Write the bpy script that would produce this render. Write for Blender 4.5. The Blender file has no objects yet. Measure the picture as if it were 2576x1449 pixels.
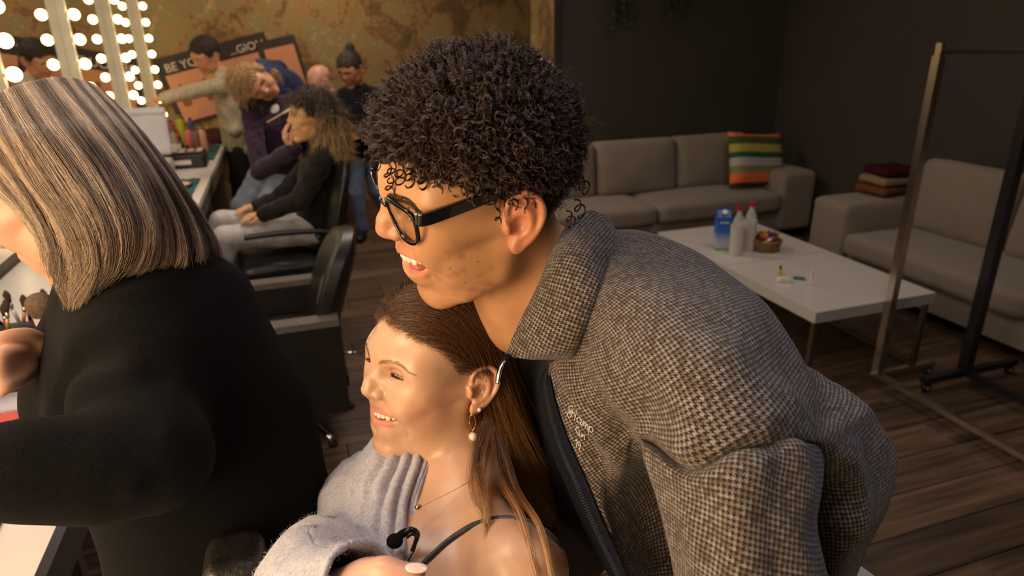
import bpy, bmesh, math, random
import numpy as np
from mathutils import Vector, Matrix
C = bpy.context.scene.collection
SC = bpy.context.scene

# ---------------------------------------------------------------- camera
PITCH, YAW, ROLL, EYE = map(math.radians, (20.75, 18.0, -1.0, 0)); EYE = 1.65
FWD = np.array([math.sin(YAW)*math.cos(PITCH), math.cos(YAW)*math.cos(PITCH), -math.sin(PITCH)])
_r0 = np.array([math.cos(YAW), -math.sin(YAW), 0.0]); _u0 = np.cross(_r0, FWD)
RGT = _r0*math.cos(ROLL)+_u0*math.sin(ROLL); UPV = -_r0*math.sin(ROLL)+_u0*math.cos(ROLL)
FPX = 1700.0; CAM = np.array([0, 0, EYE])
cam_d = bpy.data.cameras.new('camera'); cam = bpy.data.objects.new('camera', cam_d); C.objects.link(cam)
cam_d.sensor_width = 36; cam_d.lens = FPX/2576*36
cam.matrix_world = Matrix(((RGT[0], UPV[0], -FWD[0], 0), (RGT[1], UPV[1], -FWD[1], 0), (RGT[2], UPV[2], -FWD[2], EYE), (0, 0, 0, 1)))
cam_d.clip_start = 0.05
cam_d.dof.use_dof = True; cam_d.dof.focus_distance = 0.72; cam_d.dof.aperture_fstop = 6.3
SC.camera = cam
SC.view_settings.view_transform = 'Standard'; SC.view_settings.look = 'None'
SC.view_settings.exposure = 0.0; SC.view_settings.gamma = 1.0; SC.view_settings.use_curve_mapping = False
# ---------------------------------------------------------------- world and lights
wd = bpy.data.worlds.new('world'); SC.world = wd; wd.use_nodes = True
wd.node_tree.nodes['Background'].inputs[0].default_value = (0.05, 0.042, 0.035, 1)
wd.node_tree.nodes['Background'].inputs[1].default_value = 0.25
def area(name, loc, target, size, power, col, sy=None):
    l = bpy.data.lights.new(name, 'AREA'); l.energy = power; l.color = col; l.size = size
    if sy: l.shape = 'RECTANGLE'; l.size_y = sy
    o = bpy.data.objects.new(name, l); C.objects.link(o); o.location = loc
    o.rotation_euler = (Vector(target)-Vector(loc)).to_track_quat('-Z', 'Y').to_euler()
    o['kind'] = 'helper'
    return o
WARM = (1.0, 0.60, 0.26); NEUT = (1.0, 0.80, 0.66)
area('ceiling_panel_light', (0.9, 0.5, 2.7), (0.9, 0.5, 0), 0.6, 9, (0.90, 0.86, 1.0))
area('ceiling_panel_light', (-0.6, 0.9, 2.7), (-0.6, 0.9, 0), 0.6, 12, (1.0, 0.86, 0.76))
area('ceiling_panel_light', (0.6, 4.6, 2.75), (0.6, 4.6, 0), 0.8, 26, NEUT)
area('ceiling_panel_light', (2.6, 2.6, 2.75), (2.6, 2.9, 0), 0.7, 10, (1.0, .82, .70))
area('ceiling_panel_light', (-0.5, 3.2, 2.75), (-0.5, 3.2, 0), 0.6, 14, NEUT)
area('ceiling_spot_light', (0.4, 6.2, 2.75), (0.3, 7.2, 1.6), 0.5, 15, (1.0, 0.7, 0.42))
# bulb mirrors that continue toward and behind the camera
area('mirror_side_light', (-0.95, 0.12, 1.62), (0.1, 0.72, 1.36), 0.55, 20, (1.0, .68, .38), 0.8)
area('mirror_side_light', (-0.75, -0.45, 1.35), (0.15, 0.7, 1.2), 0.5, 7, (1.0, .72, .45), 0.8)  # added warm fill for the woman's chest, not one of these rows
area('mirror_side_light', (-1.0, 1.25, 1.75), (0.1, 0.75, 1.4), 0.7, 4, WARM, 0.8)
# ---------------------------------------------------------------- helpers
def ray(px, py):
    d = FPX*FWD+RGT*(px-1288)-UPV*(py-724.5); return d/np.linalg.norm(d)
def pd(px, py, d):                       # point at a distance from the camera
    return CAM+ray(px, py)*d
def pz(px, py, z):                       # point on a horizontal plane
    r = ray(px, py); return CAM+r*((z-CAM[2])/r[2])
def pl(px, py, ax, v):                   # point on a plane x=v or y=v
    r = ray(px, py); return CAM+r*((v-CAM[ax])/r[ax])
def px2m(d): return d/FPX

def tag(o, label=None, cat=None, group=None, kind=None):
    if label: o['label'] = label
    if cat: o['category'] = cat
    if group: o['group'] = group
    if kind: o['kind'] = kind
    return o
def empty(name, loc=(0, 0, 0), label=None, cat=None, group=None, rz=0):
    o = bpy.data.objects.new(name, None); C.objects.link(o); o.location = loc; o.rotation_euler = (0, 0, rz)
    o.empty_display_size = 0.05
    return tag(o, label, cat, group)
WORLDGEO = set()          # roots whose parts are modelled in world coordinates
def setp(o, parent):
    o.parent = parent
    if parent.name in WORLDGEO: o.matrix_parent_inverse = Matrix.Translation(-parent.location)
def worldroot(o): WORLDGEO.add(o.name); return o
def link(name, me, mat=None, parent=None, smooth=True):
    if smooth: me.polygons.foreach_set('use_smooth', [True]*len(me.polygons))
    if mat is not None:
        for m in (mat if isinstance(mat, (list, tuple)) else [mat]): me.materials.append(m)
    o = bpy.data.objects.new(name, me); C.objects.link(o)
    if parent is not None: setp(o, parent)
    return o
def meshpy(name, V, Fc, mat=None, parent=None, smooth=True, uv=None):
    me = bpy.data.meshes.new(name)
    V = np.asarray(V, dtype=np.float32)
    if isinstance(Fc, np.ndarray):
        n, k = Fc.shape
        me.vertices.add(len(V)); me.vertices.foreach_set('co', V.ravel())
        me.loops.add(n*k); me.loops.foreach_set('vertex_index', Fc.astype(np.int32).ravel())
        me.polygons.add(n); me.polygons.foreach_set('loop_start', np.arange(0, n*k, k, dtype=np.int32))
        me.polygons.foreach_set('loop_total', np.full(n, k, dtype=np.int32)); me.update(calc_edges=True)
    else:
        me.from_pydata(V.tolist(), [], Fc)
    if uv is not None:
        l = me.uv_layers.new(name='UVMap'); li = np.zeros(len(me.loops), dtype=np.int32)
        me.loops.foreach_get('vertex_index', li); l.data.foreach_set('uv', np.asarray(uv, dtype=np.float32)[li].ravel())
    return link(name, me, mat, parent, smooth)
def bmobj(name, bm, mat=None, parent=None, smooth=False, bev=0.0, seg=2):
    if bev > 0:
        bmesh.ops.bevel(bm, geom=[e for e in bm.edges if len(e.link_faces) == 2 and e.calc_face_angle(0) > 0.5], offset=bev, segments=seg, affect='EDGES', profile=0.6)
        smooth = True
    me = bpy.data.meshes.new(name); bm.to_mesh(me); bm.free()
    o = link(name, me, mat, parent, smooth)
    if bev > 0: 
        try: me.set_sharp_from_angle(angle=0.9)
        except Exception: pass
    return o
def addbox(bm, x0, x1, y0, y1, z0, z1, M=None):
    vs = [bm.verts.new((x, y, z)) for x in (x0, x1) for y in (y0, y1) for z in (z0, z1)]
    for f in ((0, 1, 3, 2), (4, 6, 7, 5), (0, 4, 5, 1), (2, 3, 7, 6), (0, 2, 6, 4), (1, 5, 7, 3)): bm.faces.new([vs[i] for i in f])
    if M is not None: bmesh.ops.transform(bm, matrix=M, verts=vs)
    return vs
def box(name, x0, x1, y0, y1, z0, z1, mat, parent=None, bev=0.0, M=None, seg=2):
    bm = bmesh.new(); addbox(bm, x0, x1, y0, y1, z0, z1, M); return bmobj(name, bm, mat, parent, bev=bev, seg=seg)
def lathe_bm(prof, n=24, M=None, bm=None):
    bm = bm or bmesh.new(); rings = []; new = []
    for r, z in prof:
        if r <= 1e-6: v = bm.verts.new((0, 0, z)); rings.append([v]); new.append(v)
        else:
            rg = [bm.verts.new((r*math.cos(2*math.pi*i/n), r*math.sin(2*math.pi*i/n), z)) for i in range(n)]; rings.append(rg); new += rg
    for a, b in zip(rings, rings[1:]):
        for i in range(n):
            j = (i+1) % n
            if len(a) == 1 and len(b) == 1: continue
            if len(a) == 1: bm.faces.new((a[0], b[j], b[i]))
            elif len(b) == 1: bm.faces.new((a[i], a[j], b[0]))
            else: bm.faces.new((a[i], a[j], b[j], b[i]))
    if M is not None: bmesh.ops.transform(bm, matrix=M, verts=new)
    return bm
def lathe(name, prof, mat, parent=None, n=24, M=None):
    o = bmobj(name, lathe_bm(prof, n, M), mat, parent, smooth=True)
    try: o.data.set_sharp_from_angle(angle=0.8)
    except Exception: pass
    return o
def spline(P, n, closed=False):
    P = np.asarray(P, float); m = len(P); out = []
    segs = m if closed else m-1
    for t in np.linspace(0, segs, n, endpoint=not closed):
        i = min(int(t), segs-1); u = t-i
        g = (lambda k: P[k % m]) if closed else (lambda k: P[min(max(k, 0), m-1)])
        a, b, c, d = g(i-1), g(i), g(i+1), g(i+2)
        if not closed:
            if i-1 < 0: a = 2*b-c
            if i+2 > m-1: d = 2*c-b
        out.append(0.5*((2*b)+(-a+c)*u+(2*a-5*b+4*c-d)*u*u+(-a+3*b-3*c+d)*u**3))
    return np.array(out)
def tube_vf(P, R, k=8, off=0, cap=True, sx=1.0, sy=1.0, upv=None):
    P = np.asarray(P, float); n = len(P); R = np.full(n, R) if np.isscalar(R) else np.asarray(R, float)
    T = np.gradient(P, axis=0); T /= np.linalg.norm(T, axis=1)[:, None]+1e-12
    a = np.array(upv if upv is not None else [0, 0, 1.0]); 
    if abs(T[0]@a) > 0.95 and upv is None: a = np.array([1.0, 0, 0])
    V = []; N = a-T[0]*(T[0]@a); N /= np.linalg.norm(N)
    ang = np.arange(k)*2*np.pi/k
    for i in range(n):
        if upv is not None: N = a-T[i]*(T[i]@a)
        else: N = N-T[i]*(T[i]@N)
        N = N/(np.linalg.norm(N)+1e-12); B = np.cross(T[i], N)
        V.append(P[i]+R[i]*(np.cos(ang)[:, None]*N*sx+np.sin(ang)[:, None]*B*sy))
    V = np.concatenate(V); Fc = []
    for i in range(n-1):
        for j in range(k):
            jj = (j+1) % k; Fc.append((off+i*k+j, off+i*k+jj, off+(i+1)*k+jj, off+(i+1)*k+j))
    if cap:
        Fc.append(tuple(off+j for j in range(k))[::-1]); Fc.append(tuple(off+(n-1)*k+j for j in range(k)))
    return V, Fc
def tube(name, P, R, mat, parent=None, k=8, n=None, **kw):
    if n: 
        P = spline(P, n)
        if not np.isscalar(R): R = np.interp(np.linspace(0, 1, n), np.linspace(0, 1, len(R)), R)
    V, Fc = tube_vf(P, R, k, **kw); return meshpy(name, V, Fc, mat, parent)
def tubes(name, L, mat, parent=None, k=6):
    Vs = []; Fs = []; off = 0
    for P, R in L:
        V, Fc = tube_vf(P, R, k, off); Vs.append(V); Fs += Fc; off += len(V)
    return meshpy(name, np.concatenate(Vs), Fs, mat, parent)
def loft(name, S, mat, parent=None, nu=60, nv=80, closed=False, disp=None, su=None, flip=False, uvs=1.0, raw=False, uvfn=None, thick=0, sub=None):
    # S: list of sections (each m points) -> dense grid; disp(u, v, P, N) moves it along the normal
    S = [np.asarray(s, float) for s in S]; m = max(len(s) for s in S)
    S2 = np.array([spline(s, nu, closed) for s in S])
    G = np.stack([spline(S2[:, j], nv) for j in range(nu)], 1)      # nv x nu x 3
    if closed: G = np.concatenate([G, G[:, :1]], 1)
    NU = G.shape[1]
    du = np.gradient(G, axis=1); dv = np.gradient(G, axis=0)
    N = np.cross(du, dv); N /= np.linalg.norm(N, axis=2)[:, :, None]+1e-12
    if flip: N = -N
    if closed: N[:, 0] = N[:, -1] = (N[:, 0]+N[:, -1])/2; N /= np.linalg.norm(N, axis=2)[:, :, None]
    U, Vv = np.meshgrid(np.linspace(0, 1, NU), np.linspace(0, 1, nv))
    lu = np.linalg.norm(np.diff(G, axis=1), axis=2); lv = np.linalg.norm(np.diff(G, axis=0), axis=2)
    cu = np.concatenate([np.zeros((nv, 1)), np.cumsum(lu, 1)], 1); cv = np.concatenate([np.zeros((1, NU)), np.cumsum(lv, 0)], 0)
    cu = cu-cu[:, [NU//2]]
    # cloth keeps its own width: blend local and mean arc lengths
    UV = np.stack([(0.5*cu+0.5*cu.mean(0)[None, :])*uvs, (0.5*cv+0.5*cv.mean(1)[:, None])*uvs], 2)
    if disp is not None: G = G+N*disp(U, Vv, G, N)[:, :, None]
    if raw: return G, N, UV
    idx = np.arange(nv*NU).reshape(nv, NU)
    Fc = np.stack([idx[:-1, :-1], idx[:-1, 1:], idx[1:, 1:], idx[1:, :-1]], 2).reshape(-1, 4)
    if flip: Fc = Fc[:, ::-1]
    o = meshpy(name, G.reshape(-1, 3), Fc, mat, parent, uv=UV.reshape(-1, 2))
    if thick:
        md = o.modifiers.new('thickness', 'SOLIDIFY'); md.thickness = thick; md.offset = -1
    return o
# ---------------------------------------------------------------- signed-distance modelling (surface nets)
def smin(a, b, k):
    if k <= 0: return np.minimum(a, b)
    h = np.maximum(k-np.abs(a-b), 0)/k; return np.minimum(a, b)-h*h*k*0.25
class Sdf:
    def __init__(s, M=None): s.ops = []; s.off = np.zeros(3); s.M = None if M is None else np.linalg.inv(M)
    def loc(s, p, world):
        p = np.asarray(p, float)
        if world and s.M is not None: return (s.M[:3, :3]@p)*1000+s.M[:3, 3]*1000
        return p+s.off
    def add(s, kind, fn, lo, hi, k, margin=0):
        m = k+10+margin; s.ops.append((kind, fn, np.asarray(lo)-m, np.asarray(hi)+m, k))
    def ell(s, c, r, k=10, sub=False, R=None, sym=False, w=False):
        for sg in ((1, -1) if sym else (1,)):
            cc = s.loc(c, w).copy(); cc[1] *= sg; r_ = np.asarray(r, float); RR = None if R is None else np.asarray(R, float).copy()
            if RR is not None and sg < 0: Fl = np.diag([1, -1, 1.0]); RR = Fl@RR@Fl
            if w and s.M is not None: RR = (s.M[:3, :3]@(RR if RR is not None else np.eye(3)))
            def fn(X, Y, Z, c=cc, r=r_, RR=RR):
                x, y, z = X-c[0], Y-c[1], Z-c[2]
                if RR is not None:
                    x, y, z = RR[0, 0]*x+RR[1, 0]*y+RR[2, 0]*z, RR[0, 1]*x+RR[1, 1]*y+RR[2, 1]*z, RR[0, 2]*x+RR[1, 2]*y+RR[2, 2]*z
                k0 = np.sqrt((x/r[0])**2+(y/r[1])**2+(z/r[2])**2); k1 = np.sqrt((x/r[0]**2)**2+(y/r[1]**2)**2+(z/r[2]**2)**2)
                return k0*(k0-1)/(k1+1e-9)
            e = np.full(3, max(r_)) if RR is not None else r_
            s.add('s' if sub else 'u', fn, cc-e, cc+e, k)
        return s
    @staticmethod
    def _cap(X, Y, Z, a, b, ra, rb):
        ab = b-a; L = ab@ab+1e-9
        t = np.clip(((X-a[0])*ab[0]+(Y-a[1])*ab[1]+(Z-a[2])*ab[2])/L, 0, 1)
        return np.sqrt((X-a[0]-t*ab[0])**2+(Y-a[1]-t*ab[1])**2+(Z-a[2]-t*ab[2])**2)-(ra+(rb-ra)*t)
    def chain(s, P, R, k=8, sub=False, sym=False, w=False, kk=None, n=None):
        P = np.array([s.loc(p, w) for p in P]); R = [R]*len(P) if np.isscalar(R) else list(R)
        if n: R = np.interp(np.linspace(0, 1, n), np.linspace(0, 1, len(P)), R); P = spline(P, n)
        for sg in ((1, -1) if sym else (1,)):
            Q = P.copy(); Q[:, 1] *= sg
            def fn(X, Y, Z, Q=Q, R=R):
                d = None
                for i in range(len(Q)-1):
                    e = Sdf._cap(X, Y, Z, Q[i], Q[i+1], R[i], R[i+1]); d = e if d is None else (np.minimum(d, e) if kk is None else smin(d, e, kk))
                return d
            m = max(R); s.add('s' if sub else 'u', fn, Q.min(0)-m, Q.max(0)+m, k)
        return s
    def brush(s, P, a, wd, sym=False, w=False):          # a>0 raises the skin, a<0 sinks it, along a polyline
        P = np.array([s.loc(p, w) for p in P])
        for sg in ((1, -1) if sym else (1,)):
            Q = P.copy(); Q[:, 1] *= sg
            def fn(X, Y, Z, Q=Q):
                d = None
                if len(Q) == 1: d = np.sqrt((X-Q[0, 0])**2+(Y-Q[0, 1])**2+(Z-Q[0, 2])**2)
                for i in range(len(Q)-1):
                    e = Sdf._cap(X, Y, Z, Q[i], Q[i+1], 0, 0); d = e if d is None else np.minimum(d, e)
                return -a*np.exp(-(d/wd)**2)
            s.ops.append(('b', fn, Q.min(0)-2.6*wd, Q.max(0)+2.6*wd, 0))
        return s
    def fn(s, f, lo, hi, kind='b', k=0): s.ops.append((kind, f, np.asarray(lo, float), np.asarray(hi, float), k)); return s
    def cut(s, p, nrm, k=0, w=False):                      # keep the side the normal points away from
        p = s.loc(p, w); nrm = np.asarray(nrm, float); nrm = nrm/np.linalg.norm(nrm)
        if w and s.M is not None: nrm = s.M[:3, :3]@nrm
        f = lambda X, Y, Z: (p[0]-X)*nrm[0]+(p[1]-Y)*nrm[1]+(p[2]-Z)*nrm[2]
        s.ops.append(('s', f, np.full(3, -1e9), np.full(3, 1e9), k)); return s
    def grid(s, lo, hi, h):
        lo = np.asarray(lo, float); hi = np.asarray(hi, float)
        ax = [np.arange(lo[i], hi[i]+h, h).astype(np.float32) for i in range(3)]
        D = np.full([len(a) for a in ax], 60.0, np.float32)
        for kind, f, l, u, k in s.ops:
            sl = []
            for i in range(3):
                a = int(np.searchsorted(ax[i], l[i])); b = int(np.searchsorted(ax[i], u[i])); sl.append(slice(a, b))
            if any(q.stop <= q.start for q in sl): continue
            X = ax[0][sl[0]][:, None, None]; Y = ax[1][sl[1]][None, :, None]; Z = ax[2][sl[2]][None, None, :]
            d = f(X, Y, Z).astype(np.float32); sl = tuple(sl); A = D[sl]
            if kind == 'u': D[sl] = smin(A, d, k)
            elif kind == 's': D[sl] = -smin(-A, d, k)
            else: D[sl] = A+d
        return ax, D
    def mesh(s, lo, hi, h):
        ax, D = s.grid(lo, hi, h)
        D[[0, -1]] = np.maximum(D[[0, -1]], .01); D[:, [0, -1]] = np.maximum(D[:, [0, -1]], .01); D[:, :, [0, -1]] = np.maximum(D[:, :, [0, -1]], .01)
        return nets(ax, D, h)
def nets(ax, D, h):
    S = D < 0; n = D.shape
    c = np.zeros([m-1 for m in n], np.int8)
    for i in (0, 1):
        for j in (0, 1):
            for k in (0, 1): c += S[i:n[0]-1+i, j:n[1]-1+j, k:n[2]-1+k]
    act = (c > 0) & (c < 8); I, J, K = np.nonzero(act); idx = np.full(act.shape, -1, np.int64); idx[I, J, K] = np.arange(len(I))
    acc = np.zeros((len(I), 3)); cnt = np.zeros(len(I))
    cor = [(i, j, k) for i in (0, 1) for j in (0, 1) for k in (0, 1)]
    for a in cor:
        for b in cor:
            if sum(b)-sum(a) == 1 and all(q >= p for p, q in zip(a, b)):
                da = D[I+a[0], J+a[1], K+a[2]]; db = D[I+b[0], J+b[1], K+b[2]]; m = (da < 0) != (db < 0)
                t = da[m]/(da[m]-db[m]); acc[m] += np.array(a)+t[:, None]*(np.array(b)-np.array(a)); cnt[m] += 1
    V = acc/cnt[:, None]+np.stack([I, J, K], 1); V = V*h+np.array([a[0] for a in ax])
    Fs = []
    for d in range(3):
        e1, e2 = [(1, 2), (2, 0), (0, 1)][d]
        sl0 = [slice(1, -1)]*3; sl0[d] = slice(0, -1); sl1 = list(sl0); sl1[d] = slice(1, None)
        A = S[tuple(sl0)]; B = S[tuple(sl1)]; off = [1, 1, 1]; off[d] = 0
        for sgn in (0, 1):
            i, j, k = np.nonzero((A & ~B) if sgn == 0 else (~A & B)); P = np.stack([i, j, k], 1)+off
            u = np.zeros(3, int); u[e1] = 1; w = np.zeros(3, int); w[e2] = 1
            g = lambda Q: idx[Q[:, 0], Q[:, 1], Q[:, 2]]
            q = np.stack([g(P-u-w), g(P-w), g(P), g(P-u)], 1)
            if sgn: q = q[:, ::-1]
            Fs.append(q)
    F = np.concatenate(Fs); return V, F[(F >= 0).all(1)]
def relax(V, F, it=1, lam=0.5):
    e = np.concatenate([F[:, [0, 1]], F[:, [1, 2]], F[:, [2, 3]], F[:, [3, 0]]]); e = np.concatenate([e, e[:, ::-1]])
    for _ in range(it):
        n = np.bincount(e[:, 0], minlength=len(V)); s = np.stack([np.bincount(e[:, 0], weights=V[e[:, 1], i], minlength=len(V)) for i in range(3)], 1)
        V = V+(s/np.maximum(n, 1)[:, None]-V)*lam
    return V
def vcol(o, col, name='tint'):
    a = o.data.color_attributes.new(name, 'FLOAT_COLOR', 'POINT'); c = np.ones((len(col), 4), np.float32); c[:, :col.shape[1]] = col
    a.data.foreach_set('color', c.ravel())
def dpoly(V, P):
    P = np.asarray(P, float); d = np.full(len(V), 1e9)
    if len(P) == 1: return np.linalg.norm(V-P[0], axis=1)
    for a, b in zip(P, P[1:]):
        ab = b-a; t = np.clip((V-a)@ab/(ab@ab), 0, 1); d = np.minimum(d, np.linalg.norm(V-a-t[:, None]*ab, axis=1))
    return d
def reunwrap(o, period=None):
    # even cloth coordinates in metres: conformal unwrap, then fitted back onto the arc-length layout
    me = o.data; n = len(me.loops); a = np.empty(n*2, np.float32); me.uv_layers[0].data.foreach_get('uv', a); A = a.reshape(-1, 2).astype(float)
    for q in bpy.context.view_layer.objects: q.select_set(False)
    bpy.context.view_layer.objects.active = o; o.select_set(True)
    bpy.ops.object.mode_set(mode='EDIT'); bpy.ops.mesh.select_all(action='SELECT'); bpy.ops.uv.select_all(action='SELECT')
    bpy.ops.uv.unwrap(method='MINIMUM_STRETCH', margin=0, iterations=12, no_flip=True); bpy.ops.object.mode_set(mode='OBJECT'); o.select_set(False)
    me = o.data; me.uv_layers[0].data.foreach_get('uv', a); B = a.reshape(-1, 2).astype(float)
    Bc = B-B.mean(0); Ac = A-A.mean(0); U_, S_, Vt = np.linalg.svd(Bc.T@Ac); R_ = U_@Vt
    q = B.reshape(-1, 4, 2); au = .5*np.abs(np.cross(q[:, 2]-q[:, 0], q[:, 3]-q[:, 1])); ar = np.array([p.area for p in me.polygons]); sc = np.median(np.sqrt(ar/np.maximum(au, 1e-14)))
    B = (Bc@R_)*sc; me.uv_layers[0].data.foreach_set('uv', B.astype(np.float32).ravel())
def strands(name, S, R, mat, parent=None):
    # S: array n x k x 3 strand points, R: k radii
    S = np.asarray(S, np.float32); n, k = S.shape[:2]
    hc = bpy.data.hair_curves.new(name); hc.add_curves([k]*n)
    hc.attributes['position'].data.foreach_set('vector', S.reshape(-1))
    a = hc.attributes.new('radius', 'FLOAT', 'POINT'); R = np.asarray(R, np.float32)
    a.data.foreach_set('value', (np.tile(R, n) if R.ndim == 1 else R.ravel()).astype(np.float32))
    if mat: hc.materials.append(mat)
    o = bpy.data.objects.new(name, hc); C.objects.link(o)
    if parent is not None: setp(o, parent)
    return o
# ---------------------------------------------------------------- materials
def mat(name, col=(0.5, 0.5, 0.5), rough=0.6, metal=0.0, **kw):
    m = bpy.data.materials.new(name); m.use_nodes = True; b = m.node_tree.nodes['Principled BSDF']
    b.inputs['Base Color'].default_value = (*col, 1); b.inputs['Roughness'].default_value = rough; b.inputs['Metallic'].default_value = metal
    for k, v in kw.items(): b.inputs[k].default_value = v
    return m
def nd(m, t, **kw):
    n = m.node_tree.nodes.new(t)
    for k, v in kw.items(): setattr(n, k, v)
    return n
def lk(m, a, b): m.node_tree.links.new(a, b)
def noisy(name, c1, c2, scale=20, rough=0.7, bump=0.0, bscale=None, detail=4, metal=0, coord='Object', stretch=(1, 1, 1), sheen=0, lo=0.35, hi=0.65):
    m = mat(name, c1, rough, metal); b = m.node_tree.nodes['Principled BSDF']
    if rough > .8: b.inputs['Specular IOR Level'].default_value = .12
    tc = nd(m, 'ShaderNodeTexCoord'); mp = nd(m, 'ShaderNodeMapping'); mp.inputs['Scale'].default_value = stretch; lk(m, tc.outputs[coord], mp.inputs[0])
    n = nd(m, 'ShaderNodeTexNoise'); n.inputs['Scale'].default_value = scale; n.inputs['Detail'].default_value = detail; lk(m, mp.outputs[0], n.inputs[0])
    r = nd(m, 'ShaderNodeValToRGB'); r.color_ramp.elements[0].color = (*c1, 1); r.color_ramp.elements[1].color = (*c2, 1)
    r.color_ramp.elements[0].position = lo; r.color_ramp.elements[1].position = hi
    lk(m, n.outputs[0], r.inputs[0]); lk(m, r.outputs[0], b.inputs['Base Color'])
    if bump:
        n2 = nd(m, 'ShaderNodeTexNoise'); n2.inputs['Scale'].default_value = bscale or scale*4; n2.inputs['Detail'].default_value = 3; lk(m, mp.outputs[0], n2.inputs[0])
        bp = nd(m, 'ShaderNodeBump'); bp.inputs['Strength'].default_value = bump; bp.inputs['Distance'].default_value = 0.002; lk(m, n2.outputs[0], bp.inputs['Height']); lk(m, bp.outputs[0], b.inputs['Normal'])
    if sheen: b.inputs['Sheen Weight'].default_value = sheen
    return m
def skin(name, base, rough=0.42, sss=0.12, spots=None, bump=0.15):
    m = mat(name, base, rough); b = m.node_tree.nodes['Principled BSDF']
    at = nd(m, 'ShaderNodeAttribute'); at.attribute_name = 'tint'
    tc = nd(m, 'ShaderNodeTexCoord'); n = nd(m, 'ShaderNodeTexNoise'); n.inputs['Scale'].default_value = 28; n.inputs['Detail'].default_value = 5; lk(m, tc.outputs['Object'], n.inputs[0])
    mr = nd(m, 'ShaderNodeMapRange'); mr.inputs[1].default_value = .3; mr.inputs[2].default_value = .7; mr.inputs[3].default_value = .88; mr.inputs[4].default_value = 1.1; lk(m, n.outputs[0], mr.inputs[0])
    mx = nd(m, 'ShaderNodeMix', data_type='RGBA', blend_type='MULTIPLY'); mx.inputs[0].default_value = 1; lk(m, at.outputs['Color'], mx.inputs[6]); lk(m, mr.outputs[0], mx.inputs[7])
    lk(m, mx.outputs[2], b.inputs['Base Color'])
    b.inputs['Subsurface Weight'].default_value = sss; b.inputs['Subsurface Radius'].default_value = (0.9, 0.35, 0.18); b.inputs['Subsurface Scale'].default_value = 0.012
    n2 = nd(m, 'ShaderNodeTexNoise'); n2.inputs['Scale'].default_value = 700; n2.inputs['Detail'].default_value = 2; lk(m, tc.outputs['Object'], n2.inputs[0])
    bp = nd(m, 'ShaderNodeBump'); bp.inputs['Strength'].default_value = bump; bp.inputs['Distance'].default_value = 0.0006; lk(m, n2.outputs[0], bp.inputs['Height']); lk(m, bp.outputs[0], b.inputs['Normal'])
    return m
def hairmat(name, c1, c2, rough=0.35, scale=30, rr=0.3, spec=0.5, attr=False):
    m = mat(name, c1, rough); b = m.node_tree.nodes['Principled BSDF']
    ci = nd(m, 'ShaderNodeHairInfo'); r = nd(m, 'ShaderNodeValToRGB'); r.color_ramp.elements[0].color = (*c1, 1); r.color_ramp.elements[1].color = (*c2, 1)
    lk(m, ci.outputs['Random'], r.inputs[0]); lk(m, r.outputs[0], b.inputs['Base Color'])
    b.inputs['Specular IOR Level'].default_value = spec
    return m
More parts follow.
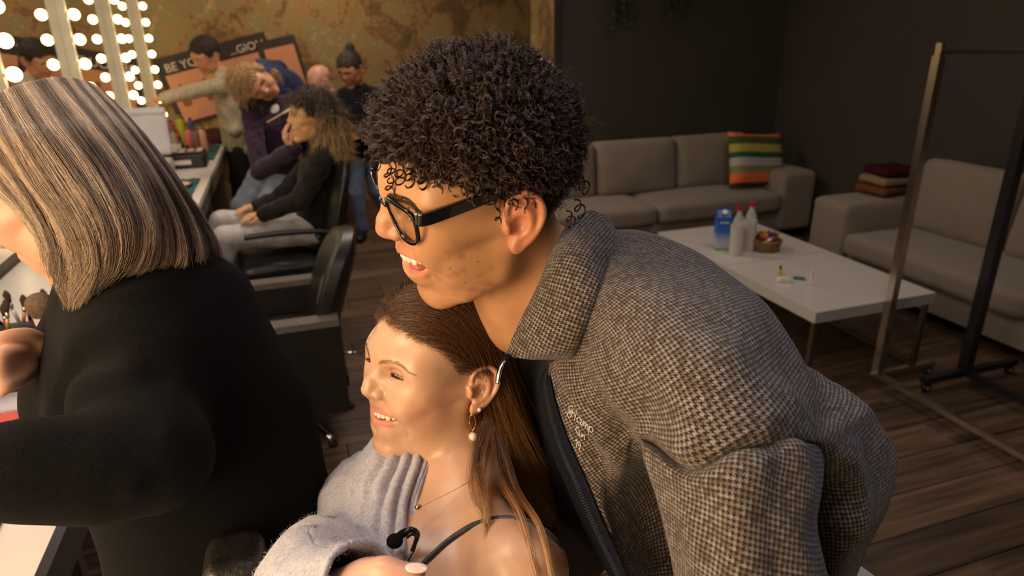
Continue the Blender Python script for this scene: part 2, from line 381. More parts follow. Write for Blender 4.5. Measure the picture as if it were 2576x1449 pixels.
# ---------------------------------------------------------------- the head, millimetres, x forward, y to its left, z up, origin between the ears
def head_sdf(s, female=False, smile=1.0, open_=6.0, detail=True, ear=True, neck=True, chin=0.0, lips=1.0, noselen=0.0, lid=0.55, jawdrop=0.0, jawc=0.0, chinx=0.0, wide=0.0, cback=0.0, earx=0.0, upz=-45.0, fold=1.0, fz=0.0, flat=0.0):
    s.ell((-1, 0, 45), (96, 75, 82), k=12)
    s.ell((38, 0, -12), (55, 60, 72), k=24)
    s.ell((62, 0, 10), (33, 56, 45), k=20)
    gz = -64-jawdrop*.4; cz = -93-chin-jawdrop
    jr = 13 if female else 16
    s.chain([(0, 58-jawc, -18), (10, 52-jawc, gz), (44, 36, (gz+cz)/2-4), (72+chinx, 12, cz)], [15, jr, jr, 15], k=20, sym=True)
    s.ell((73+chinx, 0, cz), (17, 21 if female else 25, 15), k=16)
    s.ell((34, 40, -44), (40, 25, 36), k=22, sym=True)
    s.ell((40, 0, -62-chin/2), (42, 40, 34), k=20)
    s.ell((48, 52, 26), (34, 17, 34), k=22, sym=True)
    s.ell((63, 46, -6), (24, 16, 15), k=16, sym=True)
    s.chain([(60, 54, -4), (6, 66, 0)], 8, k=16, sym=True)
    s.ell((72, 36, -26), (20, 19, 17+2*smile), k=15, sym=True)
    br = 3.0 if female else 7
    s.chain([(90, 8, 33), (87, 26, 37), (72, 46, 34)], [br+1, br, br-2], k=24, sym=True)
    s.ell((97, 31, 17), (15, 17, 9), k=12, sub=True, sym=True)
    # nose
    s.off = np.array([0, 0, fz])
    t = 117+noselen
    s.chain([(91, 0, 24), (100, 0, 8), (107+noselen*.6, 0, -4), (t-8, 0, -13)], [6.5, 7, 7.5, 9], k=9, kk=6)
    s.chain([(88, 0, 20), (95, 0, -4), (100, 0, -18)], [7, 8.5, 10.5], k=10, kk=6)
    s.ell((98, 12.5, -18), (10, 6.5, 7.5), k=5, sym=True)
    s.off = np.zeros(3)
    # mouth barrel, lips
    upz = upz+fz
    s.ell((77-flat, 0, -47), (22-flat*.3, 31, 22), k=14)
    s.ell((79, 0, -66-jawdrop*.7), (17, 26, 16), k=12)
    op = open_
    cy, cz_, cx = 29+3*smile+wide, -50+fz+7*smile, 80-5*smile-cback
    loz = -52+fz-op*1.25-jawdrop*.3
    if detail:
        s.brush([(97, 17, -19), (94, 26, -30), (87-cback*.5, 38, -42), (78-cback, 44, -52), (73-cback, 43, -64)], -2.8*fold, 3.8, sym=True)
        s.brush([(82, 38, -24), (78, 44, -34)], 2.5*smile, 10, sym=True)
        s.brush([(cx, cy+4, cz_-1)], -2.0*smile, 4, sym=True)
        s.brush([(92, 0, loz-11)], -3.0, 7)
        s.brush([(100, 0, -35+fz), (102, 0, -41+fz)], -1.2, 3.2)
        s.brush([(101, 7, -19+fz), (95, 19, -12+fz)], -1.0, 3, sym=True)
        s.brush([(93, 13, -26+fz)], -1.5, 4, sym=True)
        s.brush([(88, 18, 3), (76, 40, 1)], -1.0, 4, sym=True)
        if op > 0.5:
            mid = (upz+loz)/2
            def slit(X, Y, Z):
                a = np.abs(Y)/cy; a2 = np.clip(a, 0, 1)**2
                zt = upz-1.5+(cz_-upz+1.5)*a2; zb = loz+3+(cz_-loz-3)*a2**1.2
                return np.maximum(np.maximum(Z-zt, zb-Z), np.maximum((a-1)*cy, 62-X+0*Y))
            s.fn(slit, (60, -cy-12, loz-12), (125, cy+12, upz+12), 's', 2.5)
            s.ell((66, 0, (upz+loz)/2+1), (27, min(cy-4, 28), op+2), k=3, sub=True)
        s.chain([(100-flat, 0, upz-1), (99.5-flat, 5, upz+.4), (95.5-flat*.6, 15, upz+(cz_-upz)*.3), ((cx+96)/2+1, cy-6, upz+(cz_-upz)*.75), (cx, cy, cz_)], [3.0*lips, 3.6*lips, 3.2*lips, 2.3, 1.5], k=3.5, sym=True)
        s.chain([(97.5+chinx*.8-flat, 0, loz), (96+chinx*.8-flat, 9, loz+(cz_-loz)*.06), ((cx+92)/2+2, cy*.68, loz+(cz_-loz)*.36), (cx+1, cy-1, cz_-2)], [4.9*lips, 4.7*lips, 3.6, 1.5], k=4, sym=True)
        s.ell((105, 6.5, -26.5+fz), (5.5, 3, 3.6), k=2, sub=True, sym=True)
        # lids
        s.ell((74.5, 31, 17), (14.2, 14.2, 13.6), k=3.5, sym=True)
        s.ell((88, 31, 17-1.2), (13, 14.0, 5.4*lid), k=1.0, sub=True, sym=True)
        s.brush([(86, 19, 22), (88, 31, 26.5), (80, 44, 22)], -1.5, 2.6, sym=True)
        s.brush([(87, 22, 9), (84, 38, 8.5)], -.9, 2.2, sym=True)
    if neck:
        s.chain([(-22, 0, -30), (-34, 0, -100), (-44, 0, -170)], [52, 49, 50] if female else [58, 57, 60], k=26)
    if ear:
        s.off = np.array([earx, 0, 0.])
        s.ell((-15, 82, 3), (17, 4.5, 30), k=4, sym=True, R=np.array([[.9, .43, 0], [-.43, .9, 0], [0, 0, 1.]]))
        s.ell((-14, 74, 2), (11, 9, 20), k=6, sym=True)
        s.ell((-7, 79, -27), (8, 4.5, 9), k=5, sym=True)
        if detail:
            s.ell((-9, 88, -3), (9, 11, 12), k=4, sub=True, sym=True)
            s.brush([(-24, 91, 22), (-27, 93, 10), (-25, 92, -4)], -3.5, 3.2, sym=True)
            s.brush([(-12, 86, 22)], -2.5, 4, sym=True)
        s.chain([(-2, 77, 3), (2, 79, 18), (-5, 82, 29), (-17, 86, 32.5), (-28, 90, 25), (-32, 92, 11), (-29, 90, -4), (-21, 86, -17), (-11, 80, -29)], [2.2, 3.0, 3.6, 3.8, 3.8, 3.6, 3.2, 3, 3.5], k=3, sym=True, n=20)
        if detail:
            s.chain([(-9, 82, 24), (-18, 86, 15), (-21, 87, 2), (-17, 84, -11), (-8, 80, -17)], [2.2, 3, 3.2, 3, 2.8], k=3, sym=True, n=10)
            s.chain([(3, 77, 4), (2, 80, -3), (1, 78, -9)], [3, 3.6, 3], k=3, sym=True)
    s.off = np.zeros(3)
    return dict(cy=cy, cz=cz_, cx=cx, upz=upz, loz=loz, op=op, chinx=chinx, flat=flat)
def lip_mask(V, g, lips=1.0):
    Vs = V.copy(); Vs[:, 1] = np.abs(Vs[:, 1])
    cx, cy, cz, upz, loz, op, chx = [g[k] for k in ('cx', 'cy', 'cz', 'upz', 'loz', 'op', 'chinx')]
    fl = g['flat']
    d1 = dpoly(Vs, [(101-fl, 0, upz-1), (100-fl, 5, upz+.2), (96-fl*.6, 15, upz+(cz-upz)*.3-.3), ((cx+96)/2+2, cy-6, upz+(cz-upz)*.75), (cx, cy, cz)])
    d2 = dpoly(Vs, [(98.5+chx*.8-fl, 0, loz+.5), (97+chx*.8-fl, 9, loz+(cz-loz)*.06+.5), ((cx+92)/2+3, cy*.68, loz+(cz-loz)*.36), (cx+1, cy-1, cz-2)])
    taper = np.clip((g['cy']+3-Vs[:, 1])/14, 0.4, 1)
    return np.clip((5.0*lips*taper-d1)/1.5+.5, 0, 1)*0+np.maximum(np.clip((4.3*lips*taper-d1)/1.2+.5, 0, 1), np.clip((5.8*lips*taper-d2)/1.2+.5, 0, 1))
def soft(d, r, w): return np.clip((r-d)/w+.5, 0, 1)[:, None]
def headM(pos, fwd, up, scale=1.0):
    f = np.asarray(fwd, float); f /= np.linalg.norm(f); u = np.asarray(up, float); u = u-f*(u@f); u /= np.linalg.norm(u); l = np.cross(u, f)
    M = np.eye(4); M[:3, 0] = f*scale; M[:3, 1] = l*scale; M[:3, 2] = u*scale; M[:3, 3] = pos; return M
def toW(M, V): return (np.asarray(V)/1000.0)@M[:3, :3].T+M[:3, 3]
def teeth(M, g, parent, mat_t, mat_g, n=5, scale=1.0, lower=False, dz=0.0, dx=0.0):
    # an arch of upper teeth, one mesh with each tooth its own rounded block, and the gum above
    bm = bmesh.new(); w = [8.4, 6.8, 7.4, 6.8, 6.6, 7]
    for sg in (1, -1):
        s_ = 0
        for i in range(n):
            sm = s_+w[i]/2; s_ += w[i]
            a = sm/32.0; x = 60+dx+35.0*math.cos(a*1.02); y = sg*31*math.sin(a*1.02)
            hgt = [9.5, 8.4, 9.2, 7.5, 6.8, 6][i]*scale
            z1 = g['upz']-1.0+dz if not lower else g['loz']+4.5; z0 = z1-hgt if not lower else z1-6
            R = Matrix.Translation((x, y, (z0+z1)/2))@Matrix.Rotation(sg*a*1.05, 4, 'Z')
            v = bmesh.ops.create_uvsphere(bm, u_segments=12, v_segments=8, radius=1)['verts']
            for q in v:
                c = q.co; e = 0.55
                q.co = Vector((math.copysign(abs(c.x)**e, c.x)*3.4, math.copysign(abs(c.y)**e, c.y)*w[i]*.5, math.copysign(abs(c.z)**e, c.z)*(hgt+1)/2))
            bmesh.ops.transform(bm, matrix=R, verts=v)
    for q in bm.verts: q.co = Vector(toW(M, np.array(q.co)))
    return bmobj('lower_teeth' if lower else 'teeth', bm, mat_t, parent, smooth=True)
def eyes(M, parent, col=(0.12, 0.06, 0.03), look=(1, 0.1, -0.25), sides=(1, -1)):
    for sg in sides:
        bm = bmesh.new(); bmesh.ops.create_uvsphere(bm, u_segments=32, v_segments=20, radius=12.3)
        L = Vector(look).normalized()
        q = Vector((0, 0, 1)).rotation_difference(L).to_matrix().to_4x4()
        white, iris, pup = EYEM
        o = None
        for f in bm.faces:
            f.smooth = True; c = f.calc_center_median().normalized().z; f.material_index = 2 if c > .985 else (1 if c > .9 else 0)
        bmesh.ops.transform(bm, matrix=Matrix.Translation((74.5, 31*sg, 17))@q, verts=bm.verts)
        for v in bm.verts: v.co = Vector(toW(M, np.array(v.co)))
        bmobj('eyeball', bm, [white, mat('iris', col, .1), pup], parent, smooth=True)

from mathutils.bvhtree import BVHTree
def surf(V, F):
    t = BVHTree.FromPolygons([tuple(v) for v in V.tolist()], [tuple(f) for f in F.tolist()])
    def pr(P, off=0.0, depth=None):
        out = []
        for p in P:
            q = t.find_nearest(Vector(p)); n = q[1]; out.append(np.array(q[0])+np.array(n)*off)
        return np.array(out)
    return pr
def brow(M, parent, pts, mt, pr, n=260, ln=9, r=.00013, seed=1, sides=(1, -1), thick=4.0):
    rs = np.random.RandomState(seed); P = spline(pts, 60); S = []
    for sg in sides:
        Pq = pr(P*np.array([1, sg, 1]))
        for _ in range(n):
            t = rs.rand(); i = int(t*58); c = Pq[i]; d = Pq[i+1]-Pq[i]; d /= np.linalg.norm(d)+1e-9
            th = thick*(1-.75*t**2)*(.6+.4*min(1, t*6)); off = (rs.rand()-.5)*th; up = (.75-1.1*t)*(1 if off < 0 else .2)
            L = ln*(.7+.4*rs.rand()); q = np.array([c+np.array([0, 0, off])+d*L*k/4+np.array([0, 0, L*.3*k/4*up]) for k in range(5)])
            q = np.array([pr(q[k:k+1], .15+1.1*math.sin(k*.7)*.8)[0] for k in range(5)]); S.append(toW(M, q))
    return strands('eyebrow', np.array(S), np.array([r, r*1.1, r, r*.7, r*.2]), mt, parent)
def lashes(M, parent, mt, lid, n=60, ln=8, sides=(1, -1), dz=0.0, r=.00012):
    S = []; rs = np.random.RandomState(3)
    for sg in sides:
        for i in range(n):
            u = i/(n-1)*2-1; y = 31+u*12.6; z = 17-1.2+5.0*lid*math.sqrt(max(0, 1-(u*.96)**2))+dz; x = 74.5+math.sqrt(max(4, 14.2**2-(y-31)**2-(z-17)**2))
            L = ln*(.75+.25*rs.rand())*(1 if u > -.3 else .7); o = np.array([.75, u*.55+.1+rs.randn()*.08, -.1+rs.randn()*.05])
            S.append([toW(M, np.array([x, y, z])*[1, sg, 1]+np.array([o[0]*L*t, o[1]*L*t*sg, o[2]*L*t+L*.38*t*t*0.9-L*.25*t])) for t in (0, .3, .6, .85, 1)])
    return strands('eyelashes', np.array(S), np.array([r, r, r*.8, r*.5, r*.15]), mt, parent)
EYEM = [mat('eye_white', (.75, .7, .66), .15), None, mat('pupil', (.005, .005, .005), .1)]
M_TEETH = mat('teeth', (.86, .78, .66), .22); M_MOUTH = mat('mouth_inside', (.28, .05, .045), .35)
# ---------------------------------------------------------------- the room
def struct(o): o['kind'] = 'structure'; return o
XR, YB, YG, XE, YE = 4.15, 7.2, 5.12, 2.04, 5.65
GREY = noisy('grey_wall_paint', (.054, .047, .038), (.060, .052, .042), 3, .9, .2, 120)
def patina():
    m = mat('gold_patina_wall', (.3, .2, .1), .72); b = m.node_tree.nodes['Principled BSDF']; tc = nd(m, 'ShaderNodeTexCoord')
    n1 = nd(m, 'ShaderNodeTexNoise'); n1.inputs['Scale'].default_value = 2.4; n1.inputs['Detail'].default_value = 9; n1.inputs['Roughness'].default_value = .68; n1.inputs['Distortion'].default_value = .6
    n2 = nd(m, 'ShaderNodeTexNoise'); n2.inputs['Scale'].default_value = 26; n2.inputs['Detail'].default_value = 6; n2.inputs['Roughness'].default_value = .8
    lk(m, tc.outputs['Object'], n1.inputs[0]); lk(m, tc.outputs['Object'], n2.inputs[0])
    mt = nd(m, 'ShaderNodeMath', operation='MULTIPLY_ADD'); mt.inputs[1].default_value = .45; lk(m, n2.outputs[0], mt.inputs[0]); lk(m, n1.outputs[0], mt.inputs[2])
    r = nd(m, 'ShaderNodeValToRGB'); e = r.color_ramp.elements; e[0].position = .46; e[0].color = (.040, .026, .013, 1); e[1].position = .98; e[1].color = (.62, .44, .20, 1)
    for p, c in ((.58, (.085, .068, .030)), (.66, (.15, .082, .030)), (.74, (.30, .18, .065)), (.80, (.17, .17, .085)), (.87, (.40, .27, .10))):
        q = e.new(p); q.color = (*c, 1)
    lk(m, mt.outputs[0], r.inputs[0]); lk(m, r.outputs[0], b.inputs['Base Color'])
    bp = nd(m, 'ShaderNodeBump'); bp.inputs['Strength'].default_value = .4; bp.inputs['Distance'].default_value = .004; lk(m, n2.outputs[0], bp.inputs['Height']); lk(m, bp.outputs[0], b.inputs['Normal'])
    return m
PAT = patina()
struct(box('wall_back', -1.2, XR+.1, YB, YB+.1, 0, 2.9, PAT))
struct(box('wall_partition', XE, XR, YG, YE, 0, 2.9, PAT))
struct(box('wall_lounge', XE+.004, XR, YG-.012, YG, 0, 2.9, GREY))
struct(box('wall_right', XR, XR+.1, -2.2, YG, 0, 2.9, GREY))
struct(box('wall_left', -1.2, -1.115, -2.2, YB, 0, 2.9, noisy('left_wall_paint', (.16, .13, .09), (.2, .16, .11), 5, .8)))
struct(box('wall_front', -1.2, XR+.1, -2.3, -2.2, 0, 2.9, GREY))
struct(box('ceiling', -1.2, XR+.1, -2.3, YB+.1, 2.9, 3.0, mat('dark_ceiling', (.05, .045, .04), .9)))
struct(box('trim_1', XE-.012, XE+.03, YG-.03, YG-.012, 0, 2.9, mat('dark_trim', (.02, .018, .015), .6)))
struct(box('baseboard_right', XR-.015, XR, -2.2, YG-.012, 0, .08, mat('dark_skirting', (.02, .018, .016), .6)))
struct(box('baseboard_lounge', XE+.03, XR-.015, YG-.027, YG-.012, 0, .08, bpy.data.materials['dark_skirting']))
# floor: planks laid across the room
fl = struct(box('floor', -1.2, XR+.1, -2.3, YB+.1, -.06, -.006, mat('plank_joint', (.012, .008, .006), .9)))
def wood():
    m = mat('brown_floorboard', (.1, .06, .04), .5); b = m.node_tree.nodes['Principled BSDF']; tc = nd(m, 'ShaderNodeTexCoord'); oi = nd(m, 'ShaderNodeObjectInfo')
    mp = nd(m, 'ShaderNodeMapping'); mp.inputs['Scale'].default_value = (1.6, 22, 1); lk(m, tc.outputs['Object'], mp.inputs[0])
    ad = nd(m, 'ShaderNodeVectorMath', operation='ADD'); lk(m, mp.outputs[0], ad.inputs[0]); sc = nd(m, 'ShaderNodeMath', operation='MULTIPLY'); sc.inputs[1].default_value = 40; lk(m, oi.outputs['Random'], sc.inputs[0]); lk(m, sc.outputs[0], ad.inputs[1])
    n = nd(m, 'ShaderNodeTexNoise'); n.inputs['Scale'].default_value = 1.5; n.inputs['Detail'].default_value = 7; lk(m, ad.outputs[0], n.inputs[0])
    r = nd(m, 'ShaderNodeValToRGB'); e = r.color_ramp.elements; e[0].position = .32; e[0].color = (.045, .026, .015, 1); e[1].position = .72; e[1].color = (.175, .105, .060, 1); lk(m, n.outputs[0], r.inputs[0])
    mr = nd(m, 'ShaderNodeMapRange'); mr.inputs[3].default_value = .65; mr.inputs[4].default_value = 1.3; lk(m, oi.outputs['Random'], mr.inputs[0])
    mx = nd(m, 'ShaderNodeMix', data_type='RGBA', blend_type='MULTIPLY'); mx.inputs[0].default_value = 1; lk(m, r.outputs[0], mx.inputs[6]); lk(m, mr.outputs[0], mx.inputs[7]); lk(m, mx.outputs[2], b.inputs['Base Color'])
    return m
WOOD = wood(); rsf = random.Random(3); PW, PL = .175, 1.45
pbm = bmesh.new(); addbox(pbm, 0, PL-.004, 0, PW-.004, -.006, 0); pme = bpy.data.meshes.new('plank'); bmesh.ops.bevel(pbm, geom=[e for e in pbm.edges if min(v.co.z for v in e.verts) > -.001], offset=.0015, segments=1, affect='EDGES'); pbm.to_mesh(pme); pbm.free(); pme.materials.append(WOOD)
row = 0; y = -.2
while y < YB-.01:
    x = -1.15-rsf.random()*PL
    while x < XR-.02:
        x0 = max(x, -1.19); x1 = min(x+PL, XR+.02)
        if x1-x0 > .05 and not (y+PW > YE and False):
            o = bpy.data.objects.new('plank', pme); C.objects.link(o); o.parent = fl; o.location = (x0, y, 0); o.scale = ((x1-x0)/PL, min(PW, YB-y)/PW, 1)
        x += PL
    y += PW
# ---------------------------------------------------------------- mirrors, posts and bulbs down the left wall
MIR = mat('mirror_glass', (.86, .86, .82), .02, 1); IV = noisy('ivory_frame', (.62, .58, .46), (.70, .66, .54), 6, .45)
def emit(name, col, st):
    m = bpy.data.materials.new(name); m.use_nodes = True; nt = m.node_tree; nt.nodes.clear(); e = nt.nodes.new('ShaderNodeEmission'); o = nt.nodes.new('ShaderNodeOutputMaterial'); e.inputs[0].default_value = (*col, 1); e.inputs[1].default_value = st; nt.links.new(e.outputs[0], o.inputs[0]); return m
BULB = emit('glowing_bulb', (1.0, .74, .36), 9.0); SOCK = mat('brass_socket', (.5, .38, .2), .35, 1)
posts = [-1.34+1.18*k for k in range(9)]
bme = bpy.data.meshes.new('glass_globe'); bm = bmesh.new(); bmesh.ops.create_uvsphere(bm, u_segments=14, v_segments=9, radius=.029); [setattr(f, 'smooth', True) for f in bm.faces]; bm.to_mesh(bme); bm.free(); bme.materials.append(BULB)
sme = bpy.data.meshes.new('socket'); bm = lathe_bm([(0, -.034), (.014, -.034), (.016, -.02), (0.012, -.012), (0, -.012)], 10, Matrix.Rotation(math.pi/2, 4, 'Y')@Matrix.Rotation(math.pi, 4, 'X')); bmesh.ops.transform(bm, matrix=Matrix.Rotation(math.pi, 4, 'Z'), verts=bm.verts); bm.to_mesh(sme); bm.free(); sme.materials.append(SOCK)
wordsn = ['farthest behind the camera', 'just behind the camera', 'nearest the camera', 'beside the blonde woman', 'leftmost in view', 'second in view', 'third in view, above the open white case', 'fourth in view', 'against the patina back wall']
for k in range(8):
    y0, y1 = posts[k]+.016, posts[k+1]-.016
    if y1 > YB: break
    mr_ = empty('wall_mirror', (-1.1, (y0+y1)/2, 1.75)); tag(mr_, 'frameless make-up mirror %s' % ['at the camera end of the wall', 'beside the camera position', 'next to the foreground counter', 'level with the blonde woman\'s head', 'at the left edge, first in view', 'between the first two ivory posts in view', 'between the second and third posts, behind the white case', 'last before the patina wall'][k], 'mirror', 'make-up mirrors along the left wall')
    box('mirror_pane', -.015, 0, y0-(y0+y1)/2, y1-(y0+y1)/2, -.9, .95, MIR, mr_)
for k, py_ in enumerate(posts):
    if py_ > YB-.1: continue
    g = empty('bulb_post', (-1.1, py_, .8)); tag(g, 'ivory mirror post with round glowing bulbs, %s' % wordsn[k], 'light post', 'bulb posts between the mirrors')
    box('post', 0, .045, -.015, .015, 0, 2.05, IV, g, bev=.004)
    for i in range(14):
        b = bpy.data.objects.new('bulb', bme); C.objects.link(b); b.parent = g; b.location = (.078, 0, .076+i*.129)
        q = bpy.data.objects.new('socket', sme); C.objects.link(q); q.parent = b; q.location = (-.012, 0, 0)
# ---------------------------------------------------------------- posters on the patina wall
def bannertext(txt, size, M, mt, parent, ext=.002):
    cu = bpy.data.curves.new('lettering', 'FONT'); cu.body = txt; cu.size = size; cu.extrude = ext; cu.align_x = 'LEFT'; o_ = bpy.data.objects.new('lettering', cu); C.objects.link(o_)
    dg = bpy.context.evaluated_depsgraph_get(); me = bpy.data.meshes.new_from_object(o_.evaluated_get(dg)); bpy.data.objects.remove(o_); me.transform(M); me.materials.clear(); return link('lettering', me, mt, parent, smooth=False)
BLK = mat('poster_black', (.022, .014, .013), .6); LET = mat('poster_lettering', (.62, .52, .42), .6)
PNK = noisy('poster_pink_print', (.50, .20, .16), (.56, .27, .10), 4, .55, lo=.3, hi=.7)
for nm, p, ang, w, h, tx, lab in (('poster', (-1.02, YB-.012, 1.25), 13, 1.02, .62, 'BE YOU TI', 'tilted pink and orange poster headed BE YOU TI, beside the last bulb post'), ('poster', (-.12, YB-.03, 1.38), 11, .36, .50, 'FUL', 'smaller tilted pink poster with dark frame, right of the BE YOU poster')):
    g = empty(nm, p); tag(g, lab, 'poster', 'pink posters on the patina wall')
    R = Matrix.Rotation(-math.radians(ang), 4, 'Y')
    box('frame', 0, w, -.006, .006, -h+.22, .22, BLK, g, M=R); box('print', .05, w-.03, -.009, -.004, -h+.25, .06 if w > .5 else .14, PNK, g, M=R)
    if w > .5:
        bannertext('BE YOU TI', .105, R@Matrix.Translation((.07, -.009, .085))@Matrix.Rotation(math.pi/2, 4, 'X'), LET, g)
        bannertext('...GION', .10, R@Matrix.Translation((.66, -.0095, .092))@Matrix.Rotation(math.pi/2, 4, 'X'), LET, g)
    for i in range(4 if w > .5 else 1):    # small printed figures
        x = .14+i*.22; bm = lathe_bm([(0, -.24), (.035, -.24), (.045, -.16), (.03, -.10), (.022, -.085), (.028, -.06), (.0, -.03)], 12); bmesh.ops.scale(bm, vec=(1, .08, 1), verts=bm.verts); bmesh.ops.translate(bm, vec=(x, -.0095, 0), verts=bm.verts); bmesh.ops.transform(bm, matrix=R, verts=bm.verts)
        bmobj('printed_figure', bm, mat('print_dark_orange', (.22, .075, .03), .6), g)
g = empty('poster', (XE-.012, 5.38, 1.30)); tag(g, 'narrow tilted pale and orange poster on the end of the partition wall', 'poster')
R = Matrix.Rotation(math.radians(14), 4, 'X')
box('frame', -.006, .006, -.24, .24, -.5, .17, mat('poster_cream', (.55, .45, .3), .6), g, M=R); box('print', -.009, -.004, -.24, .24, -.48, .08, PNK, g, M=R)
# ---------------------------------------------------------------- counter
CW = noisy('white_laminate', (.66, .62, .60), (.72, .68, .66), 3, .35); CG = noisy('taupe_apron', (.12, .095, .075), (.16, .125, .10), 8, .6)
CT = tag(empty('make_up_counter', (-.8, 3.3, 0)), 'long white make-up counter running under the bulb mirrors', 'counter')
box('countertop', -.3, .3, -4.6, 3.86, .765, .80, CW, CT, bev=.003)
box('apron', .235, .285, -4.6, 3.86, .655, .764, CG, CT)
for i in range(7): box('support_panel', -.26, .18, -4.4+i*1.35, -4.36+i*1.35, 0, .764, CG, CT)
TEAL = noisy('teal_towel_cloth', (.03, .10, .10), (.05, .15, .14), 120, .95, .8)
def towel(x0, x1, y0, y1, label):
    n = 24; V = []; 
    for i in range(n+1):
        for j in range(n+1): V.append(((x0+(x1-x0)*i/n), (y0+(y1-y0)*j/n), .804+.0025*math.sin(i*.9+j*.4)+.002*math.sin(j*1.3)))
    o = meshpy('towel', V, [(i*(n+1)+j, (i+1)*(n+1)+j, (i+1)*(n+1)+j+1, i*(n+1)+j+1) for i in range(n) for j in range(n)], TEAL); md = o.modifiers.new('t', 'SOLIDIFY'); md.thickness = .004; md.offset = 1
    return tag(o, label, 'towel', 'teal towels on the counter')
towel(-.775, -.555, 4.08, 4.72, 'teal towel under the round make-up palette'); towel(-.95, -.60, .9, 1.42, 'dark teal towel at the near corner of the counter'); towel(-.80, -.53, 5.45, 6.2, 'teal towel past the black case, at the far end of the counter')
# ---------------------------------------------------------------- lounge furniture
SOFA = noisy('taupe_sofa_fabric', (.205, .168, .135), (.26, .214, .172), 240, .95, .5, 500, sheen=.2)
def cushion(name, x0, x1, y0, y1, z0, z1, m, parent, puff=.03, M=None, n=14, corner=.05):
    # a soft box: superellipsoid blown a little on its broad faces
    bm = bmesh.new(); bmesh.ops.create_cube(bm, size=2); bmesh.ops.subdivide_edges(bm, edges=bm.edges, cuts=n, use_grid_fill=True)
    h = np.array([(x1-x0)/2, (y1-y0)/2, (z1-z0)/2]); c = np.array([(x1+x0)/2, (y1+y0)/2, (z1+z0)/2]); r = min(corner, min(h)*.9)
    for v in bm.verts:
        p = np.array(v.co)*h; q = np.clip(p, -(h-r), h-r); d = p-q; L = np.linalg.norm(d)
        if L > 1e-6: p = q+d/L*min(L, r) if np.count_nonzero(np.abs(d) > 1e-6) > 1 else p
        u = p/h; s = [(1-u[(i+1) % 3]**2)*(1-u[(i+2) % 3]**2) for i in range(3)]
        mi = int(np.argmin(h)); p[mi] += np.sign(u[mi])*puff*s[mi]*abs(u[mi])+.006*mnoise2(p*9)
        v.co = Vector(p+c)
    if M is not None: bmesh.ops.transform(bm, matrix=M, verts=bm.verts)
    return bmobj(name, bm, m, parent, smooth=True)
from mathutils import noise as _nz
def mnoise2(p): return _nz.noise(Vector(p))
s1 = tag(empty('sofa', (2.7, 4.75, 0)), 'long taupe fabric sofa against the dark back wall, striped pillow on it', 'sofa')
def sloc(f, *a, **k): return f(*a, **k)
T1 = Matrix.Translation((-2.7, -4.75, 0))
box('base', 1.45, 3.72, 4.40, 5.08, .09, .27, SOFA, s1, bev=.02, M=T1)
for x0, x1 in ((1.45, 2.58), (2.59, 3.70)): cushion('seat_cushion', x0, x1, 4.33, 4.95, .265, .415, SOFA, s1, .015, M=T1)
for x0, x1 in ((1.50, 2.27), (2.28, 2.985), (3.0, 3.66)): cushion('back_cushion', x0, x1, 4.76, 4.98, .40, .83, SOFA, s1, .04, M=T1@Matrix.Translation((0, 4.87, .4))@Matrix.Rotation(-.12, 4, 'X')@Matrix.Translation((0, -4.87, -.4)))
box('backrest', 1.45, 3.95, 4.97, 5.09, .1, .68, SOFA, s1, bev=.03, M=T1)
cushion('armrest', 3.70, 4.02, 4.36, 5.08, .09, .57, SOFA, s1, .01, M=T1, corner=.04); cushion('armrest', 1.2, 1.45, 4.36, 5.08, .09, .57, SOFA, s1, .01, M=T1, corner=.04)
for x, y in ((1.5, 4.45), (3.65, 4.45), (1.5, 5.0), (3.65, 5.0)): box('leg', x-.03, x+.03, y-.03, y+.03, 0, .09, mat('dark_leg', (.02, .015, .012), .5), s1, M=T1)
s2 = tag(empty('sofa', (3.7, 2.3, 0)), 'second taupe sofa along the right wall, partly behind the clothes racks', 'sofa')
T2 = Matrix.Translation((-3.7, -2.3, 0))
box('base', 3.40, 4.10, .9, 3.36, .09, .26, SOFA, s2, bev=.02, M=T2)
for y0, y1 in ((.95, 2.12), (2.13, 3.33)): cushion('seat_cushion', 3.33, 3.95, y0, y1, .255, .405, SOFA, s2, .015, M=T2)
for y0, y1 in ((1.0, 1.78), (1.80, 2.64), (2.66, 3.30)): cushion('back_cushion', 3.80, 4.02, y0, y1, .39, .85, SOFA, s2, .04, M=T2@Matrix.Translation((3.9, 0, .4))@Matrix.Rotation(.14, 4, 'Y')@Matrix.Translation((-3.9, 0, -.4)))
box('backrest', 4.0, 4.12, .7, 3.6, .1, .70, SOFA, s2, bev=.03, M=T2)
cushion('armrest', 3.34, 4.08, 3.33, 3.64, .09, .58, SOFA, s2, .01, M=T2, corner=.04); cushion('armrest', 3.34, 4.08, .65, .95, .09, .58, SOFA, s2, .01, M=T2, corner=.04)
for x, y in ((3.45, .8), (4.0, .8), (3.45, 3.5), (4.0, 3.5)): box('leg', x-.03, x+.03, y-.03, y+.03, 0, .09, bpy.data.materials['dark_leg'], s2, M=T2)
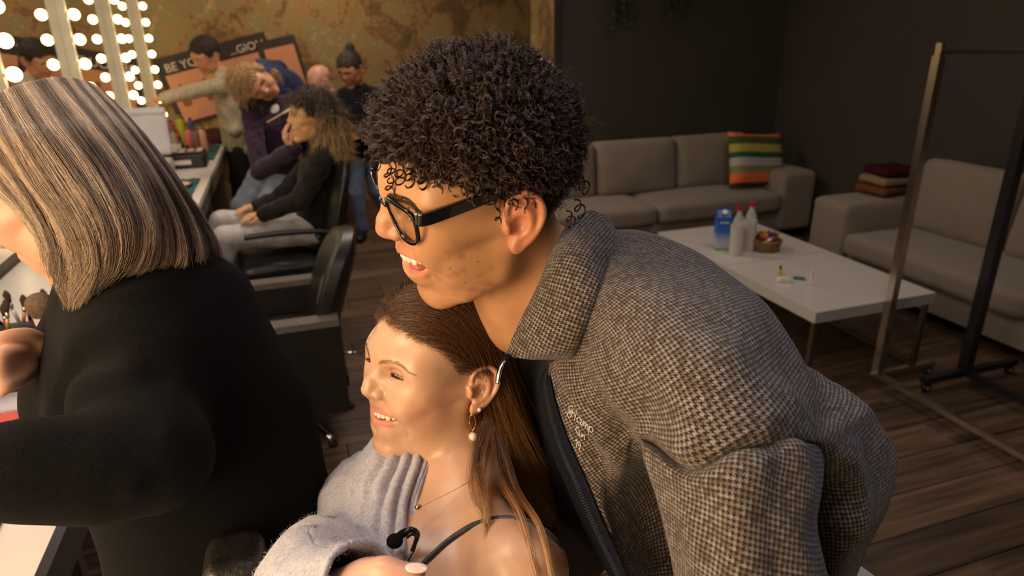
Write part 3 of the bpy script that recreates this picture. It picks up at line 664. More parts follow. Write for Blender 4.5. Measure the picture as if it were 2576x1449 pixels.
# striped pillow
def striped():
    m = mat('striped_pillow_cloth', (.5, .5, .5), .9); b = m.node_tree.nodes['Principled BSDF']; tc = nd(m, 'ShaderNodeTexCoord'); sp = nd(m, 'ShaderNodeSeparateXYZ'); lk(m, tc.outputs['Generated'], sp.inputs[0])
    n = nd(m, 'ShaderNodeTexNoise'); n.inputs['Scale'].default_value = 4; lk(m, tc.outputs['Object'], n.inputs[0]); ma = nd(m, 'ShaderNodeMath', operation='MULTIPLY_ADD'); ma.inputs[1].default_value = .05; lk(m, n.outputs[0], ma.inputs[0]); lk(m, sp.outputs['Z'], ma.inputs[2])
    r = nd(m, 'ShaderNodeValToRGB'); r.color_ramp.interpolation = 'CONSTANT'; e = r.color_ramp.elements; st = [(0, (.05, .06, .01)), (.12, (.75, .16, .05)), (.27, (.22, .22, .08)), (.40, (.42, .40, .38)), (.54, (.01, .09, .05)), (.64, (.42, .36, .07)), (.78, (.05, .08, .015)), (.88, (.10, .07, .02)), (.92, (.75, .19, .09))]
    e[0].position = 0; e[0].color = (*st[0][1], 1); e[1].position = .12; e[1].color = (*st[1][1], 1)
    for p, c in st[2:]: q = e.new(p+.02); q.color = (*c, 1)
    lk(m, ma.outputs[0], r.inputs[0]); lk(m, r.outputs[0], b.inputs['Base Color']); return m
def pillow(name, w, h, t, m, M, parent=None):
    bm = bmesh.new(); bmesh.ops.create_cube(bm, size=2); bmesh.ops.subdivide_edges(bm, edges=bm.edges, cuts=13, use_grid_fill=True)
    for v in bm.verts:
        u = v.co.copy(); ax, az = abs(u.x), abs(u.z); pin = 1-.07*(1-az**2)*ax**4; pin2 = 1-.07*(1-ax**2)*az**4
        v.co = Vector((u.x*w*pin, u.y*t*(.06+.94*((1-ax**4)*(1-az**4))**.5), u.z*h*pin2))
    bmesh.ops.transform(bm, matrix=M, verts=bm.verts); return bmobj(name, bm, m, parent, smooth=True)
pw = pillow('striped_pillow', .285, .225, .075, striped(), Matrix.Identity(4)); pw.location = (3.62, 4.63, .635); pw.rotation_euler = (-.28, .09, .10)
tag(pw, 'square throw pillow striped orange, green, yellow and white at the sofa\'s right end', 'pillow')
# folded blankets
for i, (c, lab, cc) in enumerate((((.12, .045, .018), 'rust-brown folded blanket, bottom of the stack on the sofa arm', (.16, .06, .025)), ((.22, .15, .08), 'tan folded blanket in the middle of the stack', (.27, .19, .10)), ((.040, .005, .010), 'dark red folded blanket on top of the stack', (.055, .008, .015)))):
    o = cushion('folded_blanket', -.15+.01*i, .15, -.12, .12, .0, .048, noisy('blanket_%d' % i, c, cc, 60, .95, .6), None, .008, corner=.03); o.location = (3.80+.015*i, 3.50, .597+.060*i); o.rotation_euler = (0, 0, .1-.12*i); tag(o, lab, 'blanket', 'folded blankets stacked on the sofa arm')
# coffee tables
TBW = noisy('white_lacquer', (.56, .52, .48), (.60, .56, .52), 2, .28); LEGM = mat('satin_steel', (.30, .25, .19), .35, 1)
for i, (y0, y1, lab) in enumerate(((2.285, 3.0, 'white low coffee table nearer the clothes rack, small bottles on it'), (3.005, 3.72, 'white low coffee table beyond the seam, nearer the back sofa'))):
    t = tag(empty('coffee_table', (2.57, (y0+y1)/2, 0)), lab, 'table', 'white coffee tables pushed end to end'); h = (y1-y0)/2
    box('table_top', -.36, .36, -h, h, .365, .42, TBW, t, bev=.003)
    for sx in (-1, 1):
        for sy in (-1, 1):
            box('leg', sx*.335-.011, sx*.335+.011, sy*(h-.025)-.011, sy*(h-.025)+.011, 0, .364, LEGM, t)
        box('floor_rail', sx*.335-.010, sx*.335+.010, -h+.04, h-.04, 0, .02, LEGM, t)
# ---------------------------------------------------------------- things on the coffee table
def place(o, px, py, z): p = pz(px, py, z); o.location = (p[0], p[1], z); return o
ZT = .42
ca = tag(empty('carton'), 'tall blue and white drink carton with a white screw cap on the coffee table', 'carton'); place(ca, 1812, 625, ZT); ca.rotation_euler = (0, 0, -.35)
def carton_mat():
    m = mat('carton_print', (.1, .2, .6), .45); b = m.node_tree.nodes['Principled BSDF']; tc = nd(m, 'ShaderNodeTexCoord'); sp = nd(m, 'ShaderNodeSeparateXYZ'); lk(m, tc.outputs['Generated'], sp.inputs[0]); r = nd(m, 'ShaderNodeValToRGB'); e = r.color_ramp.elements
    e[0].position = 0; e[0].color = (.10, .28, .05, 1); e[1].position = 1; e[1].color = (.015, .10, .45, 1)
    for p, c in ((.06, (.25, .38, .10)), (.09, (.45, .48, .58)), (.30, (.40, .46, .62)), (.55, (.03, .16, .55))): q = e.new(p); q.color = (*c, 1)
    lk(m, sp.outputs['Z'], r.inputs[0]); lk(m, r.outputs[0], b.inputs['Base Color']); return m
cm = carton_mat(); box('carton_body', -.038, .038, -.038, .038, 0, .20, cm, ca, bev=.002)
bm = bmesh.new(); vs = [bm.verts.new(p) for p in ((-.038, -.038, .20), (.038, -.038, .20), (.038, .038, .20), (-.038, .038, .20), (-.038, 0, .236), (.038, 0, .236), (-.038, 0, .248), (.038, 0, .248))]
for f in ((0, 1, 5, 4), (2, 3, 4, 5), (1, 2, 5), (3, 0, 4), (4, 5, 7, 6)): bm.faces.new([vs[i] for i in f])
bmobj('gable_top', bm, mat('carton_blue', (.02, .10, .42), .45), ca)
lathe('screw_cap', [(0, 0), (.014, 0), (.014, .016), (0, .018)], mat('white_cap', (.75, .75, .75), .4), ca, 16, Matrix.Translation((0, -.02, .222))@Matrix.Rotation(.75, 4, 'X'))
box('white_label_band', -.026, .026, -.0392, -.038, .165, .172, mat('white_cap2', (.7, .72, .78), .4), ca)
CLR = bpy.data.materials.new('clear_plastic'); CLR.use_nodes = True; _b = CLR.node_tree.nodes['Principled BSDF']; _b.inputs['Base Color'].default_value = (.85, .85, .82, 1); _b.inputs['Roughness'].default_value = .12; _b.inputs['Alpha'].default_value = .38; _b.inputs['IOR'].default_value = 1.45
wp = mat('white_paper', (.56, .52, .47), .8)
for i, (px, py, lab) in enumerate(((1850, 640, 'clear bottle with red cap in front, wrapped in white paper'), (1880, 628, 'clear bottle with red cap just behind the other'))):
    b_ = tag(empty('bottle'), lab, 'bottle', 'red-capped bottles beside the carton'); place(b_, px, py, ZT)
    lathe('bottle_body', [(0, 0), (.034, 0), (.036, .01), (.036, .17), (.030, .21), (.014, .245), (.013, .268), (0, .268)], CLR, b_, 24)
    lathe('cap', [(0, .262), (.0155, .262), (.0155, .283), (0, .285)], mat('red_cap', (.45, .012, .02), .4), b_, 18)
    lathe('paper_wrap', [(.038, .002), (.0385, .09), (.040, .178), (.0365, .176), (.036, .002)], wp, b_, 24)
# wicker basket of sweets
bk_ = tag(empty('basket'), 'small round wicker basket full of wrapped sweets on the coffee table', 'basket'); place(bk_, 1925, 628, ZT); bk_.scale = (1.35,)*3
WK = noisy('wicker', (.20, .10, .03), (.34, .19, .07), 60, .6, .5)
lathe('basket_base', [(0, .002), (.050, .002), (.064, .05), (.060, .05), (.047, .008), (0, .008)], WK, bk_, 28)
tubes('wicker_rows', [([((.051+.0025*i+.0015*math.sin(a*14+i*3.14))*math.cos(a), (.051+.0025*i+.0015*math.sin(a*14+i*3.14))*math.sin(a), .007+.0082*i) for a in np.linspace(0, 2*math.pi, 57)], .0040) for i in range(6)], WK, bk_, 6)['kind'] = 'stuff'
rc = random.Random(5); cols = [('red', (.5, .02, .025)), ('white', (.62, .6, .58)), ('yellow', (.55, .42, .04)), ('blue', (.03, .08, .4)), ('purple', (.16, .04, .14)), ('orange', (.6, .2, .03)), ('green', (.08, .3, .06))]
where = ['at the rim', 'on top', 'near the handle side', 'at the left edge', 'at the right edge', 'in the middle', 'toward the sofa']
SWU = set()
for i in range(22):
    a = rc.random()*6.28; sec = ['on the side toward the clothes rack', 'on the sofa side', 'on the side away from the camera', 'on the back-sofa side', 'on the bottle side', 'on the camera side', 'at the near right rim'][int(a/6.284*7)]; ci = [0, 1, 0, 4, 2, 3, 5, 6][i % 8] % 7
    while (ci, sec) in SWU: ci = (ci+1) % 7
    SWU.add((ci, sec)); nm, c = cols[ci]; r = .05*math.sqrt(rc.random()); zz = .058+.022*(1-r/.06)*(1+rc.random())
    bm = bmesh.new(); bmesh.ops.create_uvsphere(bm, u_segments=10, v_segments=6, radius=1)
    for v in bm.verts: v.co = Vector((v.co.x*.017, v.co.y*.009, v.co.z*.008))
    for s_ in (-1, 1):
        t = [bm.verts.new((s_*.015, 0, 0)), bm.verts.new((s_*.026, .008, .003)), bm.verts.new((s_*.027, 0, -.003)), bm.verts.new((s_*.026, -.008, .002))]; bm.faces.new(t)
    o = bmobj('wrapped_sweet', bm, mat('foil_'+nm, c, .3), None, smooth=True); o.scale = (1.3,)*3; o.location = (bk_.location.x+1.3*r*math.cos(a), bk_.location.y+1.3*r*math.sin(a), ZT+1.3*zz); o.rotation_euler = (rc.random(), rc.random()*.8-.4, rc.random()*6)
    tag(o, '%s wrapped sweet in the basket, %s' % (nm, sec), 'sweet', 'wrapped sweets in the wicker basket')
v1 = tag(empty('small_bottle'), 'tiny yellow bottle with dark cap on the coffee table', 'bottle'); place(v1, 1961, 694, ZT); lathe('glass_body', [(0, 0), (.011, 0), (.011, .034), (.006, .04), (0, .04)], mat('yellow_liquid', (.62, .42, .02), .2), v1, 14); lathe('cap', [(0, .038), (.007, .038), (.006, .058), (0, .06)], mat('dark_cap', (.06, .03, .02), .4), v1, 12)
v2 = tag(empty('vial'), 'slim clear vial with white cap standing on the coffee table', 'bottle'); place(v2, 2038, 718, ZT); lathe('glass_body', [(0, 0), (.010, 0), (.010, .045), (.007, .05), (0, .05)], CLR, v2, 14); lathe('cap', [(0, .05), (.009, .05), (.008, .085), (0, .087)], mat('white_cap3', (.65, .65, .62), .4), v2, 12)
o = pillow('crumpled_tissue', .035, .018, .02, mat('tissue_white', (.66, .6, .58), .9), Matrix.Rotation(math.pi/2, 4, 'X')); place(o, 1972, 706, ZT+.009); o.rotation_euler = (0, 0, -.4); tag(o, 'crumpled white tissue beside the tiny yellow bottle', 'tissue')
o = pillow('small_packet', .03, .014, .008, mat('teal_packet', (.01, .14, .17), .4), Matrix.Rotation(math.pi/2, 4, 'X')); place(o, 2010, 700, ZT+.006); o.rotation_euler = (0, 0, -.7); tag(o, 'small teal packet lying between tissue and vial', 'packet')
# ---------------------------------------------------------------- clothes racks
CH = mat('brushed_chrome', (.62, .56, .48), .22, 1); BKM = mat('black_metal', (.012, .012, .015), .35)
def caster(parent, x, y, m):
    w = lathe('caster', [(0, -.011), (.022, -.011), (.025, -.006), (.025, .006), (.022, .011), (0, .011)], mat('rubber', (.015, .015, .015), .6), parent, 18, Matrix.Translation((x, y, .025))@Matrix.Rotation(math.pi/2, 4, 'X')); lathe('caster_hub', [(0, -.013), (.009, -.013), (.009, .013), (0, .013)], mat('grey_hub', (.4, .38, .34), .4), w, 12, Matrix.Translation((x, y, .025))@Matrix.Rotation(math.pi/2, 4, 'X'))
    box('caster_fork', x-.012, x+.012, y-.016, y+.016, .048, .062, m, w)
def rack(x, y0, y1, ht, w, m, lab, xl, xr):
    g = tag(empty('clothes_rack', (x, y1, 0)), lab, 'rack'); L = y0-y1
    for yy in (0, L):
        nm = box('upright', -w, w, yy-w, yy+w, .06, ht, m, g, bev=.004); box('inner_upright', -w*.72, w*.72, yy-w*.72, yy+w*.72, ht-.03, ht+.05, m, nm, bev=.003)
        box('foot_bar', xl, xr, yy-w*.7, yy+w*.7, .05, .05+w*1.3, m, g, bev=.003)
        for xx in (xl+.03, xr-.03): caster(g, xx, yy, m)
    box('bottom_rail', -w*.7, w*.7, L, 0, .052, .052+w*1.3, m, g, bev=.003); tube('hanging_rail', [(0, L, ht+.02), (0, 0, ht+.02)], .012, m, g, k=12)
    return g
rack(2.585, .75, 2.23, 1.53, .018, CH, 'chrome rolling clothes rack standing in front of the coffee table', -.36, .36)
rack(2.99, .55, 2.10, 1.56, .023, BKM, 'black rolling clothes rack behind the chrome one', -.26, .34)
# hanging plants above the lounge
GRN = noisy('plant_green', (.012, .035, .010), (.03, .07, .018), 30, .7)
for (x, zb, n, sc, lab) in ((2.53, 1.53, 420, 1.0, 'trailing green plant hanging nearer the partition edge'), (3.0, 1.60, 300, .8, 'sparser trailing plant hanging nearer the room corner')):
    g = tag(empty('hanging_plant', (x, 4.95, 2.2)), lab, 'plant', 'trailing plants above the back sofa'); rp = random.Random(int(x*10))
    lathe('pot', [(0, .0), (.07, .0), (.10, .14), (.09, .14), (.065, .02), (0, .02)], mat('dark_pot', (.03, .03, .03), .7), g, 20); tube('hanger', [(0, 0, .14), (0, 0, .70)], .003, bpy.data.materials['dark_pot'], g, k=6)
    L = []; lv = bmesh.new()
    for s_ in range(14):
        a = rp.random()*6.28; r = .09*sc; x0, y0 = r*math.cos(a), r*math.sin(a)*.6; ln = (2.28-zb-.05)*(.78+.22*rp.random()); P = [(x0*(.6+.4*min(1, t*3)), y0, .12-ln*t+.03*math.sin(t*5+a)) for t in np.linspace(0, 1, 10)]; L.append((P, .0018))
        for q in range(int(n/14*2.2)):
            t = rp.random(); i = min(8, int(t*9)); c = Vector(P[i]).lerp(Vector(P[i+1]), t*9-i); d = Vector((rp.gauss(0, 1), rp.gauss(0, 1), -.5)).normalized(); u = d.cross(Vector((0, 0, 1))).normalized()*.011; e = d*.032
            vs = [lv.verts.new(c), lv.verts.new(c+e*.5+u), lv.verts.new(c+e), lv.verts.new(c+e*.5-u)]; lv.faces.new(vs)
    tubes('stems', L, GRN, g, 5)['kind'] = 'stuff'; bmobj('leaves', lv, GRN, g)['kind'] = 'stuff'
# ---------------------------------------------------------------- the curly-haired man: head, face, glasses, hair
MM = headM((0.190, 0.688, 1.489), (-.98, -.13, -.15), (-.12, -.21, .97))
MAN = tag(empty('person', (0.45, 0.9, 0)), 'laughing young man with curly hair, black glasses and houndstooth jacket, chin on the woman\'s head', 'person')
worldroot(MAN)
def own(o): return o
M_SKIN1 = skin('skin_tan', (.5, .3, .2), .38, .10)
def build_man_head():
    s = Sdf(MM); g = head_sdf(s, open_=17, smile=1.25, chin=7, chinx=-9, cback=2, wide=10, flat=2, lips=.95, noselen=1, earx=6, upz=-42.5, fold=2.3, fz=5)
    s.brush([(60, 56, -38), (60, 50, -60)], 2.0, 9)
    # neck and shoulders run on inside the jacket
    s.chain([pd(1420, 700, .80), pd(1560, 800, .84), pd(1720, 930, .86)], [56, 70, 105], k=30, w=True)
    s.chain([pd(1640, 860, .70), pd(1720, 930, .86), pd(1700, 800, 1.02)], [55, 90, 55], k=40, w=True)
    V, F = s.mesh((-260, -220, -420), (130, 200, 135), 1.7) if False else s.mesh((-190, -120, -210), (130, 110, 135), 1.7)
    V = relax(V, F, 1, .5)
    o = meshpy('body', toW(MM, V), F, M_SKIN1, MAN); own(o)
    base = np.array([.50, .255, .125]); col = np.tile(base, (len(V), 1))
    Vs = V.copy(); Vs[:, 1] = np.abs(Vs[:, 1])
    def mixc(mask, c):
        nonlocal col
        col = col*(1-mask)+np.array(c)*mask
    mixc(soft(dpoly(Vs, [(108, 0, -14)]), 16, 14)*.6, (.60, .24, .17))
    mixc(soft(dpoly(Vs, [(84, 34, -14)]), 20, 22)*.45, (.58, .25, .15))
    mixc(soft(dpoly(Vs, [(-10, 86, -26), (-2, 84, 6), (-18, 88, 28), (-32, 95, 8)]), 16, 14)*.65, (.62, .22, .14))
    rs = np.random.RandomState(5)
    for _ in range(22):    # blemishes and stubble patches on the cheek and jaw
        c = (rs.uniform(25, 70), 60, rs.uniform(-85, -15)); d = np.hypot(Vs[:, 0]-c[0], Vs[:, 2]-c[2]); m = (soft(d, rs.uniform(1.5, 4.5), 3.5)*(Vs[:, [1]] > 25))*.35
        mixc(m, (.30, .11, .07))
    for c, r in (((52, -62), 1.0), ((38, -38), 1.1), ((66, -40), .9)):
        d = np.hypot(Vs[:, 0]-c[0], Vs[:, 2]-c[1]); mixc(soft(d, r, 1.0)*(V[:, [1]] > 30)*.9, (.06, .03, .02))
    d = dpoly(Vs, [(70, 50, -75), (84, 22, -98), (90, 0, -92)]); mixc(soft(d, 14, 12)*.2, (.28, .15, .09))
    mixc(soft(dpoly(Vs, [(100, 9, 28), (100, 20, 33.5), (94, 33, 36.5), (84, 45, 34), (73, 53, 26)]), 4.0, 4.5)*.7, (.10, .05, .03))
    m = lip_mask(V, g, .95)[:, None]*.65; mixc(m, (.62, .20, .15))
    inside = ((V[:, 0] < 93.5-np.abs(V[:, 1])*.35) & (np.abs(V[:, 1]) < g['cy']-1.0) & (V[:, 2] < g['upz']-1) & (V[:, 2] > g['loz']-3) & (V[:, 0] > 30) & (np.hypot(V[:, 0]-66, V[:, 1]) < 34))
    nrm_in = inside & (dpoly(Vs, [(g['cx']-2, g['cy']+4, g['cz'])]) > 4)
    mixc(nrm_in[:, None]*.0, (.3, .05, .04))
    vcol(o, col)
    teeth(MM, g, MAN, M_TEETH, None, n=6, scale=1.3, dz=.5, dx=-.5)
    bm = bmesh.new(); bmesh.ops.create_uvsphere(bm, u_segments=24, v_segments=14, radius=1)
    for v in bm.verts: v.co = Vector(toW(MM, np.array((66+v.co.x*22, v.co.y*21, g['loz']+5+v.co.z*5-abs(v.co.y)*1.0+v.co.x*1.5))))
    bmobj('tongue', bm, mat('tongue', (.55, .16, .13), .3), MAN, smooth=True)
    bm = bmesh.new(); bmesh.ops.create_uvsphere(bm, u_segments=24, v_segments=14, radius=1)
    for v in bm.verts: v.co = Vector(toW(MM, np.array((62+v.co.x*33, v.co.y*27, g['upz']-2+v.co.z*4))))
    bmobj('gum', bm, mat('gum', (.50, .14, .12), .3), MAN, smooth=True)
    g['pr'] = surf(V, F)
    eyes(MM, MAN, (.09, .045, .02), look=(1, .05, -.35))
    return g
GM = build_man_head()
M_HAIR1 = hairmat('dark_brown_hair', (.010, .0045, .003), (.040, .017, .010), .3, spec=.55)
M_BROW1 = hairmat('brow_dark', (.012, .007, .004), (.03, .016, .01), .5)
own(brow(MM, MAN, [(100, 9, 28), (100, 20, 33.5), (94, 33, 36.5), (84, 45, 34), (73, 53, 26)], M_BROW1, GM['pr'], 620, 6, .00010, thick=8.5))
own(lashes(MM, MAN, M_BROW1, .55))
# glasses: acetate rims, lenses, temples, rivets
def glasses():
    ac = mat('black_acetate', (.006, .006, .008), .12); ac.node_tree.nodes['Principled BSDF'].inputs['Coat Weight'].default_value = .5
    G = empty('glasses'); G.location = (0.1, 0.65, 1.5); worldroot(G)
    tag(G, 'black thick-rimmed glasses worn by the laughing curly-haired man', 'glasses')
    O = [(-25, 15), (-14, 20), (4, 21), (20, 20), (27, 15), (27, 4), (22, -12), (10, -20), (-6, -21), (-17, -15), (-24, 0)]
    def xs(y, z): return 104-(abs(y)/72)**2*13-(22-z)*.13
    for sg in (1, -1):
        P = spline(O, 64, True); Y = 34+P[:, 0]; Z = 11+P[:, 1]
        C3 = np.stack([xs(Y, Z), Y*sg, Z], 1); cen = C3.mean(0)
        ring = []
        for i in range(64):
            out = C3[i]-cen; out[0] = 0; out /= np.linalg.norm(out); top = 1+.5*max(0, (Z[i]-16)/14)
            w = 3.0*top+ (1.2 if P[i, 0] > 15 and Z[i] > 18 else 0)
            for dx, dr in ((-2, -w*.5), (-2, w*.5), (-1.5, w*.62), (1.2, w*.62), (2, w*.5), (2, -w*.4), (1, -w*.6), (-1, -w*.6)):
                ring.append(C3[i]+out*dr+np.array([dx, 0, 0]))
        n = 8; Fc = [(i*n+j, ((i+1) % 64)*n+j, ((i+1) % 64)*n+(j+1) % n, i*n+(j+1) % n) for i in range(64) for j in range(n)]
        own(meshpy('rim', toW(MM, ring), Fc, ac, G))
        V = []; Fc = []
        for r in np.linspace(0, 1, 6)[1:]:
            V += [cen+(C3[i]-cen)*r+np.array([1.5*(1-r*r), 0, 0]) for i in range(64)]
        V.append(cen+np.array([1.5, 0, 0])); 
        for a in range(4):
            Fc += [(a*64+i, a*64+(i+1) % 64, (a+1)*64+(i+1) % 64, (a+1)*64+i) for i in range(64)]
        Fc += [(len(V)-1, (i+1) % 64, i) for i in range(64)]
        gl = bpy.data.materials.new('lens_glass'); gl.use_nodes = True; nt = gl.node_tree; nt.nodes.clear()
        out = nt.nodes.new('ShaderNodeOutputMaterial'); mx = nt.nodes.new('ShaderNodeMixShader'); tr = nt.nodes.new('ShaderNodeBsdfTransparent'); gs = nt.nodes.new('ShaderNodeBsdfGlossy'); fr = nt.nodes.new('ShaderNodeFresnel')
        tr.inputs[0].default_value = (.93, .94, .92, 1); gs.inputs['Roughness'].default_value = 0.02; fr.inputs[0].default_value = 1.5
        nt.links.new(fr.outputs[0], mx.inputs[0]); nt.links.new(tr.outputs[0], mx.inputs[1]); nt.links.new(gs.outputs[0], mx.inputs[2]); nt.links.new(mx.outputs[0], out.inputs[0])
        own(meshpy('lens', toW(MM, V), Fc, gl, G))
        # temple arm
        A = np.array([(xs(62, 26)-1, 64*sg, 27), (xs(66, 26)-6, 69.5*sg, 27), (70, 73*sg, 29.5), (40, 77*sg, 34), (12, 80*sg, 38.5), (-8, 80*sg, 38), (-26, 80*sg, 18), (-34, 78*sg, 0)])
        A = spline(A, 40); R = np.interp(np.arange(40), [0, 6, 26, 39], [6.6, 6.6, 5.2, 3.2]); V = []
        T = np.gradient(A, axis=0); T /= np.linalg.norm(T, axis=1)[:, None]
        for i in range(40):
            side = np.array([0, 1.0, 0]); side = side-T[i]*(T[i]@side); side /= np.linalg.norm(side); u = np.cross(side, T[i])
            for a, b in ((-1.6, -1), (1.6, -1), (2.1, -.8), (2.1, .8), (1.6, 1), (-1.6, 1)): V.append(A[i]+side*a*1.0+u*b*R[i])
        Fc = [(i*6+j, i*6+(j+1) % 6, (i+1)*6+(j+1) % 6, (i+1)*6+j) for i in range(39) for j in range(6)]+[(0, 1, 2, 3, 4, 5), tuple(39*6+j for j in range(6))]
        own(meshpy('temple_arm', toW(MM, V), Fc, ac, G, smooth=False))
        for k in (0, 1):
            bm = bmesh.new(); bmesh.ops.create_uvsphere(bm, u_segments=10, v_segments=8, radius=1.3)
            for v in bm.verts: v.co = Vector(toW(MM, np.array(v.co)*[.5, 1, 1]+[xs(60, 28)+2.2, (57.5)*sg, 29-4*k]))
            own(bmobj('rivet', bm, mat('silver_rivet', (.8, .8, .8), .2, 1), G, smooth=True))
    P = [(xs(9, 22)+1, 9, 21), (xs(0, 22)+2, 0, 23), (xs(9, 22)+1, -9, 21)]
    own(tube('bridge', toW(MM, spline(P, 9)), .0031, ac, G, k=8))
glasses()
# hair
def scalp_pts(n, rs, keep, cen=(-1, 0, 45), rad=(96, 75, 82)):
    out = []; cen = np.array(cen); rad = np.array(rad)
    while len(out) < n:
        d = rs.randn(3); d /= np.linalg.norm(d); p = cen+rad*d
        if keep(p): nn = d/rad; out.append(np.concatenate([p, nn/np.linalg.norm(nn)]))
    a = np.array(out); return a[:, :3], a[:, 3:]
def man_hairline(p, dz=0):
    x, y, z = p; ay = abs(y)
    zl = np.interp(x, [-98, -60, -34, -28, 6, 10, 22, 32, 52, 70, 82, 96], [-28, -34, -30, 34, 40, 34, 30, 42, 52, 62, 72, 76])
    return z > zl+dz
def curls():
    rs = np.random.RandomState(11)
    # dense undercoat that closes the scalp
    bm = bmesh.new(); bmesh.ops.create_icosphere(bm, subdivisions=6, radius=1)
    from mathutils import noise
    for v in bm.verts:
        d = v.co.copy(); p = np.array([-1+96*d.x, 75*d.y, 45+82*d.z]); ok = np.clip((p[2]-np.interp(p[0], [-98, -60, -34, -28, 6, 10, 22, 32, 52, 70, 82, 96], [-28, -34, -30, 34, 40, 34, 30, 42, 52, 62, 72, 76])-3)/22, 0, 1)
        h = -6+ok*(15+5*noise.noise(d*9)+4*noise.noise(d*22)); nn = np.array([d.x/96, d.y/75, d.z/82]); nn /= np.linalg.norm(nn)
        v.co = Vector(toW(MM, p+nn*h))
    um = mat('undercoat_hair', (.008, .004, .003), .9)
    cap = own(bmobj('hair', bm, um, MAN, smooth=True)); cap['label'] = 'thick dark brown curly hair'
    n = 4300; P, N = scalp_pts(n, rs, man_hairline); S = []; k = 26
    t = np.linspace(0, 1, k)
    for i in range(n):
        p, nn = P[i], N[i]
        top = np.clip((p[2]-40)/80, 0, 1); L = (27+16*top)*rs.uniform(.72, 1.12)
        if p[0] > 40 and p[2] < 78: L *= .62
        if p[2] < 20: L *= .6
        if p[0] > -5 and p[0] < 45 and p[2] < 62: L *= .6
        if p[0] < -55: L *= .95
        g_ = np.array([-.0, 0, -1.0]); dr = nn+rs.randn(3)*.38+g_*.25*(1-top)+(np.array([.5, 0, 0]) if p[0] > 55 else 0); dr /= np.linalg.norm(dr)
        a = np.cross(dr, rs.randn(3)); a /= np.linalg.norm(a); b = np.cross(dr, a)
        turns = L/rs.uniform(9, 13.5); R = rs.uniform(3.2, 5.6); ph = rs.uniform(0, 6.28); sgn = rs.choice([-1, 1])
        droop = rs.uniform(0, 8)
        m_ = 9; og = rs.randn(3)*.3
        for q in range(m_):
            o_ = og+rs.randn(3)*.42; r2 = R*rs.uniform(.9, 1.08); p2 = ph+rs.randn()*.10; L2 = L*rs.uniform(.9, 1.06)
            rad = r2*np.clip(t*3.2, 0, 1)*(1-.25*t)
            an = sgn*(2*np.pi*turns*t**.9)+p2
            Q = p+o_*(.4+.6*t[:, None])+dr*(L2*t)[:, None]*.86+a*(rad*np.cos(an))[:, None]+b*(rad*np.sin(an))[:, None]+g_*(droop*t**2)[:, None]
            S.append(Q)
    S = np.array(S); S = toW(MM, S.reshape(-1, 3)).reshape(S.shape)
    r = np.array([.00016]*k)*np.linspace(1, .65, k)
    o = strands('curls', S, r*1.35, M_HAIR1, cap); o['kind'] = 'stuff'
    # frizz: single fine wandering hairs around the outline
    n = 2600; P, N = scalp_pts(n, rs, lambda p: man_hairline(p, 10)); k = 14; S = []
    for i in range(n):
        p, nn = P[i], N[i]; dr = nn+rs.randn(3)*.35; Q = [p+nn*14]; L = rs.uniform(18, 42)*(1 if p[2] > 60 else .6)
        w = rs.randn(3)*.5
        for j in range(k-1):
            dr = dr+rs.randn(3)*.42+w*.25; dr /= np.linalg.norm(dr); Q.append(Q[-1]+dr*L/k)
        S.append(Q)
    S = np.array(S); S = toW(MM, S.reshape(-1, 3)).reshape(S.shape)
    o = strands('frizz', S, np.full(k, .00009), hairmat('frizz_hair', (.05, .022, .012), (.12, .055, .03), .4), cap); o['kind'] = 'stuff'
    # loose locks on the forehead, sideburn and nape
    S = []; k = 40; t = np.linspace(0, 1, k)
    def lock(p, L, R, turns, dr, m_=9, sp=.45):
        dr = np.array(dr, float); dr /= np.linalg.norm(dr)
        ax = np.array([1., .15, 0]); b = np.array([0, .1, 1.])
        for q in range(m_):
            o_ = rs.randn(3)*sp; rad = R*np.clip(t*2.5, .1, 1)*rs.uniform(.95, 1.05); an = 2*np.pi*turns*t**1.2+rs.randn()*.05
            S.append(np.array(p)+o_+dr*(L*t)[:, None]+ax*(rad*np.cos(an))[:, None]+b*(rad*np.sin(an))[:, None]+np.array([0, 1, 0])*(2.5*t)[:, None])
    for p, L, R, tn, dr in [((99, 22, 74), 34, 4.5, 2.6, (.15, .1, -1)), ((97, 30, 76), 22, 5, 2.2, (.2, 0, -1)), ((93, 38, 73), 18, 5.5, 2.4, (.2, .2, -1)), ((88, 45, 70), 14, 5, 2.0, (.1, .3, -1)), ((104, 10, 78), 18, 5, 2.2, (.4, 0, -1)), ((80, 53, 66), 12, 4.5, 2, (0, .5, -1)), ((104, -8, 80), 20, 5, 2.3, (.5, 0, -1)),
                            ((18, 80, 24), 16, 3.5, 1.6, (.1, .1, -1)), ((8, 80, 34), 14, 4, 1.8, (-.6, .5, -1)), ((-96, 42, 10), 20, 6, 2.2, (-.5, .2, -1)), ((-84, 55, -8), 18, 6, 2, (-.3, .3, -1)), ((-70, 62, -14), 16, 5, 2, (-.2, .3, -1)), ((-100, 20, 0), 20, 6, 2.2, (-.7, .2, -.7))]:
        lock(p, L, R, tn, dr)
    S = np.array(S); S = toW(MM, S.reshape(-1, 3)).reshape(S.shape)
    strands('locks', S, np.full(k, .0002), M_HAIR1, cap)['kind'] = 'stuff'
    return cap
curls()
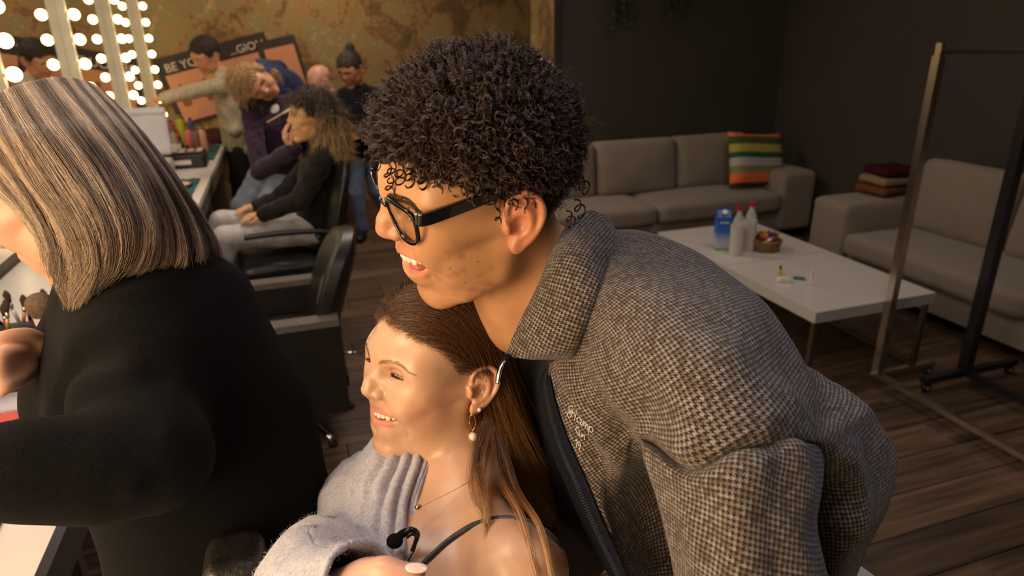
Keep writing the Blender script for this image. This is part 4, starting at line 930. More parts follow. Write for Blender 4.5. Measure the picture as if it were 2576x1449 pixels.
# ---------------------------------------------------------------- the long-haired woman: head, neck, shoulders, arms, hair
MW = headM((0.151, 0.775, 1.240), (-.91, -.34, .17), (.16, .10, .97), .94)
WOM = tag(empty('person', (0.25, 0.85, 0)), 'smiling woman with long brown hair and pearl earring, pale grey cardigan off one shoulder', 'person')
worldroot(WOM)
M_SKIN2 = skin('skin_fair', (.66, .42, .30), .34, .12, bump=.08)
W_SH_L = pd(1305, 1440, .75); W_SH_R = pd(905, 1290, .98); W_NB = pd(1170, 1235, .875)
W_EL_L = pd(1330, 1900, .80); W_EL_R = pd(740, 1560, .86)
def build_woman():
    s = Sdf(MW); g = head_sdf(s, female=True, open_=7.0, smile=1, cback=3, wide=9, fz=5, flat=3.5, upz=-43, lips=.92, neck=False, earx=2, lid=.30, fold=.75, noselen=0, jawc=2)
    s.brush([(106, 0, 4), (104, 0, 12)], -1.6, 9)
    s.brush([(110, 0, -22)], -1.0, 6)
    s.chain([(-20, 0, -30), (-30, 0, -90)], [48, 46], k=26)
    a = (-26, 0, -70)
    nb = s.loc(W_NB, True); Ls = s.loc(W_SH_L, True); Rs = s.loc(W_SH_R, True)
    s.chain([a, nb, nb+np.array([-8, 0, -50])], [45, 50, 62], k=34)
    mid = (Ls+Rs)/2; fw = np.cross(Ls-Rs, [0, 0, 1.]); fw /= np.linalg.norm(fw)
    if fw[0] < 0: fw = -fw
    s.chain([nb+np.array([0, 0, -8]), nb*.4+Ls*.6+np.array([0, 0, 8]), Ls], [38, 30, 44], k=34)
    s.chain([nb+np.array([0, 0, -8]), nb*.4+Rs*.6+np.array([0, 0, 8]), Rs], [38, 30, 44], k=34)
    ch = mid+np.array([0, 0, -85])
    ax = (Ls-Rs)/np.linalg.norm(Ls-Rs); R = np.stack([fw, ax, np.cross(fw, ax)], 1)
    s.ell(ch+fw*10, (92, 150, 130), k=50, R=R)
    s.ell(ch+fw*10+np.array([0, 0, -150]), (88, 130, 150), k=50, R=R)
    for q in (1, -1): s.ell(ch+fw*75+ax*58*q+np.array([0, 0, -65]), (48, 56, 58), k=40, R=R)
    # collar bones, sternal notch, tendon of the neck
    no = nb+fw*46+np.array([0, 0, -34])
    s.brush([no+ax*12, no+ax*60+np.array([-8, 0, 8]), Ls*.75+nb*.25+fw*34+np.array([0, 0, 14])], 3.5, 9)
    s.brush([no-ax*12, no-ax*60+np.array([-8, 0, 8])], 3.0, 8)
    s.brush([no+np.array([6, 0, 2])], -5, 10)
    s.brush([(-12, 52, -60), nb+fw*44+ax*14+np.array([0, 0, 0])], 2.5, 9)
    El = s.loc(W_EL_L, True); Er = s.loc(W_EL_R, True)
    s.chain([Ls+np.array([-2, 0, 2]), Ls*.5+El*.5, El], [46, 38, 36], k=34)
    s.chain([Rs, Rs*.5+Er*.5, Er], [42, 38, 34], k=30)
    # right forearm and hand resting across the lap toward the front
    wr = s.loc(pd(850, 1500, .70), True); pa = s.loc(pd(925, 1470, .665), True)
    s.chain([Er, wr, pa], [34, 26, 20], k=16)
    def finger(P, R, k=7): s.chain([s.loc(p, True) for p in P], R, k=k, kk=5, n=14)
    s.ell(pa, (34, 24, 20), k=14)
    finger([pd(895, 1462, .66), pd(960, 1432, .645), pd(1010, 1445, .64), pd(1052, 1443, .64)], [12, 10.5, 9, 7.2])
    for i in range(4):
        finger([pd(905+i*4, 1480+i*18, .655-i*.002), pd(985+i*5, 1478+i*20, .64), pd(1035-i*4, 1495+i*20, .645), pd(1060-i*8, 1505+i*20, .66)], [11, 9.5, 8.5, 7.0])
    V1, F1 = s.mesh((-112, -140, -178), (130, 142, 135), 1.5)
    V2, F2 = s.mesh((-330, -420, -520), (420, 520, -20), 2.7)
    V1 = relax(V1, F1, 1, .5); V2 = relax(V2, F2, 1, .3)
    inb = (V2[:, 0] > -110) & (V2[:, 0] < 128) & (np.abs(V2[:, 1]) < 139.5) & (V2[:, 2] > -176.3) & ((V2[:, 2] < -160) | (np.abs(V2[:, 1]) > 124) | (V2[:, 0] < -96) | (V2[:, 0] > 114))
    t1 = BVHTree.FromPolygons([tuple(v) for v in V1.tolist()], [tuple(f) for f in F1.tolist()])
    for i_ in np.nonzero(inb)[0]:
        q_ = t1.find_nearest(Vector(V2[i_]), 4.0)
        if q_[0] is not None: V2[i_] = np.array(q_[0])-np.array(q_[1])*.12
    a1 = V1[F1]; a2 = V2[F2]; k1 = ((a1[:, :, 2] > -174) & (np.abs(a1[:, :, 1]) < 138) & (a1[:, :, 0] > -110) & (a1[:, :, 0] < 127)).all(1); k2 = (a2[:, :, 2] < -166).all(1) | (np.abs(a2[:, :, 1]) > 130).all(1) | (a2[:, :, 0] < -102).all(1) | (a2[:, :, 0] > 119).all(1)
    F1, F2 = F1[k1], F2[k2]; V = np.concatenate([V1, V2]); F = np.concatenate([F1, F2+len(V1)])
    u, inv = np.unique(F, return_inverse=True); V = V[u]; F = inv.reshape(F.shape)
    o = meshpy('body', toW(MW, V), F, M_SKIN2, WOM); own(o)
    col = np.tile([.62, .375, .245], (len(V), 1)); Vs = V.copy(); Vs[:, 1] = np.abs(Vs[:, 1])
    def mixc(mask, c):
        nonlocal col
        col = col*(1-mask)+np.array(c)*mask
    mixc(soft(dpoly(Vs, [(64, 46, -18), (40, 60, -10)]), 24, 24)*.55, (.62, .30, .20))
    mixc(soft(dpoly(Vs, [(99, 10, 29.5), (98, 20, 34), (91, 34, 36.5), (82, 45, 33.5), (72, 54, 27)]), 2.4, 3.5)*.6, (.22, .11, .06))
    mixc(soft(dpoly(Vs, [(110, 0, -14)]), 12, 14)*.4, (.64, .30, .22))
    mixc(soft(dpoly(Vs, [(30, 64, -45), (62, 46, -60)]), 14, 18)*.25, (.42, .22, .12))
    mixc(soft(dpoly(Vs, [(86, 20, 24), (89, 31, 28), (80, 44, 24)]), 6, 6)*.45, (.50, .25, .13))
    mixc(soft(dpoly(Vs, [(88, 20, 18), (89.5, 31, 19.2), (82, 43, 18)]), 2.2, 1.6)*.75, (.06, .035, .025))
    mixc(soft(dpoly(Vs, [(-10, 86, -26), (-2, 84, 6), (-18, 88, 28), (-32, 95, 8)]), 14, 14)*.4, (.62, .26, .17))
    mixc(lip_mask(V, g, .92)[:, None]*.75, (.62, .20, .17))
    mixc(soft(dpoly(V, [wr, pa, s.loc(pd(1010, 1445, .64), True)]), 70, 60)*.35, (.62, .30, .25))
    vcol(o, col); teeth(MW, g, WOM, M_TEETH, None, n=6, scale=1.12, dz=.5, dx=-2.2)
    eyes(MW, WOM, (.10, .07, .04), look=(1, .15, -.5)); g['pr'] = surf(V1, F1); g['s'] = s; g['prb'] = surf(V, F)
    nl = s.loc(pd(1047, 1437, .636), True)
    bm = bmesh.new(); bmesh.ops.create_uvsphere(bm, u_segments=14, v_segments=8, radius=1)
    d_ = s.loc(pd(1072, 1438, .636), True)-nl; d_ /= np.linalg.norm(d_); up_ = np.array([0, .5, 1.]); up_ -= d_*(up_@d_); up_ /= np.linalg.norm(up_); sd = np.cross(d_, up_)
    for v in bm.verts: v.co = Vector(toW(MW, nl+d_*v.co.x*11+sd*v.co.y*5.5+up_*(v.co.z*1.5+5.2)))
    own(bmobj('fingernail', bm, mat('pale_pink_nail', (.85, .62, .58), .15), WOM, smooth=True))
    return g
GW = build_woman()
M_BROW2 = hairmat('brow_brown', (.12, .06, .03), (.20, .11, .06), .6)
own(brow(MW, WOM, [(99, 10, 30), (98, 20, 34.5), (91, 34, 37), (82, 45, 34), (72, 54, 27)], M_BROW2, GW['pr'], 240, 6, .00004, thick=5))
own(lashes(MW, WOM, mat('mascara', (.01, .007, .006), .5), .30, 70, 9, r=.00016))
def woman_hair():
    rs = np.random.RandomState(4); cen = np.array([-1, 0, 45.]); rad = np.array([96, 75, 82.])
    def keep(p):
        x, y, z = p; ay = abs(y)
        return z > np.interp(x, [-98, -40, -20, 0, 12, 26, 40, 55, 72, 84, 96], [-40, -30, 26, 36, 30, 26, 42, 56, 66, 74, 82])
    P, N = scalp_pts(11000, rs, keep); n = len(P); k = 44
    Q = P+N*1.0; out = [Q.copy()]
    E = rad+3.5
    side = np.sign(P[:, 1]+10); side[side == 0] = 1
    lift = rs.uniform(1.0, 5.5, n)+3.5*(P[:, 2] > 90)
    tgt = np.stack([np.full(n, -38.)+rs.randn(n)*13, side*(76+rs.randn(n)*4), rs.randn(n)*10+8], 1)
    tgt[:, 2] += np.clip((P[:, 2]-60)/70, -.3, 1)*12; tgt[:, 0] -= np.clip((30-P[:, 0])/120, 0, 1)*38; tgt[:, 1] *= np.where(tgt[:, 0] < -55, .7, 1)
    phase = np.zeros(n, bool); steps = np.full(n, 7.5); steps2 = rs.uniform(13.5, 17.0, n)
    gl = np.linalg.inv(MW[:3, :3])@np.array([0, 0, -1.0]); gl /= np.linalg.norm(gl)
    wv = rs.randn(n, 3)*.035; drift = np.stack([rs.uniform(-.34, -.02, n), np.abs(rs.randn(n))*.05*side, np.zeros(n)], 1)
    Wc = np.linalg.inv(MW[:3, :3])@RGT; Wc /= np.linalg.norm(Wc)
    wcr = rs.uniform(-.02, .62, n)[:, None]*np.where(side > 0, 1, .6)[:, None]
    for i in range(k-1):
        d1 = tgt-Q; L = np.linalg.norm(d1, axis=1); phase |= (L < 16) | (i > 24)
        d1 /= L[:, None]+1e-6
        # comb backward first, then round to the ear
        w = np.clip(1-i/12, 0, 1)*.55; bk = np.array([-1, 0, .25]); d1 = d1+bk*w*(Q[:, [0]] > 0)
        nn = (Q-cen)/E**2; nn /= np.linalg.norm(nn, axis=1)[:, None]; d1 -= nn*np.sum(d1*nn, 1)[:, None]
        f = np.clip((i-20)/20, 0, 1)
        d2 = gl+drift+wv*np.sin(i*.5+rs.rand()*.2)+Wc*wcr*f
        d = np.where(phase[:, None], d2, d1); d /= np.linalg.norm(d, axis=1)[:, None]
        Q = Q+d*np.where(phase, steps2, steps)[:, None]
        q = (Q-cen)/(E+lift[:, None]); r = np.linalg.norm(q, axis=1); m = (r < 1)
        Q[m] = cen+(q[m]/r[m][:, None])*(E+lift[m][:, None])
        # stay clear of neck
        c2 = np.array([-28, 0, 0]); rr = np.hypot(Q[:, 0]-c2[0], Q[:, 1]); m = (rr < 54) & (Q[:, 2] < -20) & (Q[:, 2] > -150)
        s_ = 54/np.maximum(rr, 1); Q[m, 0] = c2[0]+(Q[m, 0]-c2[0])*s_[m]; Q[m, 1] *= s_[m]
        out.append(Q.copy())
    S = np.stack(out, 1)
    # push off the shoulders
    sdf = GW['s']; Ls = sdf.loc(W_SH_L, True); nb = sdf.loc(W_NB, True)
    for a, b, r in ((nb+np.array([0, 0, -8]), Ls, 46), (Ls, sdf.loc(W_EL_L, True), 46)):
        ab = b-a; t = np.clip(((S-a)@ab)/(ab@ab), 0, 1); c = a+t[..., None]*ab; v = S-c; L = np.linalg.norm(v, axis=2); m = L < r+4
        S[m] = c[m]+v[m]/L[m][:, None]*(r+4+2*rs.rand(m.sum()))[:, None]
    cl = rs.randint(0, 260, n)      # locks: strands drawn to a shared leader
    t = np.linspace(0, 1, k)[None, :, None]**1.5
    order = np.argsort(tgt[:, 2]*.5+P[:, 0]*.3+side*1000+rs.randn(n)*3); grp = np.empty(n, int); grp[order] = np.arange(n)//38
    lead = np.stack([S[grp == g_].mean(0) for g_ in range(grp.max()+1)])
    S = S*(1-.55*t)+lead[grp]*(.55*t)+rs.randn(n, 1, 3)*2.2*t
    Sw = toW(MW, S.reshape(-1, 3)).reshape(S.shape)
    # base cap under the strands
    bm = bmesh.new(); bmesh.ops.create_icosphere(bm, subdivisions=5, radius=1)
    for v in bm.verts:
        p = cen+np.array(v.co)*(rad); ok = np.clip((p[2]-np.interp(p[0], [-98, -40, -20, 0, 12, 26, 40, 55, 72, 84, 96], [-40, -30, 26, 36, 30, 26, 42, 56, 66, 74, 82])-2)/10, 0, 1); nn = np.array(v.co)/rad; nn /= np.linalg.norm(nn)
        v.co = Vector(toW(MW, p+nn*(-6+7.0*ok)))
    cap = own(bmobj('hair', bm, mat('hair_roots', (.035, .016, .009), .6), WOM, smooth=True)); cap['label'] = 'long brown hair fading to caramel ends, tucked behind the ear'
    m = mat('caramel_brown_hair', (.1, .05, .02), .36); b = m.node_tree.nodes['Principled BSDF']; ci = nd(m, 'ShaderNodeHairInfo')
    r1 = nd(m, 'ShaderNodeValToRGB'); e = r1.color_ramp.elements; e[0].color = (.10, .044, .02, 1); e[0].position = .28; e[1].color = (.58, .38, .20, 1); e[1].position = .85
    q = e.new(.55); q.color = (.34, .165, .065, 1)
    r2 = nd(m, 'ShaderNodeValToRGB'); e = r2.color_ramp.elements; e[0].color = (.45, .42, .40, 1); e[1].color = (1.5, 1.4, 1.3, 1)
    mx = nd(m, 'ShaderNodeMix', data_type='RGBA', blend_type='MULTIPLY'); mx.inputs[0].default_value = 1
    lk(m, ci.outputs['Intercept'], r1.inputs[0]); lk(m, ci.outputs['Random'], r2.inputs[0]); lk(m, r1.outputs[0], mx.inputs[6]); lk(m, r2.outputs[0], mx.inputs[7]); lk(m, mx.outputs[2], b.inputs['Base Color'])
    strands('long_strands', Sw, np.linspace(.00016, .00009, k), m, cap)['kind'] = 'stuff'
    # baby hairs at the hairline and a few loose strands over the shoulder
    S = []; kk = 14
    for i in range(700):
        x = rs.uniform(20, 92); z = np.interp(x, [12, 26, 40, 55, 72, 84, 96], [30, 26, 42, 56, 66, 74, 82])+rs.uniform(-3, 6)
        y = 75*math.sqrt(max(.02, 1-((x+1)/96)**2-((z-45)/82)**2))*(1 if rs.rand() < .75 else -1); p = np.array([x, y, z]); nn = (p-cen)/rad**2; nn /= np.linalg.norm(nn)
        d = np.array([-1, .1*np.sign(y), rs.uniform(-.3, .5)])+rs.randn(3)*.3; d -= nn*(d@nn)*.8; d /= np.linalg.norm(d); L = rs.uniform(8, 24); q = []
        for j in range(kk): q.append(p+nn*(1.5+2.5*math.sin(j/kk*2.5))+d*L*j/kk); d = d+rs.randn(3)*.08
        S.append(q)
    S = np.array(S); S = toW(MW, S.reshape(-1, 3)).reshape(S.shape); strands('hairline_wisps', S, np.full(kk, .00008), hairmat('wisp_brown', (.10, .05, .02), (.22, .12, .05), .4), cap)['kind'] = 'stuff'
    L = []
    for (a, b_, c_, e_) in (((1222, 1060, .81), (1196, 1160, .80), (1215, 1270, .76), (1232, 1400, .72)), ((1226, 1060, .81), (1206, 1180, .80), (1222, 1290, .75), (1222, 1320, .74)), ((1232, 1070, .81), (1214, 1200, .79), (1220, 1280, .755), (1228, 1310, .74)), ((1220, 1080, .81), (1188, 1190, .80), (1196, 1260, .775), (1222, 1300, .75)), ((1240, 1080, .79), (1260, 1200, .77), (1310, 1300, .72), (1350, 1449, .70)), ((1260, 1100, .79), (1300, 1230, .76), (1360, 1330, .71), (1390, 1460, .70))):
        c0 = spline([pd(*a), pd(*b_), pd(*c_), pd(*e_)], 24)
        for _ in range(60 if e_[1] < 1440 else 90): L.append(c0+rs.randn(3)*.0028*np.linspace(1, .25, 24)[:, None]+rs.randn(3)*.0012)
    strands('loose_locks', np.array(L), np.full(24, .0001), m, cap)['kind'] = 'stuff'
woman_hair()
# ---------------------------------------------------------------- houndstooth jacket
def houndstooth():
    m = mat('houndstooth_wool', (.3, .3, .3), .92); b = m.node_tree.nodes['Principled BSDF']
    uv = nd(m, 'ShaderNodeUVMap'); uv.uv_map = 'UVMap'; sp = nd(m, 'ShaderNodeSeparateXYZ')
    # the wool yarns wander a little
    nz = nd(m, 'ShaderNodeTexNoise'); nz.inputs['Scale'].default_value = 70; lk(m, uv.outputs[0], nz.inputs[0])
    va = nd(m, 'ShaderNodeVectorMath', operation='MULTIPLY_ADD'); va.inputs[1].default_value = (.0004,)*3; lk(m, nz.outputs['Color'], va.inputs[0]); lk(m, uv.outputs[0], va.inputs[2]); lk(m, va.outputs[0], sp.inputs[0])
    def mth(op, a, b_=None, c=None):
        n = nd(m, 'ShaderNodeMath', operation=op)
        for i, v in enumerate((a, b_, c)):
            if v is None: continue
            if isinstance(v, (int, float)): n.inputs[i].default_value = v
            else: lk(m, v, n.inputs[i])
        return n.outputs[0]
    T = 8/0.0039
    i = mth('FLOOR', mth('MULTIPLY', sp.outputs[0], T)); j = mth('FLOOR', mth('MULTIPLY', sp.outputs[1], T))
    wa = mth('LESS_THAN', mth('FLOORED_MODULO', i, 8), 3.5); we = mth('LESS_THAN', mth('FLOORED_MODULO', j, 8), 3.5)
    tw = mth('LESS_THAN', mth('FLOORED_MODULO', mth('SUBTRACT', i, j), 4), 1.5)
    s_ = mth('ADD', mth('MULTIPLY', wa, tw), mth('MULTIPLY', we, mth('SUBTRACT', 1, tw)))
    # light yarn: cream with some tan yarns, dark yarn: near-black brown
    wn = nd(m, 'ShaderNodeTexWhiteNoise', noise_dimensions='2D'); cv = nd(m, 'ShaderNodeCombineXYZ')
    lk(m, mth('FLOOR', mth('DIVIDE', i, 8)), cv.inputs[0]); lk(m, mth('FLOOR', mth('DIVIDE', j, 8)), cv.inputs[1]); lk(m, cv.outputs[0], wn.inputs[0])
    rl = nd(m, 'ShaderNodeValToRGB'); rl.color_ramp.elements[0].color = (.125, .092, .066, 1); rl.color_ramp.elements[1].color = (.262, .232, .21, 1); rl.color_ramp.elements[0].position = .1; rl.color_ramp.elements[1].position = .8; lk(m, wn.outputs[0], rl.inputs[0])
    mx = nd(m, 'ShaderNodeMix', data_type='RGBA'); lk(m, s_, mx.inputs[0]); lk(m, rl.outputs[0], mx.inputs[6]); mx.inputs[7].default_value = (.018, .012, .013, 1)
    lk(m, mx.outputs[2], b.inputs['Base Color'])
    n2 = nd(m, 'ShaderNodeTexNoise'); n2.inputs['Scale'].default_value = 1500; n2.inputs['Detail'].default_value = 3; lk(m, uv.outputs[0], n2.inputs[0])
    bp = nd(m, 'ShaderNodeBump'); bp.inputs['Strength'].default_value = .7; bp.inputs['Distance'].default_value = .0008; lk(m, n2.outputs[0], bp.inputs['Height']); lk(m, bp.outputs[0], b.inputs['Normal'])
    b.inputs['Sheen Weight'].default_value = .12; b.inputs['Sheen Roughness'].default_value = .5; b.inputs['Specular IOR Level'].default_value = .2
    return m
HT = houndstooth(); NAVY = noisy('navy_lining', (.004, .005, .010), (.010, .013, .024), 300, .85, .8)
pp = lambda L: np.array([pd(*p) for p in L])
def folds(L):
    L = [(pp(p), a, w) for p, a, w in L]
    def f(U, V, P, N):
        Q = P.reshape(-1, 3); s = np.zeros(len(Q))
        for p, a, w in L: s += a*np.exp(-(dpoly(Q, spline(p, 3*len(p)))/w)**2)
        return s.reshape(P.shape[:2])
    return f
from mathutils import noise as mnoise
def soften(amp, sc, seed=0):
    def f(P):
        Q = P.reshape(-1, 3)*sc+seed
        return np.array([mnoise.noise(Vector(q)) for q in Q]).reshape(P.shape[:2])*amp
    return f
S = [
 [(1385, 912, .735), (1425, 890, .690), (1470, 800, .662), (1505, 700, .672), (1530, 630, .72), (1545, 590, .79), (1500, 590, .90), (1420, 700, .95), (1370, 860, .90)],
 [(1388, 950, .728), (1450, 900, .682), (1535, 815, .632), (1600, 715, .645), (1638, 640, .72), (1640, 590, .82), (1590, 600, .96), (1480, 760, 1.03), (1400, 930, .95)],
 [(1408, 1030, .722), (1475, 985, .668), (1590, 905, .600), (1700, 790, .600), (1762, 700, .69), (1772, 650, .82), (1710, 650, 1.00), (1560, 830, 1.10), (1440, 1000, 1.0)],
 [(1440, 1120, .722), (1500, 1060, .675), (1610, 990, .600), (1760, 930, .555), (1870, 840, .600), (1920, 790, .73), (1890, 760, .96), (1720, 920, 1.12), (1500, 1100, 1.04)],
 [(1478, 1205, .725), (1540, 1120, .692), (1606, 1062, .628), (1730, 1080, .550), (1880, 1030, .545), (1985, 985, .605), (2035, 935, .78), (1940, 930, 1.02), (1560, 1180, 1.06)],
 [(1500, 1260, .728), (1565, 1165, .708), (1625, 1105, .640), (1732, 1172, .553), (1860, 1130, .543), (1965, 1097, .560), (2065, 1075, .64), (2110, 1010, .84), (1620, 1240, 1.08)],
 [(1520, 1310, .730), (1590, 1220, .758), (1670, 1180, .775), (1752, 1205, .640), (1860, 1180, .625), (1980, 1150, .620), (2110, 1120, .66), (2168, 1080, .84), (1680, 1290, 1.10)],
 [(1560, 1400, .740), (1635, 1330, .79), (1740, 1300, .80), (1830, 1290, .700), (1930, 1270, .690), (2050, 1230, .675), (2165, 1200, .70), (2215, 1170, .84), (1760, 1390, 1.10)],
 [(1600, 1500, .750), (1680, 1440, .805), (1800, 1410, .82), (1890, 1395, .715), (1985, 1375, .700), (2080, 1340, .685), (2165, 1320, .71), (2200, 1290, .84), (1810, 1480, 1.10)],
 [(1630, 1580, .770), (1730, 1540, .765), (1830, 1510, .75), (1920, 1490, .735), (2010, 1470, .72), (2080, 1440, .71), (2130, 1420, .73), (2150, 1400, .84), (1850, 1560, 1.10)],
 [(1660, 1650, .80), (1760, 1620, .795), (1850, 1590, .78), (1930, 1570, .765), (2010, 1550, .75), (2075, 1520, .74), (2110, 1500, .76), (2120, 1490, .86), (1880, 1640, 1.10)],
]
JF = folds([([(1500, 900, .65), (1560, 990, .63), (1600, 1060, .62), (1610, 1100, .63)], .006, .012),
            ([(1420, 940, .70), (1470, 1020, .68), (1520, 1110, .69), (1560, 1220, .71), (1620, 1340, .73)], .009, .014),
            ([(1445, 1000, .70), (1480, 1090, .70), (1525, 1190, .715), (1580, 1330, .735)], -.008, .011),
            ([(1535, 960, .655), (1560, 1050, .66), (1590, 1120, .68), (1640, 1260, .72)], -.010, .012),
            ([(1380, 940, .73), (1440, 1130, .72), (1530, 1330, .73)], .004, .010),
            ([(1640, 900, .60), (1720, 990, .57), (1760, 1090, .55)], .003, .02),
            ([(1840, 800, .60), (1960, 960, .60), (2050, 1070, .63)], -.004, .02),
            ([(1980, 1010, .60), (2080, 1150, .66), (2120, 1300, .69)], .008, .022),
            ([(2050, 1200, .67), (2100, 1280, .69), (2060, 1390, .70)], -.014, .022),
            ([(2140, 1150, .68), (2180, 1240, .70), (2150, 1330, .71), (2080, 1390, .71)], .008, .016)])
_sn = soften(.0022, 16, 3.1)
JACK = loft('jacket', [pp(s) for s in S], [HT], MAN, nu=120, nv=150, disp=lambda U, V, P, N: JF(U, V, P, N)+_sn(P), flip=True)
reunwrap(JACK); JACK['label'] = 'black and cream houndstooth wool jacket with turned-up collar'
SL = [
 [(1602, 1072, .665), (1650, 1120, .625), (1728, 1160, .585), (1850, 1120, .572), (1958, 1088, .585), (2045, 1090, .640), (2035, 1030, .73), (1830, 1000, .78), (1650, 1020, .74)],
 [(1612, 1110, .630), (1662, 1160, .572), (1738, 1196, .542), (1855, 1160, .533), (1968, 1128, .548), (2058, 1125, .615), (2045, 1070, .73), (1835, 1040, .78), (1660, 1060, .74)],
 [(1640, 1200, .625), (1690, 1250, .565), (1765, 1275, .536), (1870, 1250, .527), (1975, 1215, .542), (2066, 1215, .61), (2040, 1160, .71), (1840, 1130, .75), (1680, 1150, .72)],
 [(1672, 1310, .625), (1715, 1350, .565), (1785, 1370, .538), (1880, 1350, .530), (1975, 1320, .542), (2052, 1330, .605), (2020, 1270, .70), (1850, 1240, .73), (1705, 1270, .71)],
 [(1700, 1405, .625), (1735, 1445, .57), (1800, 1465, .545), (1890, 1450, .538), (1990, 1425, .55), (2072, 1430, .61), (2030, 1370, .70), (1860, 1340, .73), (1720, 1370, .71)],
 [(1690, 1500, .64), (1740, 1545, .58), (1810, 1570, .555), (1900, 1560, .55), (2000, 1530, .56), (2095, 1510, .62), (2040, 1470, .71), (1870, 1440, .74), (1725, 1470, .72)],
 [(1660, 1640, .66), (1710, 1690, .60), (1790, 1720, .58), (1890, 1700, .58), (1990, 1660, .60), (2070, 1610, .66), (2000, 1590, .74), (1850, 1580, .76), (1700, 1600, .74)],
 [(1560, 1760, .68), (1600, 1820, .63), (1690, 1860, .61), (1790, 1840, .62), (1870, 1790, .65), (1900, 1730, .70), (1850, 1700, .77), (1740, 1690, .78), (1620, 1710, .76)],
 [(1380, 1800, .72), (1400, 1860, .68), (1450, 1900, .66), (1510, 1890, .67), (1550, 1840, .70), (1560, 1790, .74), (1530, 1760, .79), (1460, 1750, .80), (1400, 1770, .78)]]
SF = folds([([(1700, 1200, .55), (1760, 1290, .53), (1800, 1400, .54), (1790, 1480, .55)], -.004, .016),
            ([(1860, 1140, .54), (1850, 1250, .53), (1870, 1370, .53), (1850, 1480, .54)], .005, .018),
            ([(1940, 1120, .55), (1960, 1210, .54), (1930, 1320, .535), (1960, 1440, .545)], -.006, .014),
            ([(2000, 1130, .57), (2030, 1230, .57), (2000, 1330, .56), (2040, 1430, .57)], .005, .014),
            ([(1640, 1160, .60), (1690, 1290, .59), (1710, 1420, .60)], .004, .014)])
_s2 = soften(.0025, 18, 7.7)
slv = loft('sleeve', [pp(s) for s in SL], [HT], JACK, nu=120, nv=130, closed=True, disp=lambda U, V, P, N: (SF(U, V, P, N)+_s2(P))*np.clip(V*9, 0, 1), flip=True)
reunwrap(slv)
# the arm that reaches down behind the woman
R_ = [(1650, 800, 1.00, .07), (1600, 1000, 1.06, .075), (1500, 1250, 1.06, .07), (1300, 1500, 1.02, .06), (1150, 1560, .93, .05)]
P_ = spline([pd(a, b, c) for a, b, c, d in R_], 30); tube('sleeve', P_, np.interp(np.linspace(0, 1, 30), np.linspace(0, 1, 5), [r[3] for r in R_]), mat('dark_wool', (.06, .05, .045), .9), JACK, k=20)
CO = [
 [(1272, 890, .705), (1298, 828, .700), (1332, 760, .692), (1362, 690, .690), (1396, 615, .705), (1440, 553, .745), (1488, 528, .80), (1530, 545, .88)],
 [(1285, 897, .698), (1325, 845, .682), (1362, 770, .672), (1395, 690, .668), (1430, 615, .685), (1470, 560, .735), (1505, 545, .80), (1538, 556, .88)],
 [(1335, 905, .692), (1385, 870, .664), (1425, 780, .652), (1455, 695, .655), (1490, 620, .685), (1515, 575, .745), (1530, 565, .81), (1545, 570, .88)],
 [(1392, 908, .700), (1436, 886, .668), (1476, 795, .652), (1508, 698, .662), (1534, 628, .708), (1548, 590, .775), (1550, 580, .83), (1550, 585, .88)],
 [(1412, 915, .712), (1448, 898, .688), (1490, 805, .668), (1522, 705, .675), (1546, 632, .72), (1556, 596, .79), (1552, 590, .84), (1548, 592, .89)]]
_s3 = soften(.0015, 22, 1.7)
col_ = loft('collar', [pp(s) for s in CO], [HT], JACK, nu=110, nv=50, disp=lambda U, V, P, N: _s3(P), flip=True)
reunwrap(col_); md = col_.modifiers.new('thickness', 'SOLIDIFY'); md.thickness = .0045; md.offset = -1
md = JACK.modifiers.new('thickness', 'SOLIDIFY'); md.thickness = .003; md.offset = -1
# zip facing along the open front, zip teeth, puller by the collar tip
FE = pp([(1390, 915, .730), (1385, 955, .722), (1402, 1030, .716), (1434, 1120, .715), (1472, 1205, .718), (1515, 1310, .724), (1556, 1400, .733), (1600, 1500, .745)])
FI = pp([(1368, 930, .765), (1355, 970, .765), (1362, 1040, .765), (1385, 1130, .765), (1420, 1215, .765), (1465, 1320, .765), (1510, 1410, .77), (1560, 1500, .775)])
FI2 = FI+FWD*.24-RGT*.05
loft('shirt_dark_fill', [FI+FWD*.006+RGT*.004, FI+FWD*.12+RGT*.005, FI2], [mat('dark_fill_cloth', (.004, .004, .006), .95)], MAN, nu=40, nv=10)  # black shirt sheet added to darken the gap behind the hair
z_ = loft('zip_facing', [FE, (FE+FI)/2-FWD*.006, FI], [NAVY], JACK, nu=60, nv=10, flip=False)
bm = bmesh.new(); tp = spline((FE*.55+FI*.45)-FWD*.008, 120)
for i in range(0, 119):
    d = tp[i+1]-tp[i]; d /= np.linalg.norm(d); x = np.cross(d, FWD); x /= np.linalg.norm(x); y = np.cross(d, x); R4 = Matrix([(*[x[k], d[k], y[k]], tp[i][k]) for k in range(3)]+[(0, 0, 0, 1)])
    addbox(bm, -.0022, .0022, -.0007, .0007, -.0012, .0012, R4)
bmobj('zip_teeth', bm, mat('dark_zip_teeth', (.03, .035, .05), .35, .3), JACK)['kind'] = 'stuff'
tube('zip_tape', pp([(1276, 893, .698), (1266, 915, .692), (1258, 938, .69), (1252, 958, .69)]), [.0042, .0042, .0036, .003], NAVY, JACK, k=8, n=12, sx=.4)
tube('zip_puller', pp([(1270, 906, .6905), (1261, 925, .688), (1254, 946, .688), (1250, 966, .688)]), [.0012, .0022, .0030, .0022], mat('chrome_zip', (.75, .76, .8), .15, 1), JACK, k=8, n=12, sx=.5)
